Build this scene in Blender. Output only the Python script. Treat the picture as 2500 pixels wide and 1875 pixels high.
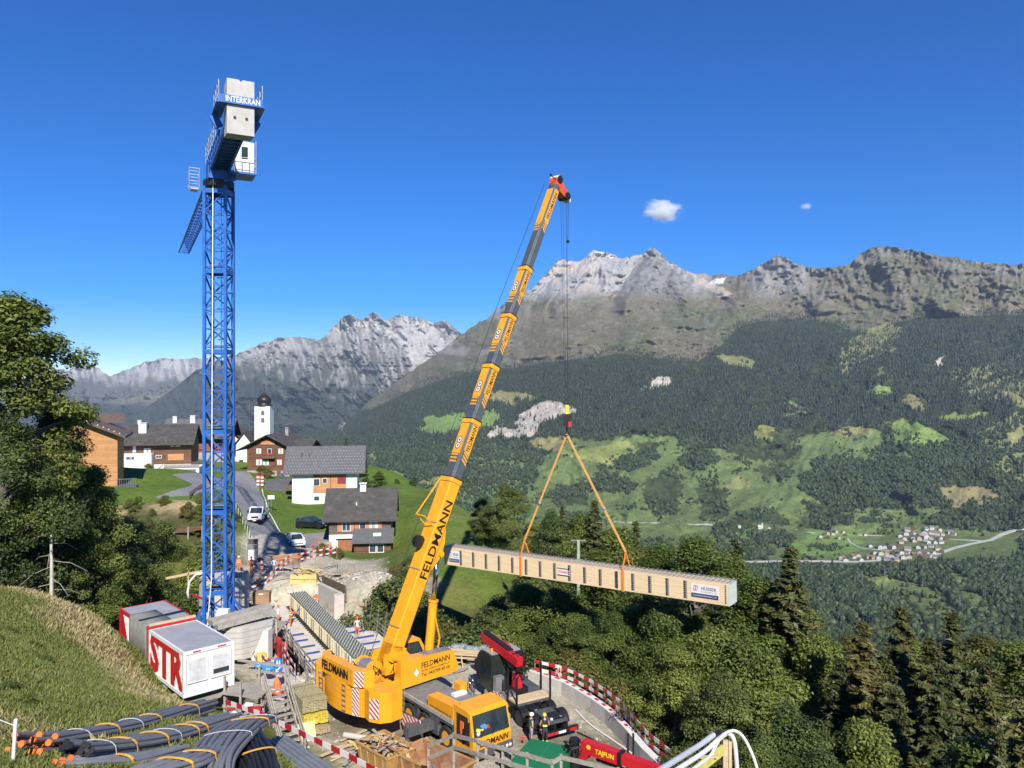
import bpy, bmesh, math, random
import numpy as np
from mathutils import Vector, Matrix
D_ = bpy.data; SC = bpy.context.scene; COL = SC.collection
for o in list(D_.objects): D_.objects.remove(o)
rad = math.radians
random.seed(7); RNG = np.random.default_rng(7)
# ---------------------------------------------------------------- camera, sky, sun, exposure
F = 1878.; CX = 1250.; CY = 937.5; CZ = 21.
cam = D_.cameras.new('camera'); cam.sensor_width = 36; cam.lens = 36*F/2500; cam.clip_start = .5; cam.clip_end = 60000
camo = D_.objects.new('camera', cam); COL.objects.link(camo); camo.location = (0, 0, CZ); camo.rotation_euler = (rad(90), 0, 0)
SC.camera = camo
SUN_EL = 38.; SUN_AZ = math.atan2(.20, -.98)          # direction towards the sun, clockwise from +Y
world = D_.worlds.new('World'); SC.world = world; world.use_nodes = True
wn = world.node_tree; bg = wn.nodes['Background']
sky = wn.nodes.new('ShaderNodeTexSky'); sky.sky_type = 'NISHITA'; sky.sun_disc = False
sky.sun_elevation = rad(SUN_EL); sky.sun_rotation = SUN_AZ
sky.altitude = 2500; sky.air_density = 1.0; sky.dust_density = 0.; sky.ozone_density = 6.
hs = wn.nodes.new('ShaderNodeHueSaturation'); hs.inputs['Saturation'].default_value = 1.5; hs.inputs['Hue'].default_value = .511
wn.links.new(sky.outputs[0], hs.inputs['Color']); wn.links.new(hs.outputs[0], bg.inputs[0]); bg.inputs[1].default_value = .097
sl = D_.lights.new('sun', 'SUN'); sl.energy = 4.6; sl.angle = rad(.53); sl.color = (1, .945, .86)
so = D_.objects.new('sun', sl); COL.objects.link(so)
tosun = Vector((math.sin(SUN_AZ)*math.cos(rad(SUN_EL)), math.cos(SUN_AZ)*math.cos(rad(SUN_EL)), math.sin(rad(SUN_EL))))
so.rotation_euler = tosun.to_track_quat('Z', 'Y').to_euler(); so.location = tosun*200
SC.view_settings.view_transform = 'Standard'; SC.view_settings.look = 'None'; SC.view_settings.exposure = .62; SC.view_settings.gamma = 1
SC.view_settings.use_curve_mapping = False
SC.render.engine = 'CYCLES'
SC.cycles.max_bounces = 5; SC.cycles.diffuse_bounces = 2; SC.cycles.glossy_bounces = 2; SC.cycles.transmission_bounces = 3
SC.cycles.transparent_max_bounces = 6; SC.cycles.volume_bounces = 3; SC.cycles.caustics_reflective = False; SC.cycles.caustics_refractive = False

def W(px, py, Y): return Vector(((px-CX)/F*Y, Y, CZ+(CY-py)/F*Y))
def G(px, py, z=0.):
    Y = (CZ-z)*F/(py-CY); return Vector(((px-CX)/F*Y, Y, z))
# ---------------------------------------------------------------- helpers
WM = {}
class MB:
    def __init__(s): s.v = []; s.f = []; s.m = []; s.cur = 0
    def mat(s, i): s.cur = i; return s
    def add(s, vs, fs):
        b = len(s.v); s.v += [tuple(v) for v in vs]
        for f in fs: s.f.append(tuple(i+b for i in f)); s.m.append(s.cur)
        return s
    def box(s, c, d, rz=0., M=None):
        hx, hy, hz = d[0]/2, d[1]/2, d[2]/2
        vs = [Vector((x, y, z)) for z in (-hz, hz) for y in (-hy, hy) for x in (-hx, hx)]
        R = M if M is not None else (Matrix.Rotation(rz, 4, 'Z') if rz else None)
        if R is not None: vs = [R @ v for v in vs]
        c = Vector(c); vs = [v+c for v in vs]
        return s.add(vs, [(0, 2, 3, 1), (4, 5, 7, 6), (0, 1, 5, 4), (2, 6, 7, 3), (0, 4, 6, 2), (1, 3, 7, 5)])
    def bx(s, x0, x1, y0, y1, z0, z1): return s.box(((x0+x1)/2, (y0+y1)/2, (z0+z1)/2), (x1-x0, y1-y0, z1-z0))
    def bar(s, a, b, w, h=None, up=(0, 0, 1)):
        a = Vector(a); b = Vector(b); h = w if h is None else h; d = (b-a)
        if d.length < 1e-6: return s
        d.normalize(); up = Vector(up)
        if abs(d.dot(up)) > .98: up = Vector((0, 1, 0))
        x = d.cross(up).normalized()*w/2; y = x.cross(d).normalized()*h/2
        return s.add([a-x-y, a+x-y, a+x+y, a-x+y, b-x-y, b+x-y, b+x+y, b-x+y],
                     [(0, 3, 2, 1), (4, 5, 6, 7), (0, 1, 5, 4), (1, 2, 6, 5), (2, 3, 7, 6), (3, 0, 4, 7)])
    def tube(s, pts, r, n=8, cap=True):
        pts = [Vector(p) for p in pts]; k = len(pts); rs = r if isinstance(r, (list, tuple)) else [r]*k
        vs = []; px = None
        for i, p in enumerate(pts):
            t = (pts[min(i+1, k-1)]-pts[max(i-1, 0)]).normalized()
            if px is None:
                u = Vector((0, 0, 1)) if abs(t.z) < .9 else Vector((1, 0, 0)); x = t.cross(u).normalized()
            else: x = (px-t*px.dot(t)).normalized()
            px = x; y = t.cross(x)
            for j in range(n):
                a = 2*math.pi*j/n; vs.append(p+(x*math.cos(a)+y*math.sin(a))*rs[i])
        fs = [(i*n+j, i*n+(j+1) % n, (i+1)*n+(j+1) % n, (i+1)*n+j) for i in range(k-1) for j in range(n)]
        if cap: fs += [tuple(range(n))[::-1], tuple(range((k-1)*n, k*n))]
        return s.add(vs, fs)
    def cyl(s, a, b, r, n=12): return s.tube([a, b], r, n)
    def extr(s, pts, vec):
        pts = [Vector(p) for p in pts]; vec = Vector(vec); n = len(pts)
        nr = Vector((0, 0, 0))
        for i in range(n): nr += pts[i].cross(pts[(i+1) % n])
        if nr.dot(vec) > 0: pts = pts[::-1]
        return s.add(pts+[p+vec for p in pts], [tuple(range(n)), tuple(range(n, 2*n))[::-1]]+[(i, i+n, (i+1) % n+n, (i+1) % n) for i in range(n)])
    def quad(s, *p): return s.add(p, [tuple(range(len(p)))])
    def lathe(s, prof, c=(0, 0, 0), n=16, M=None):
        vs = []
        for r, z in prof:
            for j in range(n):
                a = 2*math.pi*j/n; v = Vector((r*math.cos(a), r*math.sin(a), z))
                vs.append((M @ v if M is not None else v)+Vector(c))
        k = len(prof)
        fs = [(i*n+j, i*n+(j+1) % n, (i+1)*n+(j+1) % n, (i+1)*n+j) for i in range(k-1) for j in range(n)]
        if prof[0][0] > 1e-4: fs.append(tuple(range(n))[::-1])
        if prof[-1][0] > 1e-4: fs.append(tuple(range((k-1)*n, k*n)))
        return s.add(vs, fs)
    def ball(s, c, r, n=10, sq=(1, 1, 1)):
        k = max(4, n//2); prof = [(math.sin(math.pi*i/k), -math.cos(math.pi*i/k)) for i in range(k+1)]
        prof[0] = (1e-5, -1); prof[-1] = (1e-5, 1)
        return s.lathe(prof, c, n, Matrix.Diagonal((r*sq[0], r*sq[1], r*sq[2], 1)))
    def xf(s, M, start=0):
        for i in range(start, len(s.v)): s.v[i] = tuple(M @ Vector(s.v[i]))
        return s
    def build(s, name, mats, par=None, world=False, smooth=False, label=None, kind=None):
        me = D_.meshes.new(name); vs = s.v
        if world and par is not None:
            I = WM[par.name].inverted(); vs = [tuple(I @ Vector(v)) for v in vs]
        me.from_pydata(vs, [], s.f)
        for m in (mats if isinstance(mats, (list, tuple)) else [mats]): me.materials.append(m)
        me.polygons.foreach_set('material_index', s.m)
        if smooth: me.polygons.foreach_set('use_smooth', [True]*len(s.f))
        return mobj(name, me, par, label, kind)
def mobj(name, me, par=None, label=None, kind=None):
    o = D_.objects.new(name, me); COL.objects.link(o)
    if par is not None: o.parent = par; WM[o.name] = WM[par.name]
    else: WM[o.name] = Matrix()
    if label: o['label'] = label
    if kind: o['kind'] = kind
    return o
def thing(name, label, cat, loc=(0, 0, 0), rz=0., group=None):
    o = D_.objects.new(name, None); COL.objects.link(o); o.location = loc; o.rotation_euler = (0, 0, rz); o.empty_display_size = .2
    WM[o.name] = Matrix.Translation(Vector(loc)) @ Matrix.Rotation(rz, 4, 'Z')
    o['label'] = label; o['category'] = cat
    if group: o['group'] = group
    return o
def tag(o, label, cat, group=None):
    o['label'] = label; o['category'] = cat
    if group: o['group'] = group
    return o
def kids(o): return [c for c in D_.objects if c.parent == o]
def copy_tree(o, loc=None, rz=None, label=None, scale=None, par=None, ch=None):
    c = o.copy(); COL.objects.link(c)
    if par is not None: c.parent = par
    if loc is not None: c.location = loc
    if rz is not None: c.rotation_euler = (0, 0, rz)
    if scale is not None: c.scale = scale
    if label: c['label'] = label
    for k in (ch if ch is not None else kids(o)): copy_tree(k, par=c)
    return c
def npmesh(name, V, Q, mats, tint=None, mi=None, smooth=False):
    V = np.asarray(V, np.float32); Q = np.asarray(Q, np.int32); k = Q.shape[1]
    me = D_.meshes.new(name); me.vertices.add(len(V)); me.vertices.foreach_set('co', V.ravel())
    me.loops.add(Q.size); me.loops.foreach_set('vertex_index', Q.ravel())
    me.polygons.add(len(Q)); me.polygons.foreach_set('loop_start', np.arange(0, Q.size, k, dtype=np.int32))
    for m in mats: me.materials.append(m)
    if mi is not None: me.polygons.foreach_set('material_index', np.asarray(mi, np.int32))
    if smooth: me.polygons.foreach_set('use_smooth', np.ones(len(Q), bool))
    if tint is not None:
        a = me.color_attributes.new('tint', 'FLOAT_COLOR', 'POINT'); t = np.asarray(tint, np.float32)
        if t.ndim == 1: t = np.stack([t, t, t, np.ones_like(t)], 1)
        elif t.shape[1] == 3: t = np.concatenate([t, np.ones((len(t), 1), np.float32)], 1)
        a.data.foreach_set('color', t.ravel())
    me.update(calc_edges=True); me.validate(); return me
# numpy value noise
_P = RNG.random((512, 512)).astype(np.float32)
def vnoise(x, y):
    xi = np.floor(x).astype(int); yi = np.floor(y).astype(int); fx = x-xi; fy = y-yi
    fx = fx*fx*(3-2*fx); fy = fy*fy*(3-2*fy)
    g = lambda a, b: _P[a & 511, b & 511]
    return (g(xi, yi)*(1-fx)+g(xi+1, yi)*fx)*(1-fy)+(g(xi, yi+1)*(1-fx)+g(xi+1, yi+1)*fx)*fy
def fbm(x, y, o=5, ridged=False, gain=.5):
    s = 0; a = 1; n = 0
    for i in range(o):
        v = vnoise(x*2**i+17.3*i, y*2**i+9.1*i)
        if ridged: v = 1-abs(2*v-1)
        s = s+a*v; n += a; a *= gain
    return s/n
def sstep(a, b, x):
    t = np.clip((x-a)/(b-a), 0, 1); return t*t*(3-2*t)
def inpoly(px, py, poly):
    r = np.zeros(np.shape(px), bool); n = len(poly)
    for i in range(n):
        x0, y0 = poly[i]; x1, y1 = poly[(i+1) % n]
        if y0 == y1: continue
        c = ((y0 > py) != (y1 > py)) & (px < (x1-x0)*(py-y0)/(y1-y0)+x0); r ^= c
    return r
# ---------------------------------------------------------------- materials
def newmat(name):
    m = D_.materials.new(name); m.use_nodes = True; nt = m.node_tree; b = nt.nodes['Principled BSDF']; return m, nt, b
def nd(nt, t, **k):
    n = nt.nodes.new(t)
    for a, v in k.items():
        if a.startswith('i_'): n.inputs[int(a[2:])].default_value = v
        else: setattr(n, a, v)
    return n
def mixc(nt, fac, a, b, bt='MIX'):
    n = nd(nt, 'ShaderNodeMix', data_type='RGBA', blend_type=bt)
    for i, v in ((0, fac), (6, a), (7, b)):
        if hasattr(v, 'is_linked') or hasattr(v, 'links'): nt.links.new(v, n.inputs[i])
        else: n.inputs[i].default_value = v if i == 0 or len(v) == 4 else (*v, 1)
    return n.outputs[2]
def noi(nt, vec, scale, detail=5, rough=.6):
    n = nd(nt, 'ShaderNodeTexNoise'); n.inputs['Scale'].default_value = scale; n.inputs['Detail'].default_value = detail; n.inputs['Roughness'].default_value = rough
    if vec is not None: nt.links.new(vec, n.inputs['Vector'])
    return n.outputs[0]
def rng(nt, v, a, b, c=0., d=1.):
    n = nd(nt, 'ShaderNodeMapRange'); nt.links.new(v, n.inputs[0])
    for i, x in enumerate((a, b, c, d)): n.inputs[i+1].default_value = x
    return n.outputs[0]
def bump(nt, b, h, strength, dist=.02):
    n = nd(nt, 'ShaderNodeBump'); n.inputs['Strength'].default_value = strength; n.inputs['Distance'].default_value = dist
    nt.links.new(h, n.inputs['Height']); nt.links.new(n.outputs[0], b.inputs['Normal'])
MATS = {}
def pm(name, col, rough=.55, metal=0., var=.18, scale=2.5, bmp=0., dirt=0., dcol=(.22, .18, .13), stretch=None, spec=None, bdist=.02, col2=None):
    """painted / raw surface with mottling, dirt patches and optional relief"""
    if name in MATS: return MATS[name]
    m, nt, b = newmat(name); tc = nd(nt, 'ShaderNodeTexCoord').outputs['Object']
    if stretch:
        mp = nd(nt, 'ShaderNodeMapping'); mp.inputs['Scale'].default_value = stretch; nt.links.new(tc, mp.inputs[0]); tc = mp.outputs[0]
    n1 = noi(nt, tc, scale, 7, .65); lo = tuple(c*(1-var) for c in col); hi = tuple(min(1, c*(1+var)) for c in (col2 or col))
    c = mixc(nt, rng(nt, n1, .3, .7), lo, hi)
    if dirt:
        n2 = noi(nt, tc, scale*.6, 9, .72); c = mixc(nt, rng(nt, n2, .62-dirt*.25, .78-dirt*.15, 0, .75), c, dcol)
    nt.links.new(c, b.inputs['Base Color']); b.inputs['Metallic'].default_value = metal
    nt.links.new(rng(nt, n1, .2, .8, max(0, rough-.1), min(1, rough+.12)), b.inputs['Roughness'])
    if spec is not None: b.inputs['Specular IOR Level'].default_value = spec
    if bmp: bump(nt, b, noi(nt, tc, scale*4, 8, .7), bmp, bdist)
    MATS[name] = m; return m
def boards(name, col, col2, pitch, axis='Z', rough=.75, gap=.06, dark=.25, stain=.5):
    """timber cladding: board joints as relief, board-to-board colour, grain and weathering"""
    if name in MATS: return MATS[name]
    m, nt, b = newmat(name); tc = nd(nt, 'ShaderNodeTexCoord').outputs['Object']
    sp = nd(nt, 'ShaderNodeSeparateXYZ'); nt.links.new(tc, sp.inputs[0]); z = sp.outputs[axis]
    dv = nd(nt, 'ShaderNodeMath', operation='DIVIDE'); nt.links.new(z, dv.inputs[0]); dv.inputs[1].default_value = pitch
    fl = nd(nt, 'ShaderNodeMath', operation='FLOOR'); nt.links.new(dv.outputs[0], fl.inputs[0])
    fr = nd(nt, 'ShaderNodeMath', operation='FRACT'); nt.links.new(dv.outputs[0], fr.inputs[0])
    wn_ = nd(nt, 'ShaderNodeTexWhiteNoise', noise_dimensions='1D'); nt.links.new(fl.outputs[0], wn_.inputs['W'])
    mp = nd(nt, 'ShaderNodeMapping'); mp.inputs['Scale'].default_value = (1, 1, 9) if axis == 'Z' else (9, 1, 1); nt.links.new(tc, mp.inputs[0])
    g = noi(nt, mp.outputs[0], .8, 8, .7)
    ad = nd(nt, 'ShaderNodeMath', operation='MULTIPLY_ADD'); nt.links.new(wn_.outputs[0], ad.inputs[0]); ad.inputs[1].default_value = .45; nt.links.new(g, ad.inputs[2])
    c = mixc(nt, rng(nt, ad.outputs[0], .35, 1.0), col, col2)
    st = noi(nt, tc, .5, 6, .7); c = mixc(nt, rng(nt, st, .45, .75, 0, stain), c, tuple(x*.45 for x in col))
    jo = nd(nt, 'ShaderNodeMath', operation='LESS_THAN'); nt.links.new(fr.outputs[0], jo.inputs[0]); jo.inputs[1].default_value = gap
    c = mixc(nt, jo.outputs[0], c, tuple(x*dark for x in col)); nt.links.new(c, b.inputs['Base Color']); b.inputs['Roughness'].default_value = rough
    sb = nd(nt, 'ShaderNodeMath', operation='SUBTRACT'); nt.links.new(g, sb.inputs[0]); nt.links.new(jo.outputs[0], sb.inputs[1]); bump(nt, b, sb.outputs[0], .5, .02)
    MATS[name] = m; return m
def glass(name, col=(.03, .045, .06), rough=.06):
    if name in MATS: return MATS[name]
    m, nt, b = newmat(name); tc = nd(nt, 'ShaderNodeTexCoord').outputs['Object']
    nt.links.new(mixc(nt, rng(nt, noi(nt, tc, 1.3, 3), .35, .65), col, tuple(c*1.9 for c in col)), b.inputs['Base Color'])
    b.inputs['Roughness'].default_value = rough; b.inputs['IOR'].default_value = 1.5; MATS[name] = m; return m
def leafmat(name, dark, light, yellow=(.3, .26, .05), trans=.3, objvar=.35):
    if name in MATS: return MATS[name]
    m, nt, b = newmat(name); at = nd(nt, 'ShaderNodeAttribute', attribute_name='tint')
    oi = nd(nt, 'ShaderNodeObjectInfo').outputs['Random']
    c = mixc(nt, rng(nt, at.outputs['Fac'], .0, 1.), dark, light)
    c = mixc(nt, rng(nt, at.outputs['Fac'], .93, 1.0, 0, .6), c, yellow)
    hv = nd(nt, 'ShaderNodeHueSaturation'); nt.links.new(c, hv.inputs['Color'])
    nt.links.new(rng(nt, oi, 0, 1, 1-objvar, 1+objvar), hv.inputs['Value']); nt.links.new(rng(nt, oi, 0, 1, .515, .485), hv.inputs['Hue'])
    b.inputs['Roughness'].default_value = .55; b.inputs['Specular IOR Level'].default_value = .35; nt.links.new(hv.outputs[0], b.inputs['Base Color'])
    tr = nd(nt, 'ShaderNodeBsdfTranslucent'); nt.links.new(hv.outputs[0], tr.inputs[0]); mx = nd(nt, 'ShaderNodeMixShader'); mx.inputs[0].default_value = trans
    nt.links.new(b.outputs[0], mx.inputs[1]); nt.links.new(tr.outputs[0], mx.inputs[2]); nt.links.new(mx.outputs[0], nt.nodes['Material Output'].inputs[0])
    MATS[name] = m; return m
def text(name, s, size, M, mat, par, ext=.008, fit=None, bold=.0, world=True, sx=1.):
    cu = D_.curves.new(name, 'FONT'); cu.body = s; cu.size = size; cu.align_x = 'CENTER'; cu.align_y = 'CENTER'; cu.extrude = ext; cu.offset = bold*size; cu.resolution_u = 2
    t = D_.objects.new(name, cu); me = D_.meshes.new_from_object(t); D_.objects.remove(t); D_.curves.remove(cu)
    co = np.empty(len(me.vertices)*3, np.float32); me.vertices.foreach_get('co', co); co = co.reshape(-1, 3)
    if fit:
        w = co[:, 0].max()-co[:, 0].min(); sx = fit/w
    T = Matrix.Diagonal((sx, 1, 1, 1)); me.transform(T)
    if world and par is not None: me.transform(WM[par.name].inverted() @ M)
    else: me.transform(M)
    me.materials.clear(); me.materials.append(mat); me.name = name
    return mobj(name, me, par)
def frame(o, x, y):
    """4x4 with origin o, x axis, y axis, z = x cross y"""
    x = Vector(x).normalized(); y = Vector(y); y = (y-x*y.dot(x)).normalized(); z = x.cross(y)
    M = Matrix((x, y, z)).transposed().to_4x4(); M.translation = Vector(o); return M
# ================================================================ mountains and valley: world-space relief, surveyed along lines of sight
K = 1.1302
LOW = [(1900, 250), (1700, 700), (1560, 1300), (1480, 1750), (1400, 2250), (1345, 2620), (1290, 2950)]
SKY_A = [(100, 1098), (470, 1086), (620, 1075), (700, 1062), (740, 1055), (800, 1045), (815, 1040), (860, 1018), (905, 975), (960, 938), (1018, 898), (1085, 853), (1130, 816), (1186, 780), (1232, 740), (1255, 722), (1300, 706), (1339, 664), (1362, 638), (1375, 635), (1408, 640), (1424, 635), (1452, 610), (1480, 617), (1520, 632), (1548, 626), (1565, 626), (1582, 612), (1590, 606), (1599, 611), (1628, 632), (1661, 655), (1690, 668), (1740, 672), (1790, 674), (1825, 668), (1853, 650), (1880, 635), (1898, 622), (1921, 634), (1944, 645), (1972, 654), (2000, 656), (2034, 653), (2074, 646), (2102, 623), (2130, 606), (2164, 602), (2204, 611), (2249, 616), (2294, 624), (2362, 635), (2430, 645), (2500, 645), (2700, 650)]
COLS_A = {100: [(1200, 3300), (1120, 4800), (0, 6500)], 470: [(1200, 3300), (1120, 4800), (0, 6800)], 800: [(1200, 3400), (1100, 5200), (0, 8000)], 1000: [(1200, 3350), (1100, 4200), (1000, 5600), (0, 8000)],
          1250: [(1200, 3350), (1100, 3900), (1000, 4700), (900, 5700), (800, 7200), (0, 8600)],
          1500: [(1200, 3350), (1100, 3800), (1000, 4350), (900, 5000), (820, 5900), (750, 7300), (705, 8400), (0, 9500)],
          1750: [(1200, 3350), (1100, 3800), (1000, 4350), (900, 4950), (820, 5700), (740, 7000), (710, 8000), (0, 9300)],
          1900: [(1200, 3350), (1100, 3800), (1000, 4300), (900, 4850), (820, 5400), (740, 6400), (700, 7100), (0, 8000)],
          2150: [(1200, 3300), (1100, 3700), (1000, 4200), (900, 4700), (800, 5350), (720, 6200), (670, 6900), (0, 7400)],
          2500: [(1200, 3200), (1100, 3550), (1000, 4000), (900, 4500), (800, 5150), (720, 5900), (0, 6800)], 2700: [(1200, 3200), (1100, 3550), (1000, 4000), (900, 4500), (800, 5150), (720, 5900), (0, 6800)]}
def relief(name, sky_pts, cols, x0, x1, nx, nt_, disp, paint, base_py=None, low=LOW, back=.06):
    px = np.linspace(x0, x1, nx); sky = np.interp(px, *zip(*sky_pts))
    j = fbm(px/9., px*0+3.3, 4)-.5; j2 = fbm(px/34., px*0+8.3, 3, True)-.5
    jit = (j*9+j2*10)*sstep(1000, 880, sky)
    t = np.linspace(0, 1, nt_)
    ks = sorted(cols); prof = []
    for k in ks:
        s = np.interp(k, *zip(*sky_pts)); p = [q for q in low+cols[k] if q[0] == 0 or q[0] > s+8]; p = [(q[0] if q[0] else s, q[1]) for q in p]
        py = np.array([q[0] for q in p]); dd = np.array([q[1] for q in p]); b0 = py[0]
        tt = (b0-py)/(b0-s); pr = np.interp(t, tt, dd)
        k9 = np.ones(9)/9; pad = np.concatenate([np.full(4, pr[0]), pr, np.full(4, pr[-1])]); pr = np.convolve(pad, k9, 'valid'); prof.append(pr)
    prof = np.array(prof); b0 = low[0][0] if low else base_py
    Dd = np.stack([np.interp(px, ks, prof[:, i]) for i in range(nt_)], 1)
    ssm = np.convolve(np.concatenate([np.full(60, sky[0]), sky, np.full(60, sky[-1])]), np.hanning(121)/np.hanning(121).sum(), 'valid')
    PYs = b0+(ssm[:, None]-b0)*t[None, :]; PYr = b0+(sky[:, None]-b0)*t[None, :]
    for i in range(nx): Dd[i] = np.interp(-PYr[i], -PYs[i], Dd[i])
    PX = np.repeat(px[:, None], nt_, 1); PY = b0+(sky[:, None]-b0)*t[None, :]-jit[:, None]*t[None, :]**22; T = np.repeat(t[None, :], nx, 0)
    X = (PX-CX)/F*Dd
    Dd = Dd-disp(PX, PY, T, X, Dd)            # spurs stand out from the slope, gullies cut back into it
    X = (PX-CX)/F*Dd; Z = CZ+(CY-PY)/F*Dd
    colr = paint(PX, PY, T, X, Dd, Z)
    # far side of the ridge falls away behind the skyline
    Xb = X[:, -1:]*(1+back); Yb = Dd[:, -1:]*(1+back); Zb = Z[:, -1:]-Dd[:, -1:]*.06
    Xc = X[:, -1:]*(1+3*back); Yc = Dd[:, -1:]*(1+3*back); Zc = Z[:, -1:]-Dd[:, -1:]*.2
    V = np.stack([np.concatenate([X, Xb, Xc], 1), np.concatenate([Dd, Yb, Yc], 1), np.concatenate([Z, Zb, Zc], 1)], 2)
    cc = np.concatenate([colr, colr[:, -1:], colr[:, -1:]], 1); n2 = nt_+2
    idx = np.arange(nx*n2).reshape(nx, n2); Q = np.stack([idx[:-1, :-1], idx[1:, :-1], idx[1:, 1:], idx[:-1, 1:]], 2).reshape(-1, 4)
    me = npmesh(name, V.reshape(-1, 3), Q, [TERR], tint=cc.reshape(-1, 3), smooth=True)
    o = mobj(name, me, kind='structure'); return o, (px, t, PY, X, Dd, Z, sky, b0)
m, nt, b = newmat('mountain_surface'); TERR = m
at = nd(nt, 'ShaderNodeAttribute', attribute_name='tint').outputs['Color']; gp = nd(nt, 'ShaderNodeNewGeometry').outputs['Position']
nA = noi(nt, gp, .012, 8, .75); nB = noi(nt, gp, .05, 6, .7)
c = mixc(nt, rng(nt, nA, .3, .7, 0, 1), mixc(nt, 1., at, (.72, .72, .74), 'MULTIPLY'), mixc(nt, 1., at, (1.22, 1.22, 1.18), 'MULTIPLY'))
c = mixc(nt, rng(nt, nB, .35, .65, 0, 1), mixc(nt, 1., c, (.8, .8, .8), 'MULTIPLY'), mixc(nt, 1., c, (1.16, 1.16, 1.14), 'MULTIPLY'))
nt.links.new(c, b.inputs['Base Color']); b.inputs['Roughness'].default_value = .95; b.inputs['Specular IOR Level'].default_value = .1
bump(nt, b, noi(nt, gp, .016, 11, .74), .9, 30.)
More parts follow.
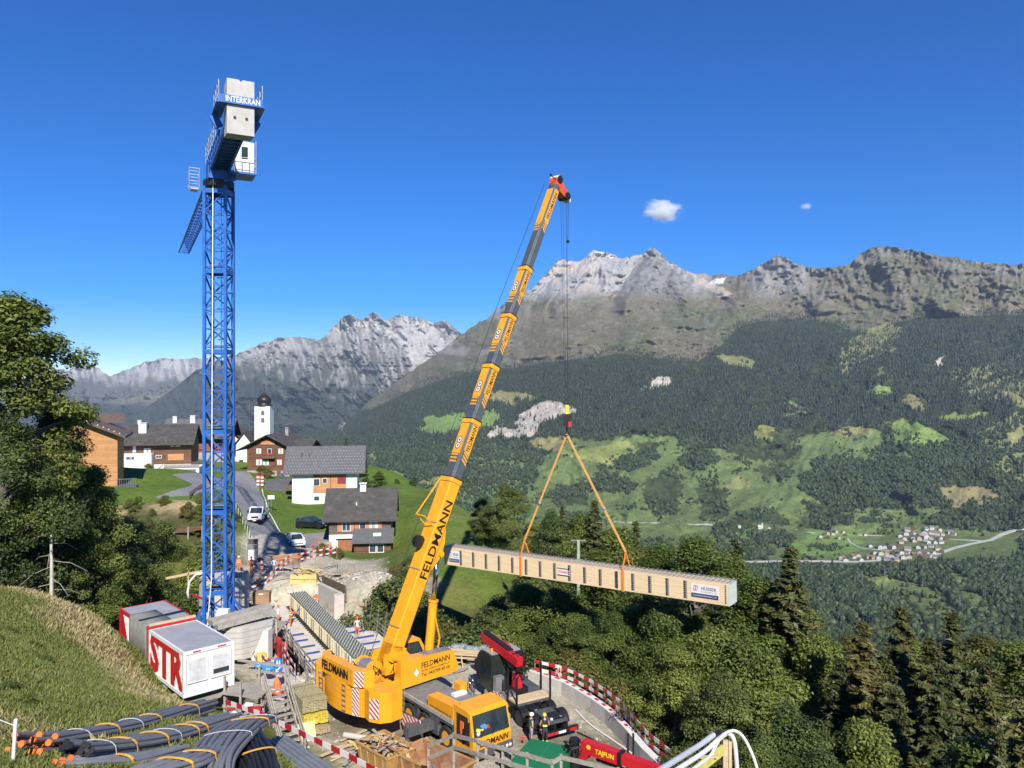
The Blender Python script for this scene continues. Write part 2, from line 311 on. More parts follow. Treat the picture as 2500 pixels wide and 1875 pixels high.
# land cover polygons (photo survey) ---------------------------------
TREELINE = [(100, 985), (800, 1000), (905, 1000), (1000, 955), (1130, 910), (1250, 898), (1330, 886), (1420, 876), (1520, 862), (1600, 874), (1700, 884), (1755, 850), (1800, 800), (1850, 786), (1950, 775), (2040, 790), (2080, 810), (2140, 812), (2180, 790), (2260, 772), (2390, 770), (2500, 768), (2700, 768)]
MEADOW = [
 ([(960, 1200), (1010, 1180), (1100, 1190), (1200, 1175), (1280, 1160), (1320, 1200), (1300, 1330), (1200, 1340), (1050, 1300), (960, 1260)], (.105, .15, .05), .42), ([(1130, 1100), (1220, 1085), (1290, 1110), (1270, 1150), (1160, 1145)], (.10, .13, .05), .6),
 ([(2330, 900), (2500, 860), (2500, 960), (2420, 990), (2340, 960)], (.12, .13, .055), .6), ([(2380, 1060), (2500, 1000), (2500, 1180), (2420, 1150)], (.12, .14, .055), .6), ([(2040, 1390), (2150, 1440), (2260, 1500), (2230, 1540), (2120, 1470)], (.13, .15, .06), .5),  # polygon, colour, keep trees (0..1 chance a tree stays)
 ([(1330, 1110), (1400, 1072), (1520, 1068), (1640, 1066), (1700, 1085), (1760, 1100), (1830, 1110), (1900, 1070), (2010, 1050), (2120, 1042), (2160, 1060), (2165, 1110), (2230, 1080), (2300, 1090), (2330, 1110), (2180, 1115), (2130, 1130), (1980, 1120), (1990, 1140), (1960, 1160), (1960, 1200), (2010, 1230), (2030, 1250), (2240, 1240), (2320, 1240), (2260, 1280), (2330, 1290), (2500, 1300), (2500, 1370), (2290, 1372), (2100, 1378), (1900, 1372), (1620, 1375), (1450, 1380), (1300, 1360), (1280, 1240), (1300, 1190)], (.088, .125, .042), .0),
 ([(1830, 1085), (1850, 1035), (1905, 1050), (1890, 1085), (1800, 1105)], (.16, .17, .05), 0), ([(2010, 1050), (2070, 1042), (2120, 1043), (2150, 1065), (2060, 1068)], (.15, .15, .06), 0),
 ([(2175, 1030), (2230, 1026), (2300, 1060), (2320, 1085), (2180, 1090)], (.12, .18, .045), 0),
 ([(1010, 1050), (1050, 1022), (1120, 1012), (1190, 1005), (1220, 1015), (1195, 1040), (1110, 1052), (1030, 1056)], (.12, .19, .05), 0), ([(1170, 1025), (1215, 1002), (1225, 1030), (1190, 1050)], (.12, .19, .05), 0),
 ([(1190, 965), (1230, 957), (1290, 960), (1310, 972), (1240, 985), (1200, 982)], (.17, .16, .07), 0), ([(1285, 1075), (1330, 1068), (1395, 1070), (1360, 1100), (1320, 1100)], (.17, .16, .07), 0),
 ([(890, 1120), (910, 1095), (925, 1095), (905, 1125)], (.15, .18, .05), 0), ([(1010, 1180), (1060, 1165), (1110, 1172), (1080, 1190)], (.15, .17, .05), 0), ([(900, 1170), (960, 1150), (1000, 1160), (960, 1190)], (.13, .18, .05), 0),
 ([(1750, 870), (1800, 862), (1850, 885), (1840, 905), (1770, 890)], (.135, .145, .055), 0), ([(2100, 945), (2140, 940), (2190, 955), (2170, 965), (2110, 965)], (.12, .17, .05), 0),
 ([(2195, 980), (2215, 965), (2240, 965), (2260, 985), (2230, 998)], (.16, .145, .07), 0), ([(2130, 905), (2170, 898), (2160, 915), (2130, 922)], (.13, .16, .05), 0), ([(2270, 1015), (2330, 1005), (2400, 1010), (2440, 1018), (2400, 1025), (2300, 1025)], (.13, .18, .05), 0),
 ([(1912, 1020), (1950, 1012), (1948, 1025), (1918, 1028)], (.135, .14, .055), 0), ([(2300, 1195), (2360, 1190), (2420, 1195), (2435, 1215), (2355, 1230), (2345, 1248), (2320, 1240)], (.17, .155, .072), 0),
 ([(2460, 960), (2500, 950), (2500, 1000), (2470, 985)], (.135, .145, .055), 0), ([(2440, 1060), (2500, 1030), (2500, 1090), (2450, 1085)], (.16, .17, .07), 0),
 ([(2090, 1388), (2180, 1410), (2290, 1440), (2345, 1500), (2330, 1530), (2280, 1525), (2190, 1465), (2110, 1425)], (.12, .15, .05), .06), ([(2345, 1440), (2425, 1465), (2425, 1520), (2360, 1505)], (.11, .15, .05), .02), ([(2290, 1395), (2330, 1392), (2380, 1430), (2340, 1432)], (.12, .15, .05), .04),
 ([(2060, 830), (2160, 800), (2210, 792), (2180, 850), (2100, 880), (2060, 930), (2050, 870)], (.13, .14, .06), .45), ([(1900, 960), (1990, 1015), (2000, 1030), (1930, 1000)], (.1, .13, .05), .5),
 ([(1350, 1100), (1450, 1085), (1540, 1080), (1560, 1110), (1490, 1135), (1420, 1125)], (.15, .18, .055), 0), ([(1760, 1180), (1830, 1170), (1840, 1190), (1770, 1195)], (.135, .145, .055), 0), ([(1930, 1325), (1990, 1300), (2120, 1305), (2090, 1350), (1960, 1365)], (.115, .19, .045), 0)]
CLUMP = [  # woods standing in the meadows
 [(1990, 1140), (2030, 1110), (2140, 1125), (2200, 1150), (2280, 1160), (2310, 1235), (2300, 1245), (2140, 1232), (2080, 1245), (2020, 1222), (2000, 1180)], [(1935, 1280), (1980, 1225), (2040, 1240), (2060, 1260), (2020, 1295), (1960, 1290)], [(1785, 1085), (1830, 1070), (1905, 1075), (1940, 1095), (1920, 1120), (1850, 1125), (1780, 1105)],
 [(1880, 1055), (1930, 1040), (1950, 1100), (1900, 1110)], [(2130, 1085), (2180, 1075), (2190, 1105), (2150, 1110)], [(2195, 1085), (2330, 1080), (2400, 1120), (2350, 1150), (2310, 1140), (2270, 1160), (2230, 1120)],
 [(1740, 1290), (1790, 1255), (1880, 1240), (1915, 1260), (1920, 1285), (1850, 1275), (1790, 1310), (1745, 1310)], [(1820, 1300), (1900, 1290), (1935, 1310), (1925, 1335), (1850, 1330)], [(1750, 1320), (1830, 1330), (1890, 1345), (1880, 1365), (1760, 1362)],
 [(1580, 1165), (1640, 1150), (1670, 1180), (1650, 1260), (1600, 1262), (1570, 1210)], [(1500, 1120), (1570, 1105), (1590, 1130), (1530, 1150), (1500, 1145)], [(1410, 1170), (1500, 1160), (1560, 1180), (1540, 1205), (1430, 1200)], [(1340, 1195), (1420, 1180), (1440, 1230), (1360, 1240)], [(1660, 1110), (1720, 1095), (1750, 1120), (1700, 1150), (1660, 1140)],
 [(1700, 1190), (1770, 1190), (1780, 1260), (1710, 1270)], [(1850, 1140), (1910, 1130), (1945, 1155), (1900, 1170), (1860, 1160)], [(1555, 1080), (1600, 1075), (1610, 1120), (1570, 1120)], [(1650, 1080), (1700, 1070), (1730, 1095), (1670, 1100)], [(2060, 1262), (2080, 1255), (2090, 1280), (2065, 1285)], [(2340, 1250), (2420, 1260), (2440, 1300), (2300, 1290), (2260, 1262)]]
CLIFF = [[(1188, 1062), (1215, 1040), (1258, 1045), (1262, 1012), (1300, 992), (1340, 980), (1370, 985), (1412, 1003), (1405, 1012), (1370, 1015), (1330, 1030), (1300, 1060), (1270, 1068), (1220, 1060), (1195, 1078)], [(1558, 962), (1590, 935), (1600, 922), (1640, 924), (1638, 938), (1600, 945)], [(826, 1050), (838, 1028), (842, 1035), (832, 1056)], [(2290, 880), (2305, 865), (2300, 890), (2285, 900)]]
ROAD_V = [[(1400, 1352), (1500, 1362), (1640, 1368), (1830, 1372), (1990, 1371), (2080, 1372), (2200, 1366), (2290, 1352), (2330, 1338), (2370, 1328), (2420, 1318), (2445, 1306), (2500, 1288), (2560, 1270)], [(2310, 1316), (2400, 1321)], [(2068, 1310), (2075, 1325), (2100, 1338), (2150, 1343), (2220, 1346)], [(2095, 1307), (2190, 1309)], [(1500, 1275), (1620, 1277), (1740, 1282)], [(1940, 1293), (1990, 1303)]]
SPURS = [([(1590, 604), (1560, 680), (1520, 760)], 62, 330), ([(1590, 604), (1640, 670), (1680, 740)], 50, 260), ([(1452, 608), (1410, 690), (1360, 760)], 56, 300), ([(1452, 608), (1480, 680), (1530, 740)], 44, 200), ([(1898, 620), (1860, 690), (1790, 760)], 55, 260), ([(1898, 620), (1940, 690), (1990, 750)], 55, 240), ([(2130, 604), (2080, 680), (2000, 750)], 70, 260), ([(2140, 604), (2190, 680), (2300, 750)], 80, 260),
         ([(1365, 633), (1372, 690), (1320, 760)], 55, 260), ([(1520, 628), (1512, 690)], 26, 150), ([(1690, 664), (1720, 700), (1800, 720)], 30, 120), ([(2300, 622), (2330, 680), (2290, 740)], 70, 160), ([(1562, 628), (1515, 690), (1496, 730)], 24, -260), ([(1846, 642), (1818, 705)], 22, -220), ([(2106, 628), (2122, 668)], 15, -190), ([(2140, 660), (2126, 705)], 15, -190), ([(1700, 672), (1800, 700)], 20, -120), ([(1340, 668), (1290, 760)], 24, -160), ([(2250, 640), (2230, 700)], 20, -110), ([(1230, 745), (1190, 800), (1090, 900)], 60, 200), ([(2420, 642), (2440, 720)], 80, 150)]
def spur(PX, PY, lst):
    d = 0
    for pl, w, amp in lst:
        best = np.full(PX.shape, 1e9)
        for (x0, y0), (x1, y1) in zip(pl[:-1], pl[1:]):
            t = np.clip(((PX-x0)*(x1-x0)+(PY-y0)*(y1-y0))/((x1-x0)**2+(y1-y0)**2), 0, 1); q = PX-x0-t*(x1-x0); best = np.minimum(best, np.hypot(np.where(q < 0, q*2.3, q*.8), (PY-y0-t*(y1-y0))*.8))
        d = d+amp*np.clip(1-best/w, 0, 1)
    return d
def dispA(PX, PY, T, X, Y):
    wx = PX+60*(fbm(PX/130., PY/110., 3)-.5)+.35*(PY-700); wy = PY+40*(fbm(PX/90.+5, PY/70., 3)-.5)
    wl = PX+50*(fbm(PX/100.+7, PY/100., 3)-.5)-.35*(PY-700); mxr = sstep(1500, 1700, PX)
    tl = np.interp(PX, *zip(*TREELINE)); rock = sstep(775, 700, PY); gras = sstep(tl+30, tl-20, PY); wood = 1-gras
    rb = fbm(wx/62., wy/85., 5, True)*(1-mxr)+fbm(wl/62., wy/85., 5, True)*mxr
    d = rock*((rb-.55)*520+(fbm(wx/17., wy/15., 4, True)-.55)*290)+spur(wx*.25+PX*.75-.0875*(PY-700), PY, SPURS)*sstep(790, 740, PY)*sstep(-6, 46, PY-PY.min(1, keepdims=True))
    d = d+gras*(1-rock*.7)*((fbm(wx/90., wy/34., 5, True)-.5)*280+(fbm(PX/24., wy/8., 4, True)-.5)*125)
    vf = sstep(1280, 1310, PY)*(1-sstep(1378, 1400, PY))
    d = d+wood*(1-vf)*((fbm(wx/120.+3, wy/85., 4, True)-.5)*260*np.clip(Y/4000., .1, 1)+(fbm(wx/34.+3, wy/26., 4)-.5)*90*np.clip(Y/4000., .1, 1))
    return d
def lerp3(a, b, f): return a*(1-f[..., None])+np.array(b)*f[..., None]
def paintA(PX, PY, T, X, Y, Z):
    n1 = fbm(PX/40., PY/22., 5); n2 = fbm(PX/9., PY/6., 4); n3 = fbm(PX/120.+3, PY/60., 4); w_ = PX+30*(fbm(PX/40., PY/40., 3)-.5); rib = fbm((w_+.6*(PY-700))/16., (PY-.3*w_)/34., 5, True)
    sky = PY.min(1, keepdims=True)
    c = np.zeros(PX.shape+(3,))+np.array((.165, .146, .09))                      # alpine grass, late summer
    c = lerp3(c, (.205, .175, .115), sstep(.45, .7, n1)); c = lerp3(c, (.125, .14, .07), sstep(.5, .68, n3)*.8)
    c = lerp3(c, (.27, .255, .23), sstep(.6, .74, n2+.10*sstep(800, 700, PY))*.5)             # scattered stone
    rk = np.maximum(sstep(745, 700, PY+30*(n1-.5))*sstep(1230, 1290, PX)*sstep(1780, 1700, PX), 0)
    rk = np.maximum(rk, sstep(745, 690, PY+40*(n1-.5))*sstep(1815, 1850, PX)*sstep(2010, 1960, PX))
    rk = np.maximum(rk, sstep(40, 14, PY-sky)*sstep(2060, 2110, PX)*.55*sstep(.42, .6, n1))
    grey = np.zeros(PX.shape+(3,))+np.array((.27, .265, .26)); grey = lerp3(grey, (.43, .41, .385), sstep(.45, .7, rib)); grey = lerp3(grey, (.16, .155, .16), sstep(.55, .75, n2)*.7)
    pale = lerp3(np.zeros(PX.shape+(3,))+np.array((.43, .415, .41)), (.54, .46, .40), sstep(.5, .7, n1)); pale = lerp3(pale, (.3, .29, .3), sstep(.55, .72, n2)*.6)
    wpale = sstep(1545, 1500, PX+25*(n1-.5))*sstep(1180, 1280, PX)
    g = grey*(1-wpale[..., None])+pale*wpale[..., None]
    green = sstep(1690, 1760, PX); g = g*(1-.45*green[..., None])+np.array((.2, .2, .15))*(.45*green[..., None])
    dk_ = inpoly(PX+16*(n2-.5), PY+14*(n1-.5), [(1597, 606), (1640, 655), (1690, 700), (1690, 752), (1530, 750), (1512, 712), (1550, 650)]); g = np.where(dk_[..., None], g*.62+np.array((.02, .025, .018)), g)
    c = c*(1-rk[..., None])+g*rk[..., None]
    side = sstep(930, 850, PY)*sstep(1300, 1200, PX)*sstep(.5, .62, n1)*.5; c = lerp3(c, (.34, .33, .32), side)     # left flank scree
    snow = inpoly(PX, PY, [(1722, 700), (1745, 680), (1772, 678), (1765, 692), (1740, 694)]) | inpoly(PX, PY, [(1452, 617), (1500, 632), (1496, 624), (1458, 611)])
    c[snow] = (.75, .76, .78)
    for p in ([(1680, 662), (1700, 672), (1790, 716), (1760, 726), (1700, 690)],):
        q = inpoly(PX+14*(n2-.5), PY+14*(n1-.5), p); c[q] = c[q]*.35+np.array((.62, .52, .43))*.65
    # lower valley
    tl = np.interp(PX, *zip(*TREELINE)); woods = PY > tl
    fl = np.zeros(PX.shape+(3,))+np.array((.04, .055, .022)); fl = lerp3(fl, (.07, .085, .035), sstep(.4, .7, n2))
    c = np.where(woods[..., None], fl, c)
    jx = PX+40*(n2-.5)+40*(n1-.5); jy = PY+16*(n2-.5)+26*(n1-.5)
    for poly, colr, k in MEADOW:
        q = inpoly(jx, jy, poly); f = np.array(colr)*np.array((2.25, 2.0, 1.95))*(0.72+.56*n1[..., None])*np.array((.8, .86, .9)); c = np.where(q[..., None], f, c)
    for poly in CLUMP: q = inpoly(PX+34*(n2-.5)+20*(n1-.5), PY+26*(n2-.5), poly); c = np.where(q[..., None], fl*1.3, c)
    fld = inpoly(PX, PY, MEADOW[0][0]); st = vnoise(X/130.+.0037*Y, Y/240.); c = np.where((fld & (st > .62))[..., None], c*np.array((1.35, 1.12, 1.3)), c); c = np.where((fld & (st < .3))[..., None], c*np.array((.85, 1.05, .8)), c)
    for poly in CLIFF:
        q = inpoly(PX+26*(n2-.5), PY+22*(n1-.5), poly); c[q] = np.array((.62, .55, .46))*(.62+.6*n2[q][:, None])
    return np.clip(c, 0, .9)
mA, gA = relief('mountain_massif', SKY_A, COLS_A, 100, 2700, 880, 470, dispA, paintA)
def onA(px, py):
    """world point of the massif seen at survey coordinates"""
    pxs, t, PY, X, Y, Z, sky, b0 = gA
    px = np.atleast_1d(np.asarray(px, float)); py = np.atleast_1d(np.asarray(py, float))
    i = np.clip((px-pxs[0])/(pxs[1]-pxs[0]), 0, len(pxs)-1.001); i0 = i.astype(int); fi = i-i0
    out = []
    for A in (X, Y, Z):
        v = 0
        for di, w in ((0, 1-fi), (1, fi)):
            s = sky[i0+di]; tt = np.clip((b0-py)/(b0-s), 0, 1)*(len(t)-1); j = np.minimum(tt.astype(int), len(t)-2); fj = tt-j
            v = v+w*(A[i0+di, j]*(1-fj)+A[i0+di, j+1]*fj)
        out.append(v)
    return np.stack(out, 1)
# far ranges on the left
SKY_B = [(150, 1075), (250, 1040), (350, 1000), (430, 945), (480, 905), (560, 872), (600, 858), (633, 842), (678, 829), (723, 824), (780, 830), (802, 813), (842, 771), (856, 768), (880, 782), (890, 778), (910, 764), (938, 780), (983, 770), (1017, 777), (1062, 790), (1085, 785), (1100, 795), (1118, 812), (1160, 850), (1250, 900), (1400, 960)]
SPURB = [([(856, 768), (880, 850), (960, 960)], 50, 420), ([(910, 764), (935, 850), (1010, 930)], 40, 330), ([(1085, 785), (1060, 840), (1080, 890)], 36, 330), ([(802, 813), (760, 880), (700, 960)], 60, 380), ([(983, 770), (985, 840)], 34, 220)]
def dispB(PX, PY, T, X, Y):
    wx = PX+40*(fbm(PX/80., PY/80., 3)-.5)-.45*(PY-850)
    return (fbm(wx/44., PY/90., 5, True)-.55)*820+(fbm(wx/13., PY/16., 4, True)-.55)*300+spur(PX, PY, SPURB)
def paintB(PX, PY, T, X, Y, Z):
    n1 = fbm(PX/30., PY/18., 5); n2 = fbm(PX/7., PY/6., 4); rib = fbm(PX/10.+T*6, T*7., 5, True)
    c = np.zeros(PX.shape+(3,))+np.array((.25, .245, .245)); c = lerp3(c, (.50, .48, .45), sstep(.5, .72, rib)); c = lerp3(c, (.14, .14, .145), sstep(.52, .7, n2)*.7)
    gr = sstep(800, 900, PY+80*(n1-.5)); c = lerp3(c, (.11, .115, .085), gr*.85); c = lerp3(c, (.42, .4, .38), gr*sstep(.66, .78, rib)*.8)
    w = sstep(905, 985, PY+90*(n1-.5)+.12*(900-PX)); c = lerp3(c, (.035, .05, .03), w*.9)
    lf = sstep(800, 740, PX+.6*(PY-830))*sstep(905, 850, PY); c = lerp3(c, (.47, .45, .42), lf*.7*sstep(.35, .6, n1))
    sc = inpoly(PX+20*(n2-.5), PY+16*(n1-.5), [(960, 815), (1000, 800), (1060, 800), (1100, 850), (1060, 880), (1010, 905), (990, 850)]); c[sc] = np.array((.5, .48, .45))*(.75+.5*n2[sc][:, None])
    return np.clip(c, 0, .9)
relief('mountain_range', SKY_B, {150: [(1060, 9700), (0, 10000)], 470: [(1000, 10200), (900, 11800), (0, 12600)], 900: [(1000, 10200), (900, 11200), (0, 12800)], 1400: [(1000, 11800), (0, 13500)]}, 150, 1400, 520, 220, dispB, paintB, low=[(1130, 9000), (1070, 9500)])
SKY_C = [(-150, 960), (0, 935), (60, 930), (110, 905), (168, 905), (185, 898), (226, 893), (240, 900), (262, 918), (270, 921), (300, 906), (350, 888), (385, 878), (420, 876), (452, 879), (490, 876), (520, 878), (560, 880), (640, 880), (700, 890)]
def dispC(PX, PY, T, X, Y):
    wx = PX+40*(fbm(PX/80.+4, PY/80., 3)-.5)-.3*(PY-900)
    return (fbm(wx/40., PY/70., 5, True)-.55)*900+(fbm(wx/12., PY/13., 4, True)-.55)*330
def paintC(PX, PY, T, X, Y, Z):
    n1 = fbm(PX/26.+9, PY/16., 5); n2 = fbm(PX/7., PY/6., 4); rib = fbm(PX/12.+T*5, T*6., 5, True)
    c = np.zeros(PX.shape+(3,))+np.array((.26, .25, .25)); c = lerp3(c, (.46, .44, .42), sstep(.5, .7, rib)); gr = sstep(905, 945, PY+50*(n1-.5)); c = lerp3(c, (.13, .13, .10), gr)
    md = inpoly(PX+20*(n2-.5), PY+10*(n1-.5), [(250, 985), (310, 972), (400, 965), (480, 950), (520, 960), (440, 985), (330, 992)]); c[md] = (.2, .2, .12)
    w = sstep(970, 1010, PY+40*(n1-.5)); c = lerp3(c, (.035, .05, .032), w*.95); return np.clip(c, 0, .9)
relief('mountain_ridge', SKY_C, {-150: [(1000, 14200), (0, 17500)], 700: [(1000, 13600), (0, 16000)]}, -150, 720, 380, 170, dispC, paintC, low=[(1150, 9500), (1080, 12000)])
# roads of the valley floor: strips laid a little above the relief
def strip(name, pts, w, mat, lift=.8, n=8):
    P = []
    for (a, b2) in zip(pts[:-1], pts[1:]):
        for k in range(n): P.append((a[0]+(b2[0]-a[0])*k/n, a[1]+(b2[1]-a[1])*k/n))
    P.append(pts[-1]); P3 = [Vector(p) for p in onA([p[0] for p in P], [p[1] for p in P])]
    z = [p.z for p in P3]; P3 = [Vector((p.x, p.y, sum(z[max(0, i-6):i+7])/len(z[max(0, i-6):i+7])+lift)) for i, p in enumerate(P3)]
    mb = MB(); vs = []
    for i, p in enumerate(P3):
        d = (P3[min(i+1, len(P3)-1)]-P3[max(0, i-1)]); d.z = 0; s = Vector((-d.y, d.x, 0)).normalized()*w/2
        vs += [p-s, p+s, p+s-Vector((0, 0, 6)), p-s-Vector((0, 0, 6))]
    fs = []
    for i in range(len(P3)-1):
        for j in range(4): fs.append((4*i+j, 4*i+(j+1) % 4, 4*i+4+(j+1) % 4, 4*i+4+j))
    mb.add(vs, fs); return mb.build(name, mat, kind='structure')
conc_far = pm('valley_road', (.42, .41, .38), .8, var=.12, scale=.02)
for i, r in enumerate(ROAD_V): strip('road', r, (16, 9, 7, 6, 6, 6)[i], conc_far)
# forests: real conifers and broadleaf crowns, instanced
FOR_SP = leafmat('far_spruce', (.018, .031, .013), (.062, .08, .029), (.05, .055, .02), .0, .45); FOR_DE = leafmat('far_broadleaf', (.034, .055, .016), (.115, .15, .042), (.1, .1, .03), .0, .4)
def scatter(n, pxr, pyr, seed):
    r = np.random.default_rng(seed); px = r.uniform(*pxr, n); py = r.uniform(*pyr, n); return px, py, r
def gnforest(name, P, S, mat, kind):
    V = P.astype(np.float32); me = D_.meshes.new(name); me.vertices.add(len(V)); me.vertices.foreach_set('co', V.ravel())
    at = me.attributes.new('sz', 'FLOAT_VECTOR', 'POINT'); at.data.foreach_set('vector', S.astype(np.float32).ravel())
    o = mobj(name, me, kind='stuff'); g = D_.node_groups.new(name, 'GeometryNodeTree')
    g.interface.new_socket('Geometry', in_out='INPUT', socket_type='NodeSocketGeometry'); g.interface.new_socket('Geometry', in_out='OUTPUT', socket_type='NodeSocketGeometry')
    gi = g.nodes.new('NodeGroupInput'); go = g.nodes.new('NodeGroupOutput'); ip = g.nodes.new('GeometryNodeInstanceOnPoints'); L = g.links.new
    if kind == 'spruce':
        j = g.nodes.new('GeometryNodeJoinGeometry')
        for z, h, rr, n in ((.12, .42, .2, 6), (.38, .36, .15, 5), (.64, .36, .09, 4)):
            cn = g.nodes.new('GeometryNodeMeshCone'); cn.fill_type = 'NONE'; cn.inputs['Vertices'].default_value = n; cn.inputs['Radius Top'].default_value = 0; cn.inputs['Radius Bottom'].default_value = rr; cn.inputs['Depth'].default_value = h
            tr = g.nodes.new('GeometryNodeTransform'); tr.inputs['Translation'].default_value = (0, 0, z); tr.inputs['Rotation'].default_value = (.06, .04, z*5); L(cn.outputs[0], tr.inputs[0]); L(tr.outputs[0], j.inputs[0])
        src = j.outputs[0]
    else:
        j = g.nodes.new('GeometryNodeJoinGeometry')
        for x, y, z, rr in ((0, 0, .55, .34), (.2, -.06, .42, .27), (-.18, .1, .38, .26)):
            cn = g.nodes.new('GeometryNodeMeshIcoSphere'); cn.inputs['Radius'].default_value = rr; cn.inputs['Subdivisions'].default_value = 2
            tr = g.nodes.new('GeometryNodeTransform'); tr.inputs['Translation'].default_value = (x, y, z); tr.inputs['Scale'].default_value = (1, 1, 1.15); L(cn.outputs[0], tr.inputs[0])
            sp = g.nodes.new('GeometryNodeSetPosition'); rv = g.nodes.new('FunctionNodeRandomValue'); rv.data_type = 'FLOAT_VECTOR'; rv.inputs[0].default_value = (-.07,)*3; rv.inputs[1].default_value = (.07,)*3
            L(tr.outputs[0], sp.inputs[0]); L(rv.outputs[0], sp.inputs['Offset']); L(sp.outputs[0], j.inputs[0])
        src = j.outputs[0]
    sm = g.nodes.new('GeometryNodeSetMaterial'); sm.inputs['Material'].default_value = mat; L(src, sm.inputs[0])
    ss = g.nodes.new('GeometryNodeSetShadeSmooth'); ss.inputs['Shade Smooth'].default_value = False; L(sm.outputs[0], ss.inputs[0])
    na = g.nodes.new('GeometryNodeInputNamedAttribute'); na.data_type = 'FLOAT_VECTOR'; na.inputs[0].default_value = 'sz'
    rr = g.nodes.new('FunctionNodeRandomValue'); rr.data_type = 'FLOAT_VECTOR'; rr.inputs[0].default_value = (-.05, -.05, 0); rr.inputs[1].default_value = (.05, .05, 6.28)
    L(gi.outputs[0], ip.inputs['Points']); L(ss.outputs[0], ip.inputs['Instance']); L(na.outputs[0], ip.inputs['Scale']); L(rr.outputs[0], ip.inputs['Rotation']); L(ip.outputs[0], go.inputs[0])
    md = o.modifiers.new('trees', 'NODES'); md.node_group = g; return o
def forest():
    n = 560000; px, py, r = scatter(n, (110, 2690), (755, 1900), 11)
    P = onA(px, py); n1 = fbm(px/40., py/22., 5); n2 = fbm(px/9., py/6., 4); n4 = fbm(P[:, 0]/150.+40, P[:, 1]/150., 4)
    # thin to an even number per ground area
    dA = onA(px, py-1.5); area = np.abs(dA[:, 1]-P[:, 1])*P[:, 1]/F; area = np.clip(area, 1, 60)
    tl = np.interp(px, *zip(*TREELINE)); ok = py > tl-10+34*(n1-.45); lone = r.random(n)
    edge = (py > tl-25) & (py < tl) & (lone < .06); ok = ok | edge
    ok &= py < 1880
    jx = px+40*(n2-.5)+40*(n1-.5); jy = py+16*(n2-.5)+26*(n1-.5); mead = np.zeros(n, bool)
    for poly, c_, k in MEADOW: q = inpoly(jx, jy, poly); mead |= q & (lone > k)
    cl = np.zeros(n, bool)
    for poly in CLUMP: cl |= inpoly(px+34*(n2-.5)+20*(n1-.5), py+26*(n2-.5), poly)
    sc_ = mead & (fbm(P[:, 0]/110.+3, P[:, 1]/110., 3) > .635) & (lone < .6) & (px < 2260) & (px > 1300) | (mead & (lone < .006))                       # hedges and small groups across the pastures
    town = inpoly(px, py, [(2180, 1290), (2230, 1278), (2340, 1290), (2345, 1345), (2330, 1372), (2050, 1376), (2060, 1350), (2110, 1335), (2180, 1320)]) | inpoly(px, py, [(1985, 1325), (1990, 1298), (2120, 1298), (2120, 1320)]) | inpoly(px, py, [(1785, 1298), (1790, 1270), (1890, 1265), (1885, 1290)])
    ok = ok & (~mead | cl | sc_) & ~(town & (lone > .05))
    for poly in CLIFF: ok &= ~(inpoly(px+26*(n2-.5), py+22*(n1-.5), poly) & (lone > .04))
    for rd in ROAD_V:
        rx, ry = zip(*rd); ok &= ~((px > rx[0]-3) & (px < rx[-1]+3) & ((py-np.interp(px, rx, ry) < 15) & (py-np.interp(px, rx, ry) > -3))) if rx == tuple(sorted(rx)) else True
    # gaps
    ok &= (n4 > .36) | cl | (lone < .35)
    ok &= ~(cl & (n4 < .43) & (px < 1980))
    want = np.clip(area/42., 0, 1)*np.where(py > 1380, 1.3, 1.)
    ok &= r.random(n) < want*1.4
    dec = ((py > 1040+70*(n1-.5)) & (r.random(n) < sstep(1040, 1120, py)*.85+.1)) | (cl & (r.random(n) < .8)) | sc_
    P[:, 2] -= .8
    sz = np.clip(np.exp(r.normal(-.05, .28, n)), .45, 1.6)*np.where(py < tl+25, 15, np.where(dec, 15, 23))*np.where(sc_, .75, 1.)
    wd = np.where(dec, r.uniform(.7, 1.05, n), r.uniform(.85, 1.2, n)); S = np.stack([sz*wd, sz*wd, sz], 1)
    a = ok & ~dec; gnforest('conifer_forest', P[a], S[a], FOR_SP, 'spruce'); d = ok & dec; gnforest('broadleaf_forest', P[d], S[d], FOR_DE, 'dec')
    print('forest', a.sum(), d.sum())
forest()
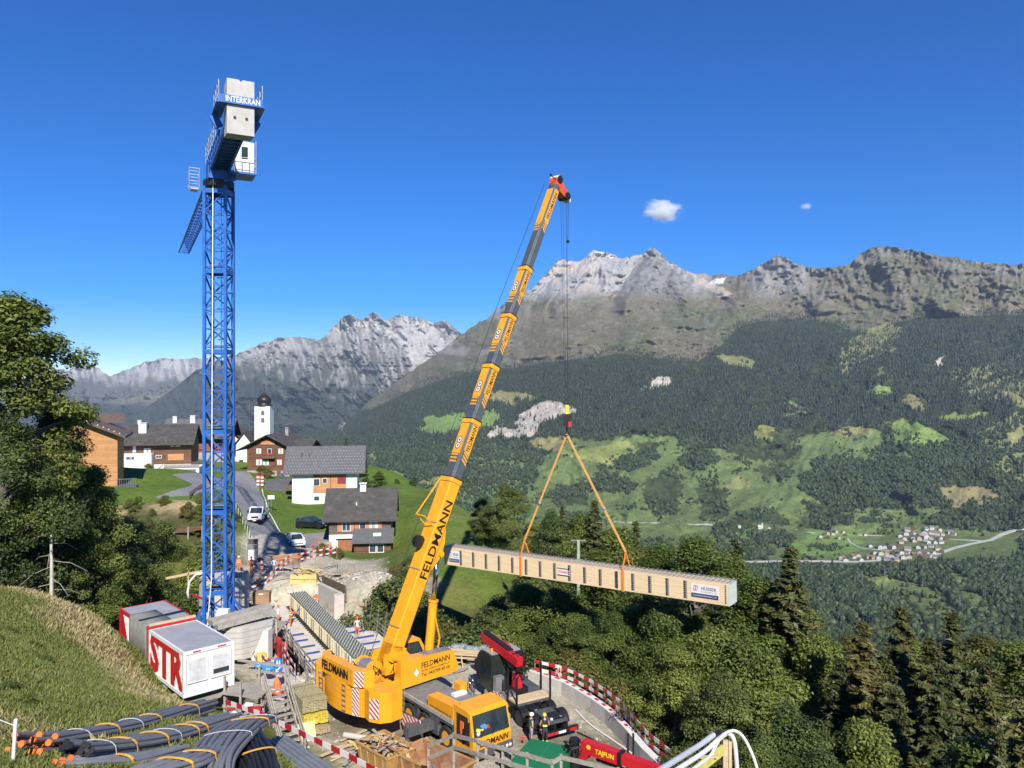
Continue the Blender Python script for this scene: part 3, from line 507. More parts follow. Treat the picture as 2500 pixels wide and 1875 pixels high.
# ================================================================ near ground: hill, gully, works platform, village terrace
CP = []
for px, py, Y in [(0, 1875, 17), (0, 1700, 23), (0, 1560, 33), (0, 1445, 47), (250, 1500, 47), (120, 1462, 50), (150, 1800, 19.5), (330, 1700, 30), (447, 1724, 43), (295, 1604, 52), (400, 1772, 31), (500, 1748, 28), (505, 1752, 33.5), (560, 1752, 32), (300, 1800, 21.3), (430, 1818, 21.5), (575, 1801, 22), (640, 1776, 25), (450, 1872, 18.3), (640, 1905, 19.3), (730, 1864, 24), (60, 1822, 18.8), (400, 1780, 24), (600, 1800, 27.5), (650, 1840, 25.5), (400, 1860, 20), (700, 1885, 24), (370, 1685, 46),
                  (640, 1420, 82), (620, 1350, 96), (590, 1280, 108), (590, 1190, 136), (592, 1150, 160), (480, 1222, 100), (400, 1224, 100), (400, 1292, 92), (330, 1240, 104), (470, 1290, 93), (540, 1250, 102), (545, 1330, 93), (560, 1400, 84), (350, 1200, 112), (450, 1190, 118), (400, 1150, 138), (510, 1166, 152), (300, 1190, 122), (330, 1160, 150),
                  (715, 1228, 150), (870, 1215, 152), (640, 1163, 172), (740, 1163, 174), (700, 1180, 160), (640, 1215, 138), (700, 1258, 128), (700, 1290, 114), (760, 1300, 112), (800, 1342, 107), (960, 1342, 107), (640, 1335, 98), (730, 1340, 100), (700, 1400, 88), (780, 1395, 92),
                  (950, 1236, 122), (1000, 1248, 118), (1080, 1266, 112), (1150, 1302, 104), (1225, 1365, 93), (1000, 1330, 104), (1010, 1420, 84), (1100, 1430, 84), (1200, 1440, 82), (1080, 1360, 94), (880, 1420, 86), (960, 1180, 150)]:
    CP.append(tuple(W(px, py, Y)))
CP += [(-36, 8, 18.5), (-14, 6, 17.5), (0, 4, 16.5), (0, 14, 9.5), (0, 24, 3.2), (0, 31, .4), (8, 18, 5), (8, 28, .8), (16, 28, 0), (-6, 30, 3), (-5.5, 34.5, .3), (-12, 40.5, 1.0), (-9, 38, .5), (-13.2, 43.5, .8), (-40, 30, 12), (-60, 40, 14), (-80, 60, 14), (-46, 47, 8.8),
       (-12, 46, 0), (-16, 50, .1), (-19, 56, 0), (-18, 60, -.5), (-22, 62, -.6), (-8, 46, 0), (-2, 42, 0), (4, 40, 0), (4, 46, 0), (0, 50, 0), (-6, 54, 0), (-11, 53.5, -.2), (2, 55, 0), (-2, 58, -.1), (5.5, 48.5, 0), (7, 44, 0), (8.5, 40, 0), (11, 36, 0), (-15, 44, 1.6),
       (-14, 66, -5), (-11, 63, -5), (-16, 71, -5.5), (-20, 70, -6), (-9, 68, -6.5), (-26, 66, -3.5), (-30, 70, -4), (-32, 62, -.5), (-38, 76, -2), (-42, 84, 1.0), (-50, 70, 2.5), (-36, 58, 3.3), (-44, 60, 4.5), (-58, 62, 7),
       (-23, 79, -.2), (-26, 79, -.3), (-19, 80, .6), (-15, 79, .4), (-23, 88, 0), (-29, 82, -1.6), (-10, 74, -3.2), (-6, 66, -6.5), (2, 66, -7), (10, 60, -7), (12, 52, -6), (11.5, 46, -4.5), (13, 41, -4.5), (16, 36, -4.5), (18, 28, -3.5), (20, 44, -9), (24, 56, -14), (30, 42, -13), (40, 50, -20), (40, 30, -13), (62, 40, -26), (66, 70, -36), (40, 80, -26), (20, 76, -14), (10, 88, -10), (14, 105, -11), (30, 120, -26), (60, 120, -44), (0, 130, -6), (10, 160, -20), (50, 180, -50), (-10, 180, -12), (0, 230, -36), (60, 230, -70), (-40, 225, -6), (-70, 225, -4), (-110, 225, 0),
       (-30, 190, -.5), (-50, 190, 1), (-75, 180, 3), (-100, 180, 8), (-60, 100, 7.5), (-80, 100, 11), (-110, 110, 15), (-100, 60, 17), (-75, 130, 8), (-62, 145, 5), (-110, 20, 22), (-70, 15, 20)]
CP = np.array(CP)
def tps_fit(P):
    n = len(P); r = np.hypot(P[:, None, 0]-P[None, :, 0], P[:, None, 1]-P[None, :, 1]); Km = np.where(r > 0, r*r*np.log(r+1e-9), 0)+np.eye(n)*6.
    A = np.zeros((n+3, n+3)); A[:n, :n] = Km; A[:n, n] = 1; A[:n, n+1:] = P[:, :2]; A[n, :n] = 1; A[n+1:, :n] = P[:, :2].T
    return np.linalg.solve(A, np.concatenate([P[:, 2], [0, 0, 0]]))
TW = tps_fit(CP)
def tps(x, y):
    r = np.hypot(x[:, None]-CP[None, :, 0], y[:, None]-CP[None, :, 1]); U = np.where(r > 0, r*r*np.log(r+1e-9), 0)
    return U @ TW[:-3]+TW[-3]+TW[-2]*x+TW[-1]*y
GX = np.arange(-110, 70.01, .8); GY = np.arange(2, 232.01, .8)
gx, gy = np.meshgrid(GX, GY, indexing='ij'); GZ = np.concatenate([tps(gx[i], gy[i])[None] for i in range(len(GX))])
PLAT = [(-13.5, 46.6), (-9.5, 43.5), (-5, 38), (10, 34), (9.2, 40.5), (7.2, 45), (5.2, 49.6), (2.6, 55), (-1, 58.5), (-6.5, 57), (-10, 55.5), (-13, 56), (-15.5, 60.5), (-19.8, 63.5), (-22, 60), (-17.5, 53)]
def edist(x, y, poly):
    b = np.full(np.shape(x), 1e9); n = len(poly)
    for i in range(n):
        x0, y0 = poly[i]; x1, y1 = poly[(i+1) % n]; t = np.clip(((x-x0)*(x1-x0)+(y-y0)*(y1-y0))/((x1-x0)**2+(y1-y0)**2), 0, 1); b = np.minimum(b, np.hypot(x-x0-t*(x1-x0), y-y0-t*(y1-y0)))
    return np.where(inpoly(x, y, poly), b, -b)
pd = edist(gx, gy, PLAT); f = sstep(-1.2, .2, pd); GZ = GZ*(1-f)+f*(.05*(fbm(gx/3, gy/3, 3)-.5))
# clear the gully under the temporary deck and keep the bank beside the boxes low
DN = Vector((-12.04, 58.6, 0)); Dd_ = Vector((-.486, .874, 0)); Dl = Vector((.874, .486, 0))
sd = (gx-DN.x)*Dd_.x+(gy-DN.y)*Dd_.y; ld = (gx-DN.x)*Dl.x+(gy-DN.y)*Dl.y
inm = sstep(-2.5, -.5, sd)*sstep(22.5, 21, sd)*sstep(-4.6, -3, ld)*sstep(0, -2., ld-np.where(sd > 13.5, 4.6, 7.6)); GZ = np.where(inm > 0, GZ*(1-inm)+np.minimum(GZ, -3.4)*inm, GZ)
md_ = np.hypot((sd-18.)/5.5, (ld-7.2)/4.2); GZ = np.maximum(GZ, np.where(md_ < 1.3, 1.7*(1-md_**2)-.4*(md_ > 1)*2, -99))
rough = (fbm(gx/5., gy/5., 4)-.5)*.5*(1-f); GZ = GZ+rough*sstep(130, 90, gy)
def hn(x, y):
    i = min(max((x-GX[0])/.8, 0), len(GX)-1.001); j = min(max((y-GY[0])/.8, 0), len(GY)-1.001); a = int(i); b = int(j); fx = i-a; fy = j-b
    return float((GZ[a, b]*(1-fx)+GZ[a+1, b]*fx)*(1-fy)+(GZ[a, b+1]*(1-fx)+GZ[a+1, b+1]*fx)*fy)
def GT(px, py, y0=14):
    Y = y0
    while Y < 230:
        if CZ+(CY-py)/F*Y < hn((px-CX)/F*Y, Y): break
        Y += .2
    return Vector(((px-CX)/F*Y, Y, hn((px-CX)/F*Y, Y)))
def onG(x, y, dz=0.): return Vector((x, y, hn(x, y)+dz))
def near_ground():
    x, y, z = gx, gy, GZ; n1 = fbm(x/9., y/9., 5); n2 = fbm(x/2.3, y/2.3, 4); n3 = fbm(x/28.+4, y/28., 4)
    c = np.zeros(x.shape+(3,))+np.array((.095, .13, .028)); c = lerp3(c, (.13, .14, .038), sstep(.4, .7, n1)); c = lerp3(c, (.045, .06, .018), sstep(.55, .75, n2)*.6)
    # dry grass along the hill shoulder and bank
    dry = sstep(3.2, .4, np.abs(edist(x, y, [(-33, 50), (-26, 46), (-20.5, 41.5), (-17, 37), (-14.5, 33), (-13, 29), (-13.2, 29.2), (-14.7, 33.2), (-17.2, 37.2), (-20.7, 41.7), (-26.2, 46.2)])))
    c = lerp3(c, (.25, .20, .09), np.clip(dry*(.5+n1*.9), 0, 1)*sstep(58, 52, y)); hill = sstep(56, 50, y)*sstep(-6, -10, x)
    c = lerp3(c, (.13, .12, .045), hill*sstep(.5, .68, n1)*.8)
    far = sstep(62, 80, y)*sstep(-16, -10, x); c = lerp3(c, (.13, .185, .036), far*.85); c = lerp3(c, (.2, .18, .065), far*sstep(.52, .68, n1)*.55)
    vil = sstep(95, 105, y)*sstep(-14, -20, x); c = lerp3(c, (.10, .165, .028), vil*.85)
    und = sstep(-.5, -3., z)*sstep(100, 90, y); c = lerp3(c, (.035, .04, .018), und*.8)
    bank = inpoly(x+3*(n2-.5), y+3*(n1-.5), [(-50, 88), (-50, 98.5), (-44, 100.5), (-38, 99.5), (-37, 91), (-42, 88)]); c = np.where(bank[..., None], np.array((.33, .26, .16))*(.6+.8*n2[..., None]), c); c = lerp3(c, (.07, .075, .03), bank*sstep(.5, .62, n1))
    dirt = np.maximum(sstep(-1.8, .3, edist(x, y, PLAT)), sstep(-1.5, 1., edist(x, y, [(-31, 82), (-20, 78.5), (-12, 76), (-9, 80), (-12, 88), (-16, 92), (-17, 99), (-21, 100), (-26, 105), (-33, 105), (-34, 97), (-31, 90)])))
    dirt = np.maximum(dirt, sstep(-1.2, .6, np.maximum(edist(x, y, [(-32, 72), (-24, 68), (-18, 66), (-16, 80), (-33, 84)]), edist(x, y, [(-18, 72), (-9.5, 75), (-8, 84), (-13, 92), (-20, 82)]))))
    soil = lerp3(np.zeros(x.shape+(3,))+np.array((.40, .365, .30)), (.50, .47, .40), sstep(.4, .65, n2)); soil = lerp3(soil, (.22, .19, .14), sstep(.55, .72, n1)); cut = (inm > .25); c = c*(1-dirt[..., None])+soil*dirt[..., None]; c = np.where(cut[..., None], soil*.7, c)
    V = np.stack([x, y, z], 2); a, b = x.shape; idx = np.arange(a*b).reshape(a, b); Q = np.stack([idx[:-1, :-1], idx[1:, :-1], idx[1:, 1:], idx[:-1, 1:]], 2).reshape(-1, 4)
    m, nt, bs = newmat('meadow_ground'); at = nd(nt, 'ShaderNodeAttribute', attribute_name='tint').outputs['Color']; gp = nd(nt, 'ShaderNodeNewGeometry').outputs['Position']
    nA = noi(nt, gp, 2.2, 8, .72); nB = noi(nt, gp, .35, 5, .65); cc = mixc(nt, rng(nt, nA, .3, .7), mixc(nt, 1., at, (.62, .62, .6), 'MULTIPLY'), mixc(nt, 1., at, (1.4, 1.38, 1.3), 'MULTIPLY'))
    cc = mixc(nt, rng(nt, nB, .35, .7), mixc(nt, 1., cc, (.82, .84, .8), 'MULTIPLY'), mixc(nt, 1., cc, (1.2, 1.16, 1.1), 'MULTIPLY')); nt.links.new(cc, bs.inputs['Base Color']); bs.inputs['Roughness'].default_value = .95; bs.inputs['Specular IOR Level'].default_value = .15
    bump(nt, bs, noi(nt, gp, 5., 8, .75), .8, .12)
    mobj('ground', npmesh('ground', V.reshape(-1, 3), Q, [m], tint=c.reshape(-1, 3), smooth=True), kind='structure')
near_ground()
def sheet(name, left, right, mat, dz=.03, kind='structure', n=10, world=False):
    """surface draped on the ground between two edge lines given in photo survey coordinates"""
    def res(p):
        q = [Vector(a) if world else GT(*a) for a in p]; L = [0]
        for a, b in zip(q[:-1], q[1:]): L.append(L[-1]+(b-a).length)
        out = []
        for k in range(n*len(p)+1):
            d = L[-1]*k/(n*len(p)); i = max(j for j in range(len(L)) if L[j] <= d+1e-6); i = min(i, len(q)-2); f = (d-L[i])/max(1e-6, L[i+1]-L[i]); out.append(q[i].lerp(q[i+1], f))
        return out
    m_ = max(len(left), len(right)); A = res(left); B = res(right); k = min(len(A), len(B)); A = [A[int(i*(len(A)-1)/(k-1))] for i in range(k)]; B = [B[int(i*(len(B)-1)/(k-1))] for i in range(k)]
    mb = MB(); w = 9; vs = []
    for a, b in zip(A, B):
        for j in range(w+1): p = a.lerp(b, j/w); vs.append((p.x, p.y, hn(p.x, p.y)+dz))
    fs = [(i*(w+1)+j, i*(w+1)+j+1, (i+1)*(w+1)+j+1, (i+1)*(w+1)+j) for i in range(k-1) for j in range(w)]
    mb.add(vs, fs); return mb.build(name, mat, kind=kind, smooth=True)
asph = pm('asphalt', (.2, .2, .205), .85, var=.15, scale=.8, bmp=.2, dirt=.3, dcol=(.3, .28, .24)); asphd = pm('asphalt_dark', (.11, .11, .115), .85, var=.2, scale=1., dirt=.2, dcol=(.25, .24, .2))
grav = pm('gravel', (.36, .33, .28), .95, var=.3, scale=1.4, bmp=.6, dirt=.5, dcol=(.2, .18, .14), bdist=.05)
sheet('road', [(566, 1152), (566, 1215), (588, 1245), (600, 1278), (612, 1318)], [(604, 1152), (632, 1188), (645, 1228), (662, 1272), (684, 1305)], asph)
sheet('gravel_road', [(612, 1316), (622, 1360), (632, 1405)], [(700, 1303), (735, 1345), (726, 1408)], grav, .025)
sheet('pavement', [(640, 1180), (648, 1198)], [(735, 1164), (728, 1200)], asphd, .04)
sheet('road', [(686, 1302), (700, 1335)], [(800, 1300), (800, 1338)], asph, .05)
sheet('path', [(560, 1168), (556, 1192), (470, 1212), (380, 1218)], [(420, 1160), (470, 1182), (450, 1192), (384, 1212)], asph, .03)
# white edge line of the village road
wl = pm('road_paint', (.75, .75, .73), .7, var=.1); mb = MB()
for a, b in (((640, 1195), (652, 1240)), ((655, 1250), (684, 1300))):
    A = GT(*a); B = GT(*b)
    for k in range(12):
        p = A.lerp(B, k/12); q = A.lerp(B, (k+1)/12); d = (q-p); s_ = Vector((-d.y, d.x, 0)).normalized()*.09
        mb.quad(*[(v.x, v.y, hn(v.x, v.y)+.05) for v in (p-s_, q-s_, q+s_, p+s_)])
mb.build('road_marking', wl, kind='structure')
sheet('footpath', [(-21.5, 62, 0), (-18.6, 56, 0), (-15.8, 50, 0)], [(-18.2, 62.5, 0), (-15.3, 56, 0), (-13.6, 51, 0)], pm('path_concrete', (.46, .45, .42), .9, var=.12, dirt=.3, dcol=(.38, .34, .27)), .03, world=True)
# ================================================================ houses
W_WHITE = pm('white_render', (.74, .73, .69), .85, var=.07, scale=1.2, dirt=.12, dcol=(.5, .48, .42)); W_CREAM = pm('cream_render', (.66, .58, .38), .85, var=.08, scale=1.2)
T_ORANGE = boards('larch_boards', (.42, .19, .07), (.58, .30, .12), .17, stain=.35); T_BROWN = boards('dark_boards', (.085, .042, .022), (.2, .095, .045), .18, stain=.6); T_RED = boards('red_brown_boards', (.16, .06, .03), (.34, .13, .06), .16, stain=.4); T_GREY = boards('weathered_boards', (.075, .06, .05), (.17, .13, .10), .18, stain=.5)
R_GREY = pm('grey_roof', (.105, .105, .11), .8, var=.2, scale=1.6, dirt=.25, dcol=(.16, .15, .13), bmp=.3); R_DARK = pm('stone_roof', (.062, .058, .055), .85, var=.35, scale=1.1, dirt=.4, dcol=(.13, .11, .09), bmp=.5, bdist=.05); R_BROWN = pm('brown_roof', (.12, .085, .065), .85, var=.3, scale=1.5, bmp=.4)
GL = glass('window_glass'); FR = pm('window_frame', (.72, .71, .68), .6, var=.05); SHUT_O = pm('orange_shutter', (.45, .2, .09), .65); SHUT_R = pm('red_shutter', (.24, .02, .035), .6); SHUT_B = pm('brown_shutter', (.10, .05, .03), .7); EAVE = pm('eave_timber', (.13, .075, .045), .75, var=.3); STONE = pm('plinth_stone', (.33, .30, .26), .9, var=.3, scale=1.5, bmp=.5); CURT = pm('curtain', (.62, .6, .56), .8)
GAR = pm('garage_door_grey', (.13, .16, .19), .5, var=.08); BRN = pm('garage_door_brown', (.30, .12, .06), .6, var=.15)
def window(par, x, z, w, h, y=0., frm=FR, pane=GL, bars=1, shut=None, curtain=False, nx=0, side=None):
    """window in the front wall (y=const plane facing -y) in house coordinates"""
    mb = MB(); t = .09
    mb.bx(x-w/2-t, x+w/2+t, y-.06, y+.03, z+h, z+h+t).bx(x-w/2-t, x+w/2+t, y-.09, y+.03, z-t, z).bx(x-w/2-t, x-w/2, y-.06, y+.03, z, z+h).bx(x+w/2, x+w/2+t, y-.06, y+.03, z, z+h)
    for k in range(bars): xx = x-w/2+w*(k+1)/(bars+1); mb.bx(xx-.035, xx+.035, y-.045, y+.03, z, z+h)
    o = mb.build('window', frm, par); MB().bx(x-w/2, x+w/2, y-.025, y+.02, z, z+h).build('pane', pane, o)
    if curtain: [MB().bx(x+a*w, x+b*w, y-.035, y-.026, z+.05, z+h).build('curtain', CURT, o) for a, b in ((-.48, -.12), (.12, .48))]
    if shut:
        for sx in (-1, 1): MB().bx(x+sx*(w/2+.12+.0), x+sx*(w/2+.12+.5*w), y-.085, y-.03, z-.05, z+h+.05).build('shutter', shut, par)
    return o
def roof(par, w, d, ez, rz_, over=.8, axis='x', mat=R_GREY, th=.22, x0=0, y0=0, rows=True, ox=None):
    """gabled roof; ridge along axis; w in x, d in y, front at y0"""
    ox = over if ox is None else ox; mb = MB(); cy = y0+d/2; sl = (rz_-ez)/((d if axis == 'x' else w)/2); n = 14
    for s in (-1, 1):
        if axis == 'x':
            a = Vector((x0-w/2-ox, cy+s*(d/2+over), ez-sl*over)); b = Vector((x0+w/2+ox, a.y, a.z)); c_ = Vector((x0+w/2+ox, cy, rz_)); e = Vector((x0-w/2-ox, cy, rz_))
        else:
            a = Vector((x0+s*(w/2+over), y0-ox, ez-sl*over)); b = Vector((a.x, y0+d+ox, a.z)); c_ = Vector((x0, y0+d+ox, rz_)); e = Vector((x0, y0-ox, rz_))
        st = .02                                        # courses lap like slates
        for k in range(n):
            p0 = a.lerp(e, k/n); p1 = b.lerp(c_, k/n); p2 = b.lerp(c_, (k+1)/n); p3 = a.lerp(e, (k+1)/n); up = Vector((0, 0, th+st)); u2 = Vector((0, 0, th)); dn = Vector((0, 0, 0))
            mb.add([p0+dn, p1+dn, p2+dn, p3+dn, p0+up, p1+up, p2+u2, p3+u2], [(0, 3, 2, 1), (4, 5, 6, 7), (0, 1, 5, 4), (1, 2, 6, 5), (2, 3, 7, 6), (3, 0, 4, 7)] if s*(1 if axis == 'y' else -1) < 0 else [(0, 1, 2, 3), (4, 7, 6, 5), (0, 4, 5, 1), (1, 5, 6, 2), (2, 6, 7, 3), (3, 7, 4, 0)])
    return mb.build('roof', mat, par)
def walls(par, w, d, ez, rz_, axis, mats, splits, z0=-4, x0=0, y0=0):
    """wall prism; splits = [(z, material index)] horizontal bands from below"""
    mb = MB(); zs = [z0]+[s[0] for s in splits]
    for (za, zb, mi) in zip(zs, zs[1:], [s[1] for s in splits]): mb.mat(mi).bx(x0-w/2, x0+w/2, y0, y0+d, za, min(zb, ez))
    mb.mat(splits[-1][1])
    if axis == 'x': mb.extr([(x0-w/2, y0, ez), (x0-w/2, y0+d, ez), (x0-w/2, y0+d/2, rz_)], (w, 0, 0))
    else: mb.extr([(x0-w/2, y0, ez), (x0+w/2, y0, ez), (x0, y0, rz_)], (0, d, 0))
    return mb.build('wall', mats, par)
def chimney(roof_, x, y, z0, z1, w=.8, mat=W_WHITE, cap=True):
    mb = MB(); mb.bx(x-w/2, x+w/2, y-w/2, y+w/2, z0, z1)
    if cap: mb.bx(x-w/2-.08, x+w/2+.08, y-w/2-.08, y+w/2+.08, z1+.15, z1+.25); [mb.bx(x+a*w/2-.06, x+a*w/2+.06, y+b*w/2-.06, y+b*w/2+.06, z1, z1+.16) for a in (-.8, .8) for b in (-.8, .8)]
    mb.build('chimney', mat, roof_)
def rafters(par, w, ez, over, n, y=0, x0=0):
    for k in range(n): x = x0-w/2+w*k/(n-1); MB().bx(x-.08, x+.08, y-over+.05, y, ez-.2, ez-.02).build('rafter', EAVE, par)
# white house with timber infill, beside the road
def house_white():
    Y = 150; s = Y/F; L = W(516+200, 1226, Y); wd = 153*s/.97; rz = rad(9)
    loc = W(793, 1228, Y+.5); loc.z = -1.9
    t = thing('white_house', 'white rendered house with orange larch panel front and one wine red shutter', 'house', loc, rz)
    w = 12.4; d = 9; ez = 6.35; rzz = 10.2
    walls(t, w, d, ez, rzz, 'x', [W_WHITE], [(ez, 0)]); r = roof(t, w, d, ez, rzz, 1.15, 'x', R_GREY, ox=1.6)
    MB().bx(-2.2, 4.1, -.12, 0, 1.7, ez-.25).build('timber_panel', T_ORANGE, t); MB().bx(1.05, 1.15, -.17, -.12, 1.7, ez-.3).build('downpipe', EAVE, t)
    for (x, z, ww, hh) in ((-1.55, 3.05, 1.05, 1.3), (.0, 3.55, .75, .85)): window(t, x, z, ww, hh, -.13, bars=0)
    window(t, -1.55, .15, .95, .8, 0, bars=0); window(t, -1.6, 5.05, .9, .8, -.13, bars=0, frm=EAVE); window(t, -.3, 5.3, 1.1, .55, -.13, bars=1, frm=EAVE)
    MB().bx(2.45, 4.05, -.17, -.12, 3.35, 4.7).build('shutter', SHUT_R, t, label='wine red closed shutter'); MB().bx(2.5, 4.0, -.17, -.12, 5.5, 6.0).build('shutter', SHUT_R, t); MB().bx(2.5, 4.0, -.05, 0, .3, 1.15).build('shutter', SHUT_R, t)
    mb = MB(); sl = (rzz-ez)/(d/2)
    for i in range(26):
        for j in range(8): y = -1.0+j*.62; z = ez+sl*y+.28; x = -7+i*.56+(j % 2)*.28; mb.bx(x, x+.09, y, y+.16, z, z+.05)
    mb.build('snow_guards', FR, r, kind='stuff')
    for x, z in ((-4.6, 8.6), (-3.2, 8.6)): MB().cyl((x, 2.2, 7.8), (x, 2.2, 9.3), .12, 8).build('vent_pipe', EAVE, r)
    mb = MB().bx(-7.3, -6.2, -.3, .5, 2.3, 3.3).bx(-7.3, -6.2, -.3, 1.5, 2.2, 2.3); mb.build('balcony', EAVE, t)
house_white()
def house_front():
    loc = W(879, 1343, 107.5); loc.z = -2.2; t = thing('chalet', 'small dark timber chalet with slate roof, orange shutters and brown garage door', 'house', loc, rad(6))
    w = 8.5; d = 7; ez = 4.75; rzz = 8.0
    walls(t, w, d, ez, rzz, 'x', [W_WHITE, T_GREY], [(2.2, 0), (ez, 1)]); r = roof(t, w, d, ez, rzz, .75, 'x', R_DARK, ox=.85)
    chimney(r, .15, 3.4, 6.5, 8.7, .85); MB().cyl((-.6, 1.2, 5.5), (-.6, 1.2, 6.5), .08, 8).build('vent_pipe', FR, r)
    for x, ww in ((-1.9, 1.05), (.35, .75), (1.85, 1.1)): window(t, x, 2.75, ww, 1.1, 0, bars=1 if ww > 1 else 0, curtain=ww > 1.08)
    for x in (-2.85, -1.05, -.45, 1.0, 2.75): MB().bx(x-.25, x+.25, -.07, -.01, 2.6, 3.95).build('shutter', SHUT_O, t)
    MB().bx(-3.05, -.75, -.06, 0, -.3, 1.65).build('garage_door', BRN, t); MB().bx(-3.6, -.5, -.4, -.002, 1.72, 2.15).bx(-3.65, -3.3, -.4, -.002, -.4, 1.72).build('lintel', W_WHITE, t)
    # lean-to on the right of the garage
    walls(t, 5, 2.2, 1.6, 1.601, 'x', [T_BROWN], [(1.6, 0)], x0=1.9, y0=-2.2, z0=-2.5)
    mb = MB(); a = [(-.9, -2.9, 1.45), (4.75, -2.9, 1.45), (4.75, -.03, 2.9), (-.9, -.03, 2.9)]
    mb.extr(a, (0, 0, .14)); rr = mb.build('lean_to_roof', R_GREY, t); MB().extr([(1.9, -1.7, 2.23), (3.0, -1.7, 2.23), (3.0, -1.1, 2.53), (1.9, -1.1, 2.53)], (0, 0, .03)).build('skylight', FR, rr)
    window(t, 1.9, .15, .8, 1.0, -2.2, bars=0); window(t, 2.95, .15, .8, 1.0, -2.2, bars=0); MB().cyl((-.3, -2.3, -1.5), (-.3, -2.3, 1.5), .05, 6).build('downpipe', EAVE, t)
    mb = MB(); [mb.bx(-5.0, -3.9, -.4-k*.3, -.1-k*.3, -1.2, 1.3-k*.28) for k in range(7)]; mb.build('steps', STONE, t)
house_front()
def house_chalet():
    loc = W(655, 1163, 174); t = thing('chalet', 'big dark brown gabled chalet with geranium balcony next to the church tower', 'house', loc, rad(-4))
    w = 9.9; d = 11; ez = 6.8; rzz = 9.3
    walls(t, w, d, ez, rzz, 'y', [STONE, T_BROWN], [(1.3, 0), (ez, 1)]); r = roof(t, w, d, ez, rzz, 2.2, 'y', R_DARK, ox=1.3)
    chimney(r, 1.4, 8, 8.5, 10.4, .7, STONE)
    for x in (-2.2, 2.9): window(t, x, 5.2, .95, 1.0, 0, bars=1, curtain=True)
    for x in (-2.0, -.45): window(t, x-.1, 2.6, 1.2, 1.1, 0, bars=1, curtain=True)
    window(t, 2.6, 2.7, .9, 1.0, 0, bars=1, curtain=True, shut=SHUT_R); window(t, .3, 5.0, .8, 1.2, 0, bars=0)
    MB().bx(-1.7, 1.5, -.04, 0, 7.2, 8.0).build('gable_panel', T_ORANGE, t)
    b = MB().bx(-1.1, 1.7, -1.0, 0, 4.1, 4.25).bx(-1.1, 1.7, -1.0, -.93, 4.25, 4.95).build('balcony', EAVE, t)
    mb = MB(); r_ = random.Random(3); [mb.ball((-1.0+2.6*r_.random(), -1.1, 4.95+.3*r_.random()), .12, 6) for _ in range(34)]; mb.build('geranium', pm('red_flower', (.55, .02, .03), .6), b, kind='stuff')
    [MB().bx(-3.9+k*1.1, -3.1+k*1.1, -.9, -.5, .2, .5).build('bench', EAVE, t) for k in (1, 3)]; MB().bx(2.0, 2.9, -.05, 0, 0, 1.25).build('door', EAVE, t)
    MB().bx(3.4, 3.9, -1.2, -.7, 0, .9).build('barrel', pm('blue_plastic', (.02, .07, .4), .5), t)
    rafters(t, 9, 6.6, 0, 2); walls(t, 3, 7, 6.2, 7.6, 'x', [T_RED], [(6.2, 0)], x0=6.6, y0=3); roof(t, 3, 7, 6.2, 7.8, .9, 'x', R_DARK, x0=6.6, y0=3)
house_chalet()
def church():
    loc = W(640, 1150, 190); t = thing('church', 'white church tower with black onion dome behind the big dark chalet', 'church', loc, rad(3))
    w = 3.75; h = W(640, 992, 190).z-loc.z
    MB().bx(-w/2, w/2, 0, w, -3, h).build('tower', W_WHITE, t); DM = pm('dome_copper', (.035, .033, .032), .4, metal=.3, var=.3)
    prof = [(2.15, 0), (2.1, .15), (1.55, .45), (1.6, .9), (1.75, 1.35), (1.68, 1.8), (1.3, 2.3), (.75, 2.75), (.4, 3.05), (.2, 3.5), (.12, 4.1), (.03, 4.8)]
    MB().lathe(prof, (0, w/2, h), 16).build('onion_dome', DM, t, smooth=True); MB().bx(-.05, .05, w/2-.05, w/2+.05, h+4.5, h+5.9).bx(-.3, .3, w/2-.04, w/2+.04, h+5.3, h+5.4).build('cross', DM, t)
    LV = pm('louvre', (.05, .05, .055), .7)
    for z in (h-2.2, h-4.0):
        mb = MB(); pts = [(.15-.4, -.05, z), (.15+.4, -.05, z), (.15+.4, -.05, z+.8)]+[(.15+.4*math.cos(a), -.05, z+.8+.4*math.sin(a)) for a in [math.pi*k/6 for k in range(1, 6)]]+[(.15-.4, -.05, z+.8)]; mb.extr(pts, (0, .045, 0)); o = mb.build('window', LV, t)
        mb = MB(); [mb.bx(.15-.36, .15+.36, -.09, -.05, z+.12+k*.22, z+.19+k*.22) for k in range(5)]; mb.build('louvre', STONE, o)
    walls(t, 6, 14, 5.5, 9.5, 'y', [W_WHITE], [(5.5, 0)], x0=-4.6, y0=1); roof(t, 6, 14, 5.5, 9.5, .7, 'y', R_DARK, x0=-4.6, y0=1)
    window(t, -5.4, 1.2, .8, 1.4, 1, bars=0, frm=EAVE)
church()
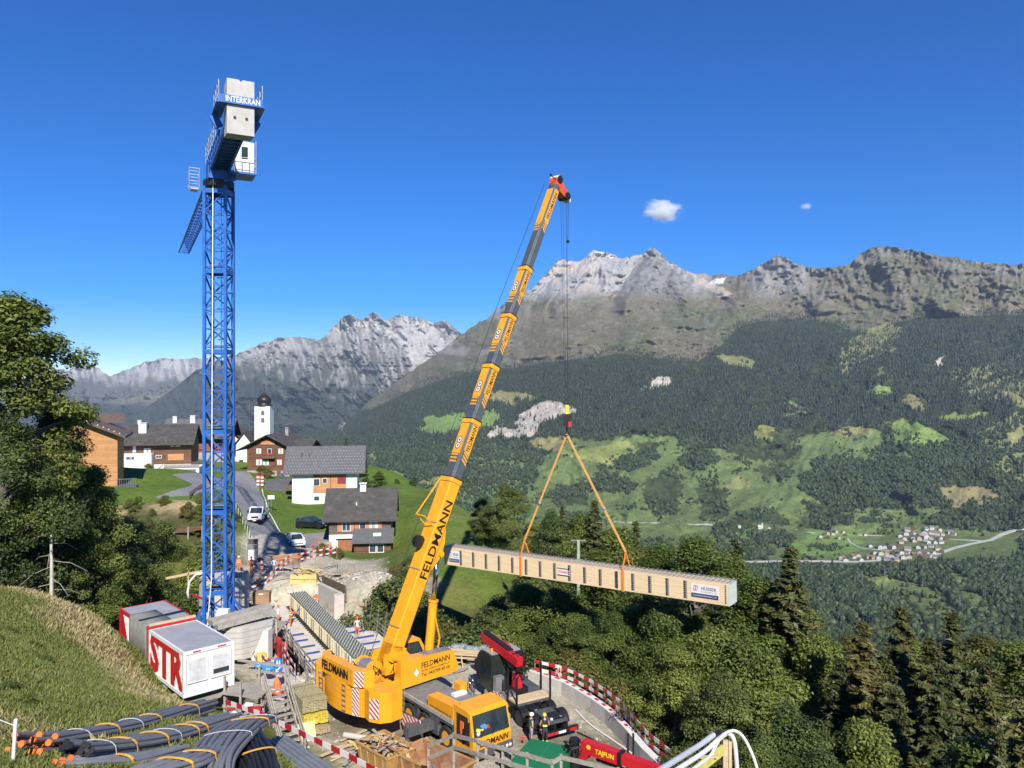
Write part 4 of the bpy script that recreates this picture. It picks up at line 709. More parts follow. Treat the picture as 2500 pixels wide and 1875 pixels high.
def house_garages():
    Y = 158; loc = W(395, 1165, Y); t = thing('farmhouse', 'long dark brown timber house above two grey garage doors with a wooden terrace', 'house', loc, rad(13)); s = Y/F
    X = lambda px: (px-395)*s; Zp = lambda py: (1165-py)*s
    w = X(458)-X(300); cx = (X(458)+X(300))/2; ez = Zp(1077); rzz = Zp(1042)
    walls(t, w, 9, ez, rzz, 'x', [W_WHITE, T_BROWN], [(Zp(1136), 0), (ez, 1)], x0=cx, y0=2); r = roof(t, w, 9, ez, rzz, 1.4, 'x', R_DARK, x0=cx, y0=2, ox=.8); rafters(t, w, ez, 1.0, 16, 2, cx)
    MB().bx(cx-w/2+.1, cx+w/2-.1, 1.93, 2, ez-1.0, ez-.1).build('upper_boards', T_RED, t)
    chimney(r, X(341), 4.6, ez+.6, Zp(1037), 1.5); chimney(r, X(321), 9, ez+1, Zp(1033), .7)
    for px, py, ww, hh, c_ in ((382, 1088, 1.1, .55, SHUT_B), (421, 1092, 1.7, .95, None), (357, 1105, 1.1, .7, None), (383, 1120, 1.0, .5, SHUT_B)): window(t, X(px), Zp(py), ww, hh, 1.93 if py < 1095 else 2, bars=2 if ww > 1.5 else 1, shut=c_, curtain=ww > 1)
    MB().bx(X(404), X(441), 1.95, 2, Zp(1126), Zp(1111)).build('shutter', T_ORANGE, t); MB().bx(X(324), X(331), 1.95, 2, Zp(1105), Zp(1084)).build('door', FR, t)
    # white annex and garages
    MB().bx(X(301), X(372), -.2, 1.98, -2, Zp(1107)).build('annex', W_WHITE, t); window(t, X(321), Zp(1120), .9, .5, -.2, bars=0); window(t, X(329), Zp(1120), .7, .5, -.2, bars=0)
    g = MB().bx(X(392), X(489), -4.5, 2.2, -2, Zp(1138)).build('garage_block', W_WHITE, t)
    for a, b in ((415, 445), (453, 482)):
        mb = MB(); [mb.bx(X(a), X(b), -4.56, -4.5, 0+k*.4, .38+k*.4) for k in range(5)]; mb.build('garage_door', GAR, t)
    rl = MB()
    for k in range(40): x = X(412)+k*(X(489)-X(412))/39; rl.bx(x-.04, x+.04, -4.6, -4.52, Zp(1138), Zp(1126))
    rl.bx(X(412), X(489), -4.65, -4.5, Zp(1126), Zp(1124)); rl.bar((X(412), -4.55, Zp(1126)), (X(389), -4.55, Zp(1148)), .1, .12); rl.bar((X(412), -4.55, Zp(1137)), (X(389), -4.55, Zp(1158)), .1, .12); rl.build('railing', EAVE, t)
    MB().bx(X(402), X(409), -4.4, -4.0, -1, .6).build('step_wall', W_WHITE, t); MB().bx(X(491), X(497), -3, -2.2, 0, 1.1).build('bin', pm('black_bin', (.02, .02, .024), .5), t)
house_garages()
def house_larch():
    Y = 118; s = Y/F; loc = W(184, 1190, Y); t = thing('timber_house', 'bright orange larch clad house behind the big left tree', 'house', loc, rad(21)); X = lambda px: (px-200)*s; Zp = lambda py: (1190-py)*s
    mb = MB(); mb.extr([(X(105), 0, -4), (X(292), 0, -4), (X(292), 0, Zp(1062)), (X(200), 0, Zp(1022)), (X(105), 0, Zp(1060))], (0, 9, 0)); mb.build('wall', T_ORANGE, t)
    MB().bx(X(104), X(190), -.1, 0, -4, Zp(1120)).build('plinth', W_WHITE, t); MB().bx(X(150), X(164), -.14, -.1, Zp(1158), Zp(1135)).build('shutter', pm('red_shutter_bright', (.5, .03, .04), .6), t)
    mb = MB(); mb.extr([(X(195), -1.3, Zp(1020)), (X(312), -1.3, Zp(1072)), (X(312), -1.3, Zp(1066)), (X(195), -1.3, Zp(1013))], (0, 11.5, 0)); mb.extr([(X(195), -1.3, Zp(1013)), (X(80), -1.3, Zp(1066)), (X(80), -1.3, Zp(1072)), (X(195), -1.3, Zp(1020))], (0, 11.5, 0)); r = mb.build('roof', R_BROWN, t)
    [MB().bar((X(215+k*12), -1.36, Zp(1022+k*5.3)), (X(215+k*12), -.9, Zp(1022+k*5.3)), .14).build('rafter', FR, r) for k in range(8)]
    MB().extr([(X(222), 8, Zp(1040)), (X(295), 8, Zp(1040)), (X(288), 12, Zp(1020)), (X(222), 12, Zp(1020))], (0, 0, .2)).build('rear_roof', R_BROWN, t)
    mb = MB(); [mb.bx(X(294)+k*.32, X(294)+k*.32+.05, -2, -1.94, 0, 1.2) for k in range(9)]; mb.bx(X(292), X(336), -2.02, -1.92, 1.15, 1.25).bx(X(262), X(336), -2.2, 2, -.3, .0); mb.build('railing', pm('grey_metal', (.2, .21, .22), .5, metal=.5), t); MB().bx(X(262), X(330), -2, 2, -4, -.31).build('terrace', W_WHITE, t)
house_larch()
def house_back():
    Y = 185; s = Y/F; loc = W(500, 1135, Y); t = thing('farmhouse', 'timber house with red flower boxes half hidden behind the blue crane mast', 'house', loc, rad(10)); X = lambda px: (px-500)*s; Zp = lambda py: (1135-py)*s
    w = X(560)-X(405); cx = (X(560)+X(405))/2; ez = Zp(1060); rzz = Zp(1026)
    walls(t, w-2, 10, ez, rzz, 'x', [STONE, T_RED], [(Zp(1105), 0), (ez, 1)], x0=cx, z0=-3); r = roof(t, w, 10, ez, rzz, 1.6, 'x', R_GREY, x0=cx, ox=.6); chimney(r, X(422), 4, ez, Zp(1020), .9); chimney(r, X(464), 4, ez, Zp(1018), 1.1)
    for px in (480, 540):
        for py in (1078, 1095):
            o = window(t, X(px), Zp(py), 1.1, .8, 0, frm=EAVE, bars=1); mb = MB(); rr = random.Random(px+py); [mb.ball((X(px)+1.6*(rr.random()-.5)*1.8, -.25, Zp(py)-.15+.15*rr.random()), .13, 6) for _ in range(16)]; mb.build('flower_box', pm('red_flower', (.55, .02, .03), .6), t, kind='stuff')
    MB().bx(X(472), X(476), -1.4, -1.2, -2, ez-.6).build('post', EAVE, t); MB().bx(X(412), X(462), -.6, -.5, Zp(1100), Zp(1088)).build('balcony', T_BROWN, t)
house_back()
def house_cream():
    Y = 200; s = Y/F; loc = W(575, 1140, Y); t = thing('cream_house', 'cream rendered house with brown shutters between crane mast and church', 'house', loc); X = lambda px: (px-575)*s; Zp = lambda py: (1140-py)*s
    walls(t, X(592)-X(530), 9, Zp(1072), Zp(1048), 'y', [W_CREAM], [(Zp(1072), 0)], x0=X(561), z0=-3); roof(t, X(592)-X(530), 9, Zp(1072), Zp(1048), .9, 'y', R_DARK, x0=X(561)); MB().bx(X(563), X(572), -.1, 0, Zp(1105), Zp(1075)).build('shutter', SHUT_B, t); window(t, X(583), Zp(1100), .9, 1.2, 0, bars=1)
house_cream()
# ================================================================ trees, shrubs and grass near the camera
BARK = pm('bark', (.13, .11, .09), .9, var=.35, scale=4, bmp=.6); BARKP = pm('pale_bark', (.34, .31, .27), .9, var=.25, scale=4)
LF = leafmat('leaves', (.06, .092, .017), (.24, .285, .06), (.28, .24, .05), .36, .22); LFD = leafmat('leaves_dark', (.042, .066, .016), (.165, .205, .048), (.15, .13, .03), .25, .25)
LFO = leafmat('leaves_autumn', (.075, .078, .02), (.235, .21, .055), (.32, .18, .05), .28, .2); NDL = leafmat('needles', (.028, .042, .015), (.115, .125, .036), (.16, .10, .035), .12, .22); NDB = leafmat('needles_bronze', (.045, .05, .016), (.165, .155, .043), (.22, .14, .05), .15, .2)
def quads(Pc, Nn, sz, r, asp=1.5):
    n = len(Pc); t = r.normal(size=(n, 3)); u = np.cross(Nn, t); u /= np.linalg.norm(u, axis=1)[:, None]+1e-9; v = np.cross(Nn, u); s = sz[:, None]
    k = .22*s*Nn
    V = np.stack([Pc-u*s*.5*asp, Pc+v*s*.42-k*0, Pc+u*s*.5*asp-k, Pc-v*s*.42], 1).reshape(-1, 3)
    return V, np.arange(4*n).reshape(n, 4)
def unit(r, n): v = r.normal(size=(n, 3)); return v/np.linalg.norm(v, axis=1)[:, None]
def decid(name, seed, H, R, cb, ncl, nl, leaf, mat, shape=1., crz=.3, trunk=True, bark=BARK, flat=.75):
    r = np.random.default_rng(seed); cs = []
    while len(cs) < ncl:
        z = r.uniform(0, 1); prof = (math.sin(math.pi*min(1, z**shape*.93+.07)))**.65*(1 if z > .12 else .8); a = r.uniform(0, 6.283); rr = R*prof*math.sqrt(r.uniform(.12, 1))
        rr *= .78+.35*math.sin(2*a+seed)*math.sin(5*z+seed*.7); cs.append((rr*math.cos(a), rr*math.sin(a), H*(cb+(1-cb)*z*.96)))
    cs = np.array(cs); rc = R*crz*r.uniform(.6, 1.25, ncl); tc = r.uniform(.15, .75, ncl)
    ci = np.repeat(np.arange(ncl), nl); n = len(ci); d = unit(r, n); rad_ = r.uniform(0, 1, n)**.4; P = cs[ci]+d*(rc[ci]*rad_)[:, None]*np.array((1, 1, flat)); P = P+r.normal(size=(n, 3))*leaf*.5
    out = P-np.array((0, 0, H*(cb+.4*(1-cb)))); out /= np.linalg.norm(out, axis=1)[:, None]+1e-6
    N = d*.6+out*.5+unit(r, n)*.75+np.array((0, 0, .35)); N /= np.linalg.norm(N, axis=1)[:, None]
    V, Q = quads(P, N, leaf*r.uniform(.6, 1.35, n), r); t = np.clip(tc[ci]+r.normal(size=n)*.16, 0, .92); t[r.random(n) < .015] = 1.; root = (0, 0, 0)
    me = npmesh('crown', V, Q, [mat], tint=np.repeat(t, 4))
    mb = MB(); th = .018*H+.05
    if trunk:
        k = 6; pts = [Vector((.02*H*math.sin(i*1.3+seed)*i/k, .02*H*math.cos(i*1.7+seed)*i/k, -1.2+i/k*(H*.86+1.2))) for i in range(k+1)]; mb.tube(pts, [th*(1.25-1.1*i/k) for i in range(k+1)], 7)
        for i in range(0, ncl, max(1, ncl//26)):
            c = Vector(cs[i]); z0 = max(H*cb*.7, c.z-.35*math.hypot(c.x, c.y)-.06*H); b = Vector((0, 0, min(z0, H*.8))); m_ = b.lerp(c, .5)+Vector((0, 0, .03*H)); mb.tube([b, m_, c], [th*.42, th*.26, th*.1], 5, False)
    else:
        for i in range(0, ncl, max(1, ncl//14)): c = Vector(cs[i]); mb.tube([(c.x*.1, c.y*.1, -.4), c*.6, c], [th*.6, th*.4, th*.15], 5, False)
    tr = D_.meshes.new('trunk'); tr.from_pydata(mb.v, [], mb.f); tr.materials.append(bark); return tr, me
def spruce(name, seed, H, R, mat, nw=62, nb=8, ns=30):
    r = np.random.default_rng(seed); Ps = []; Ns = []; S = []; T = []; br = MB()
    for w in range(nw):
        t = (w+r.uniform(-.3, .3))/nw; t = min(max(t, .02), .99); h = H*(.05+.94*t); L0 = R*((1-t)**.9*.96+.04)*(.8+.2*math.sin(w*2.1))
        for b in range(nb if t < .85 else 5):
            a = r.uniform(0, 6.283); L = L0*r.uniform(.62, 1.15); dx = np.array((math.cos(a), math.sin(a), 0)); sx = np.array((-dx[1], dx[0], 0)); dr = r.uniform(.22, .45)
            if b == 0 and w % 2 == 0: br.tube([(0, 0, h), tuple(dx*L*.9+np.array((0, 0, h-dr*L*.8)))], [.05, .012], 4, False)
            m_ = max(4, int(ns*(.35+.65*(1-t)))); s = (np.arange(m_)+r.uniform(0, 1, m_))/m_*.95+.05
            z = h-dr*L*s**1.25+.12*L*s**3; P = dx[None]*(s*L)[:, None]; P[:, 2] = z
            for sd in (-1, 1, 0):
                q = P+sx[None]*(sd*(.06+.15*(1-s))*L*.5)[:, None]; q[:, 2] -= np.abs(sd)*.08*L*r.uniform(.3, 1, m_)+.12; q += r.normal(size=q.shape)*.06
                N = np.array((0, 0, 1))*.55+dx*.35+sx*sd*.4+unit(r, m_)*.5; N /= np.linalg.norm(N, axis=1)[:, None]
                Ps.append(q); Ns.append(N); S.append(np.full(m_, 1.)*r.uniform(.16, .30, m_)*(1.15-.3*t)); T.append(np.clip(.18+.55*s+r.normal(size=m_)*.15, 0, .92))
    P = np.concatenate(Ps); N = np.concatenate(Ns); S = np.concatenate(S); T = np.concatenate(T); T[r.random(len(T)) < .03] = 1
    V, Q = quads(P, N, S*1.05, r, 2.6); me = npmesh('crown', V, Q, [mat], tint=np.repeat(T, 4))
    br.tube([(0, 0, -1.5), (0, 0, H*.5), (0, 0, H*.99)], [.018*H, .011*H, .01], 7); tr = D_.meshes.new('trunk'); tr.from_pydata(br.v, [], br.f); tr.materials.append(BARK); return tr, me
PROTO = {'tall': [decid('t', 1, 22, 5.6, .1, 104, 460, .19, LF, .8, .225), 22], 'dec': [decid('d', 2, 14, 4.6, .12, 80, 520, .15, LF, .85, .27), 14], 'dec2': [decid('d2', 5, 14, 4.2, .1, 74, 520, .15, LFD, .8, .28), 14], 'dec3': [decid('d3', 9, 14, 5., .08, 86, 500, .15, LF, .95, .25), 14],
         'aut': [decid('a', 12, 11, 3.6, .1, 66, 480, .14, LFO, .8, .28), 11], 'big': [decid('b', 21, 26, 6., .1, 104, 440, .165, LF, .85, .2), 26], 'big2': [decid('b2', 22, 26, 5.6, .1, 100, 440, .165, LFD, .8, .21), 26], 'biga': [decid('ba', 23, 26, 5.4, .1, 96, 430, .16, LFO, .8, .21), 26],
         'sp': [spruce('s', 3, 28, 5., NDL), 28], 'sp2': [spruce('s2', 8, 28, 4.5, NDL, 58), 28], 'spb': [spruce('sb', 4, 28, 5., NDB, 60), 28],
         'shr': [decid('h', 6, 3.4, 2.1, .03, 34, 230, .125, LF, .6, .34, False), 3.4], 'shr2': [decid('h2', 7, 3.2, 2.3, .03, 34, 230, .125, LFD, .6, .34, False), 3.2], 'shra': [decid('h3', 13, 3., 2., .03, 30, 230, .12, LFO, .6, .34, False), 3.]}
FIRST = {}
def tree(kind, loc, h, label, group=None, wid=1., name=None, cat='tree'):
    if h > 17: kind = {'dec': 'big', 'dec3': 'big', 'dec2': 'big2', 'aut': 'biga'}.get(kind, kind)
    (tr, me), h0 = PROTO[kind]; s = h/h0; name = name or {'s': 'spruce_tree'}.get(kind[0] if kind.startswith('sp') else '', 'broadleaf_tree')
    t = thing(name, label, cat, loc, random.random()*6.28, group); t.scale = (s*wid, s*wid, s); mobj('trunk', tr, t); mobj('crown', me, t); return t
def tr_at(kind, px, py, Y, label, group=None, wid=1., base=None):
    top = W(px, py, Y); zb = hn(top.x, top.y) if base is None else base; return tree(kind, (top.x, top.y, zb-.2), max(2.5, top.z-zb+.2), label, group, wid)
LT = [('tall', 30, 712, 57, 'tallest broadleaf tree at the left edge with an open leafy crown', 1.12), ('dec3', 138, 972, 62, 'leafy tree in front of the orange larch house with long bare branches', 1.), ('dec', 222, 1135, 66, 'smaller tree beside the larch house terrace', .9), ('dec2', 10, 1010, 52, 'dark leafy tree at the left edge low on the bank', 1.1), ('sp2', 130, 1215, 55, 'dark spruce behind the bare white trunk', 1.2), ('dec2', 250, 1225, 70, 'shaded dark tree between larch house and tower crane', 1.3), ('dec2', 318, 1262, 76, 'shaded bushy tree left of the tower crane gully', 1.2), ('dec', 215, 1290, 58, 'round tree at the edge of the grass bank', 1.15), ('tall', -75, 800, 60, 'tall tree cut off by the left edge of the picture', 1.), ('dec2', 70, 1240, 56, 'dark tree low behind the grass bank', 1.2), ('dec2', 160, 1280, 60, 'dark bushy tree right of the bare white trunk', 1.2), ('dec2', 350, 1345, 80, 'dark tree under the earth bank beside the tower crane', 1.2),
      ('sp', 150, 1062, 175, 'small conifer tip rising behind the larch house roof', 1.)]
for k, px, py, Y, l, w in LT: tr_at(k, px, py, Y, l, None, w)
RT = [('dec2', 1232, 1182, 96, 'round dark broadleaf tree on the meadow edge left of the sling', 1.35), ('dec2', 1180, 1215, 98, 'dark tree at the left end of the grove above the beam', 1.2), ('dec', 1300, 1275, 92, 'tree in the grove between the two orange slings', 1.1), ('sp2', 1372, 1228, 90, 'spruce between the two orange slings', 1.4), ('dec3', 1410, 1255, 88, 'light green tree behind the green pole', 1.), ('dec2', 1345, 1245, 86, 'slim dark tree left of the green pole', .9), ('sp', 1452, 1212, 86, 'tall spruce just left of the right sling', 1.4), ('dec', 1500, 1290, 80, 'leafy tree behind the right sling', 1.1), ('sp2', 1552, 1262, 82, 'spruce right of the right sling', 1.5), ('aut', 1590, 1330, 72, 'olive coloured tree above the right part of the beam', 1.2), ('dec', 1700, 1302, 60, 'big light green tree behind the right end of the beam', 1.45), ('dec', 1615, 1322, 66, 'fresh green tree over the beam left of its right end', 1.4), ('dec3', 1775, 1345, 63, 'fresh green tree just right of the beam end', 1.35), ('dec', 1560, 1345, 72, 'green tree right behind the right sling foot', 1.3), ('dec3', 1850, 1440, 60, 'green tree left of the tall lone spruce', 1.3), ('sp2', 1798, 1300, 66, 'dark spruce tip right of the beam end', 1.5), ('dec3', 1850, 1400, 58, 'leafy tree between beam end and tall spruce', 1.35), ('sp', 1928, 1318, 56, 'tall dark spruce standing alone right of the beam', 1.75),
      ('spb', 2108, 1500, 46, 'bronze spruce left of a close pair in the lower right', 1.6), ('spb', 2200, 1462, 47, 'tallest bronze spruce of the lower right group', 1.6), ('sp', 2330, 1478, 50, 'dark spruce right of the bronze pair', 1.5), ('spb', 2270, 1540, 44, 'bronze spruce in front of the dark one', 1.5), ('spb', 2415, 1600, 40, 'bronze spruce near the right edge', 1.5), ('spb', 2520, 1560, 30, 'close bronze spruce cut off by the right edge', 1.5), ('dec', 2010, 1560, 52, 'leafy tree between the two spruce groups', 1.), ('sp2', 2050, 1590, 46, 'slender spruce in the dark gap of the right slope', 1.5), ('dec', 1620, 1490, 57, 'broad tree under the right half of the beam', 1.15), ('dec3', 1500, 1495, 58, 'broad tree under the middle of the beam', 1.1), ('dec2', 1430, 1520, 58, 'dark tree behind the red and white rails', 1.15), ('dec', 1735, 1535, 48, 'light green tree below the end of the beam', 1.1), ('dec3', 1820, 1560, 46, 'tree on the slope right of the curved barrier', 1.1), ('dec', 1650, 1580, 45, 'tree overhanging the curved red and white rails', 1.1), ('dec2', 1760, 1640, 40, 'dark tree above the grey conduit rack', 1.1), ('dec', 2120, 1760, 36, 'bright bush crown at the bottom right', 1.), ('dec3', 2380, 1800, 32, 'light green crown near the lower right corner', 1.05), ('dec2', 1920, 1720, 36, 'tree in the shade right of the conduit rack', 1.1), ('sp', 2190, 1660, 38, 'spruce above the bright bush crown', 1.5),
      ('sp2', 2440, 1760, 27, 'dark spruce in the lower right corner', 1.1), ('spb', 2165, 1590, 42, 'bronze spruce low between the two tall ones', 1.5), ('sp', 2300, 1600, 41, 'dark spruce in front of the bronze group', 1.5), ('dec', 1850, 1820, 32, 'crown beside the end of the grey conduits', 1.1), ('dec2', 2010, 1830, 31, 'low dark crown at the bottom edge', 1.1),
      ('dec2', 1030, 1495, 66, 'round dark bush behind the boom cylinder', 1.5), ('aut', 1090, 1540, 62, 'reddish bush right of the boom base', 1.5), ('dec', 1290, 1418, 68, 'leafy bush below the left half of the beam', 1.35), ('dec3', 1370, 1430, 66, 'leafy bush below the first sling', 1.3), ('dec2', 1215, 1455, 70, 'dark bush left below the hanging beam', 1.4), ('dec', 1400, 1500, 60, 'bush crown behind the black crane truck', 1.4), ('dec', 1250, 1520, 63, 'bush left of the black crane truck', 1.4), ('dec2', 1330, 1535, 62, 'bush right behind the red folded loader arm', 1.4),
      ('dec', 2230, 1560, 75, 'crown showing over the bronze spruces', 1.2), ('aut', 2400, 1545, 80, 'olive crown on the far edge of the right slope', 1.3), ('dec', 2480, 1560, 70, 'crown at the right edge above the near spruce', 1.3), ('aut', 2080, 1545, 85, 'olive crown beyond the spruces', 1.3), ('dec2', 1980, 1480, 75, 'dark crown right of the lone tall spruce', 1.2), ('aut', 2310, 1565, 90, 'thin olive tree at the far rim of the slope', 1.3),
      ('sp', 845, 1068, 178, 'pointed tree behind the white house', 1.5), ('dec', 812, 1090, 180, 'round tree behind the white house ridge', 1.2), ('dec', 880, 1110, 176, 'tree at the right gable of the white house', 1.2), ('dec2', 925, 1150, 165, 'dark bush on the meadow rim right of the white house', 1.5), ('dec2', 968, 1175, 160, 'dark bush lower on the meadow rim', 1.5), ('dec2', 1010, 1195, 155, 'last dark bush of the meadow rim behind the boom', 1.5), ('dec2', 895, 1165, 150, 'dark bush next to the white house lawn', 1.4)]
for k, px, py, Y, l, w in RT: tr_at(k, px, py, Y, l, None, w)
# undergrowth that closes the slopes
def shrub(kind, x, y, h, label, group, wid=1.): return tree(kind, (x, y, hn(x, y)-.25), h, label, group, wid, 'shrub', 'shrub')
r_ = random.Random(21)
def cover(poly, n, kinds, hs, label, group):
    c = 0; xs = [p[0] for p in poly]; ys = [p[1] for p in poly]
    while c < n:
        x = r_.uniform(min(xs), max(xs)); y = r_.uniform(min(ys), max(ys))
        if inpoly(np.array([x]), np.array([y]), poly)[0]: kd = r_.choice(kinds); hh = r_.uniform(*hs); shrub(kd, x, y, hh, ('tall ' if hh > (hs[0]+hs[1])/2 else 'low ')+{'shr': 'light green ', 'shr2': 'deep green ', 'shra': 'olive brown '}[kd]+label, group, r_.uniform(.9, 1.35)); c += 1
cover([(11, 34), (9.8, 41), (7.5, 47), (4.5, 53), (2.5, 57), (12, 62), (22, 60), (30, 45), (26, 32)], 60, ['shr', 'shr2', 'shr', 'shra'], (2.2, 4.2), 'shrub in the thicket below the curved red and white rails', 'shrubs on the slope below the curved barrier')
cover([(22, 60), (30, 45), (36, 32), (60, 44), (62, 90), (40, 85)], 70, ['shr', 'shr2', 'shra'], (3.5, 6.5), 'shrub of the dense wooded slope in the lower right', 'shrubs of the right hand slope')
cover([(-9.5, 61), (-7.2, 59.5), (0, 60), (2, 64), (-4, 74), (-11, 76), (-12, 71), (-11, 66)], 46, ['shr2', 'shr2', 'shr', 'shra'], (2.6, 4.8), 'shrub of the hedge between bridge deck and meadow', 'shrubs beside the bridge deck')
cover([(2, 62), (12, 63), (16, 74), (8, 84), (0, 76)], 40, ['shr2', 'shr', 'shra'], (3, 5.5), 'shrub in the gully under the hanging beam', 'shrubs under the hanging beam')
cover([(-24, 66), (-30, 62), (-38, 62), (-50, 66), (-50, 84), (-40, 90), (-33, 84), (-26, 77)], 60, ['shr2', 'shr2', 'shr'], (2.2, 4.4), 'shrub in the gully behind the tower crane', 'shrubs behind the tower crane')
cover([(-50, 88), (-50, 97), (-41, 99), (-37, 92)], 14, ['shr', 'shra'], (.7, 1.5), 'scrubby plant on the bare earth bank', 'scrub on the earth bank')
cover([(-36, 88), (-35, 100), (-38, 106), (-41, 100)], 16, ['shr', 'shr2', 'shra'], (.8, 2), 'shrub on the verge left of the village road', 'shrubs on the road verge')
cover([(-64, 56), (-44, 52), (-32, 54), (-34, 62), (-60, 66)], 26, ['shr2', 'shr2', 'shr'], (2.5, 5), 'undergrowth shrub beneath the left trees', 'undergrowth beneath the left trees')
cover([(-17, 91), (-15.5, 95), (-9, 92), (-11, 85)], 10, ['shr', 'shra'], (.8, 1.8), 'leafy garden shrub below the small dark chalet', 'garden shrubs at the dark chalet')
cover([(-27, 100.5), (-22.5, 99.5), (-23, 103.5), (-26, 104)], 7, ['shr', 'shra'], (.9, 1.6), 'flowering garden shrub beside the parked cars', 'flowering shrubs at the parking place')
for px, py, lab in ((640, 1142, 'golden bush by the road in front of the brown chalet'), (655, 1150, 'low green bush beside the golden one'), (362, 1133, 'clipped round bush at the white annex')):
    p = GT(px, py+18, 100) if px != 362 else W(362, 1145, 156); shrub('shra' if 'golden' in lab else 'shr', p.x, p.y, 2.2, lab, None)
# bare white trunk
p = W(125, 1452, 52); t = thing('dead_tree', 'bare white trunk without bark standing at the grass bank', 'tree', (p.x, p.y, hn(p.x, p.y)-.3)); top = W(124, 1300, 52).z-t.location.z
mb = MB().tube([(0, 0, 0), (.03, 0, top*.5), (-.03, .02, top)], [.13, .11, .07], 8); mb.build('trunk', pm('bare_wood', (.5, .46, .4), .8, var=.2), t)
for k in range(12): a = k*2.4; z = top*(.1+.07*k); MB().tube([(0, 0, z), (math.cos(a)*1.2, math.sin(a)*1.2, z-.25), (math.cos(a)*2.2, math.sin(a)*2.2, z-.9)], [.03, .02, .008], 4).build('branch', BARKP, t)
# grass: blades on the hill and banks
def grass():
    r = np.random.default_rng(5); n = 230000; px = r.uniform(-60, 780, n); Yd = 14+38*r.random(n)**1.25; x = (px-CX)/F*Yd; i = np.clip(((x-GX[0])/.8), 0, len(GX)-1.01); j = np.clip((Yd-GY[0])/.8, 0, len(GY)-1.01); a = i.astype(int); b = j.astype(int); fx = i-a; fy = j-b
    z = (GZ[a, b]*(1-fx)+GZ[a+1, b]*fx)*(1-fy)+(GZ[a, b+1]*(1-fx)+GZ[a+1, b+1]*fx)*fy
    py = CY-(z-CZ)/Yd*F; ok = (py < 1900) & ~inpoly(x, Yd, PLAT) & (edist(x, Yd, PLAT) < -1.0) & (z > 1.2)
    d = edist(x, Yd, [(-33, 50), (-26, 46), (-20.5, 41.5), (-17, 37), (-14.5, 33), (-13, 29), (-13.2, 29.2), (-14.7, 33.2), (-17.2, 37.2), (-20.7, 41.7), (-26.2, 46.2)]); n1 = fbm(x/3., Yd/3., 4); n2 = fbm(x/9.+3, Yd/9., 4)
    dry = sstep(2.6, .4, np.abs(d))*(n1 > .45)+(n2 > .66)*.45; dry = np.clip(dry+.12*r.normal(size=n), 0, 1)
    box = inpoly(x, Yd, [(-18.8, 44), (-26.9, 52.6), (-24.7, 54.8), (-16.5, 46.2)]); ok &= ~box
    for q in BUN: ok &= np.hypot(x-q[0], Yd-q[1]) > q[2]
    x, Yd, z, dry = x[ok], Yd[ok], z[ok], dry[ok]; n = len(x); h = (.07+.13*r.random(n))*(1+1.4*dry*r.random(n)); w = .010+.010*r.random(n)+.0005*Yd; an = r.uniform(0, 6.28, n); ln = r.uniform(.1, .75, n)*h; la = r.uniform(0, 6.28, n)
    dx, dy = np.cos(an)*w, np.sin(an)*w; B = np.stack([x, Yd, z-.02], 1); off = np.stack([dx, dy, 0*dx], 1); mid = B+np.stack([np.cos(la)*ln*.35, np.sin(la)*ln*.35, h*.6], 1); tip = B+np.stack([np.cos(la)*ln, np.sin(la)*ln, h], 1)
    V = np.stack([B-off, B+off, mid+off*.7, tip, mid-off*.7], 1); V = V[:, [0, 1, 2, 3]]; t = np.clip(.15+.5*r.random(n), 0, 1)
    g = np.array((.12, .155, .03)); g2 = np.array((.25, .27, .065)); yl = np.array((.5, .42, .21)); c = g*(1-t[:, None])+g2*t[:, None]; c = c*(1-dry[:, None])+yl*(.6+.6*r.random((n, 1)))*dry[:, None]
    m, nt, b = newmat('grass_blades'); at = nd(nt, 'ShaderNodeAttribute', attribute_name='tint').outputs['Color']; nt.links.new(at, b.inputs['Base Color']); b.inputs['Roughness'].default_value = .6
    tr = nd(nt, 'ShaderNodeBsdfTranslucent'); nt.links.new(at, tr.inputs[0]); mx = nd(nt, 'ShaderNodeMixShader'); mx.inputs[0].default_value = .3; nt.links.new(b.outputs[0], mx.inputs[1]); nt.links.new(tr.outputs[0], mx.inputs[2]); nt.links.new(mx.outputs[0], nt.nodes['Material Output'].inputs[0])
    mobj('grass', npmesh('grass', V.reshape(-1, 3), np.arange(4*n).reshape(n, 4), [m], tint=np.repeat(c, 4, 0)), kind='stuff'); print('grass', n)
# ================================================================ construction site: cranes and beams
BLUE = pm('crane_blue', (.025, .12, .42), .42, var=.15, scale=1.5, dirt=.15, dcol=(.05, .09, .2)); WHT = pm('white_paint', (.76, .76, .74), .5, var=.05, dirt=.12, dcol=(.5, .47, .42)); CONC = pm('concrete', (.46, .44, .40), .9, var=.14, scale=1.6, bmp=.3, dirt=.25, dcol=(.33, .31, .27)); GALV = pm('galvanised', (.45, .46, .47), .4, metal=.7, var=.2)
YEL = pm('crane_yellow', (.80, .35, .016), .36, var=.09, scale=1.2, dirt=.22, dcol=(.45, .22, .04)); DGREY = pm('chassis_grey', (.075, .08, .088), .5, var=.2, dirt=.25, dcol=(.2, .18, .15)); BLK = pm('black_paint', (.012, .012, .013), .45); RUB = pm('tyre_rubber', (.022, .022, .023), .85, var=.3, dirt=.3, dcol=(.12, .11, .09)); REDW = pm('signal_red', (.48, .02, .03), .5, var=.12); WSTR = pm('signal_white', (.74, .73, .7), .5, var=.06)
BGREY = pm('boom_grey', (.10, .112, .12), .33, metal=.25, var=.12, scale=.8); BEDGE = pm('boom_bright_edge', (.45, .46, .46), .3, metal=.4); ORED = pm('orange_red_paint', (.66, .085, .02), .4); CHR = pm('chrome', (.6, .6, .62), .12, metal=1.); WGL = glass('vehicle_glass', (.02, .03, .035), .04); CABLE = pm('steel_rope', (.06, .06, .065), .5, metal=.5)
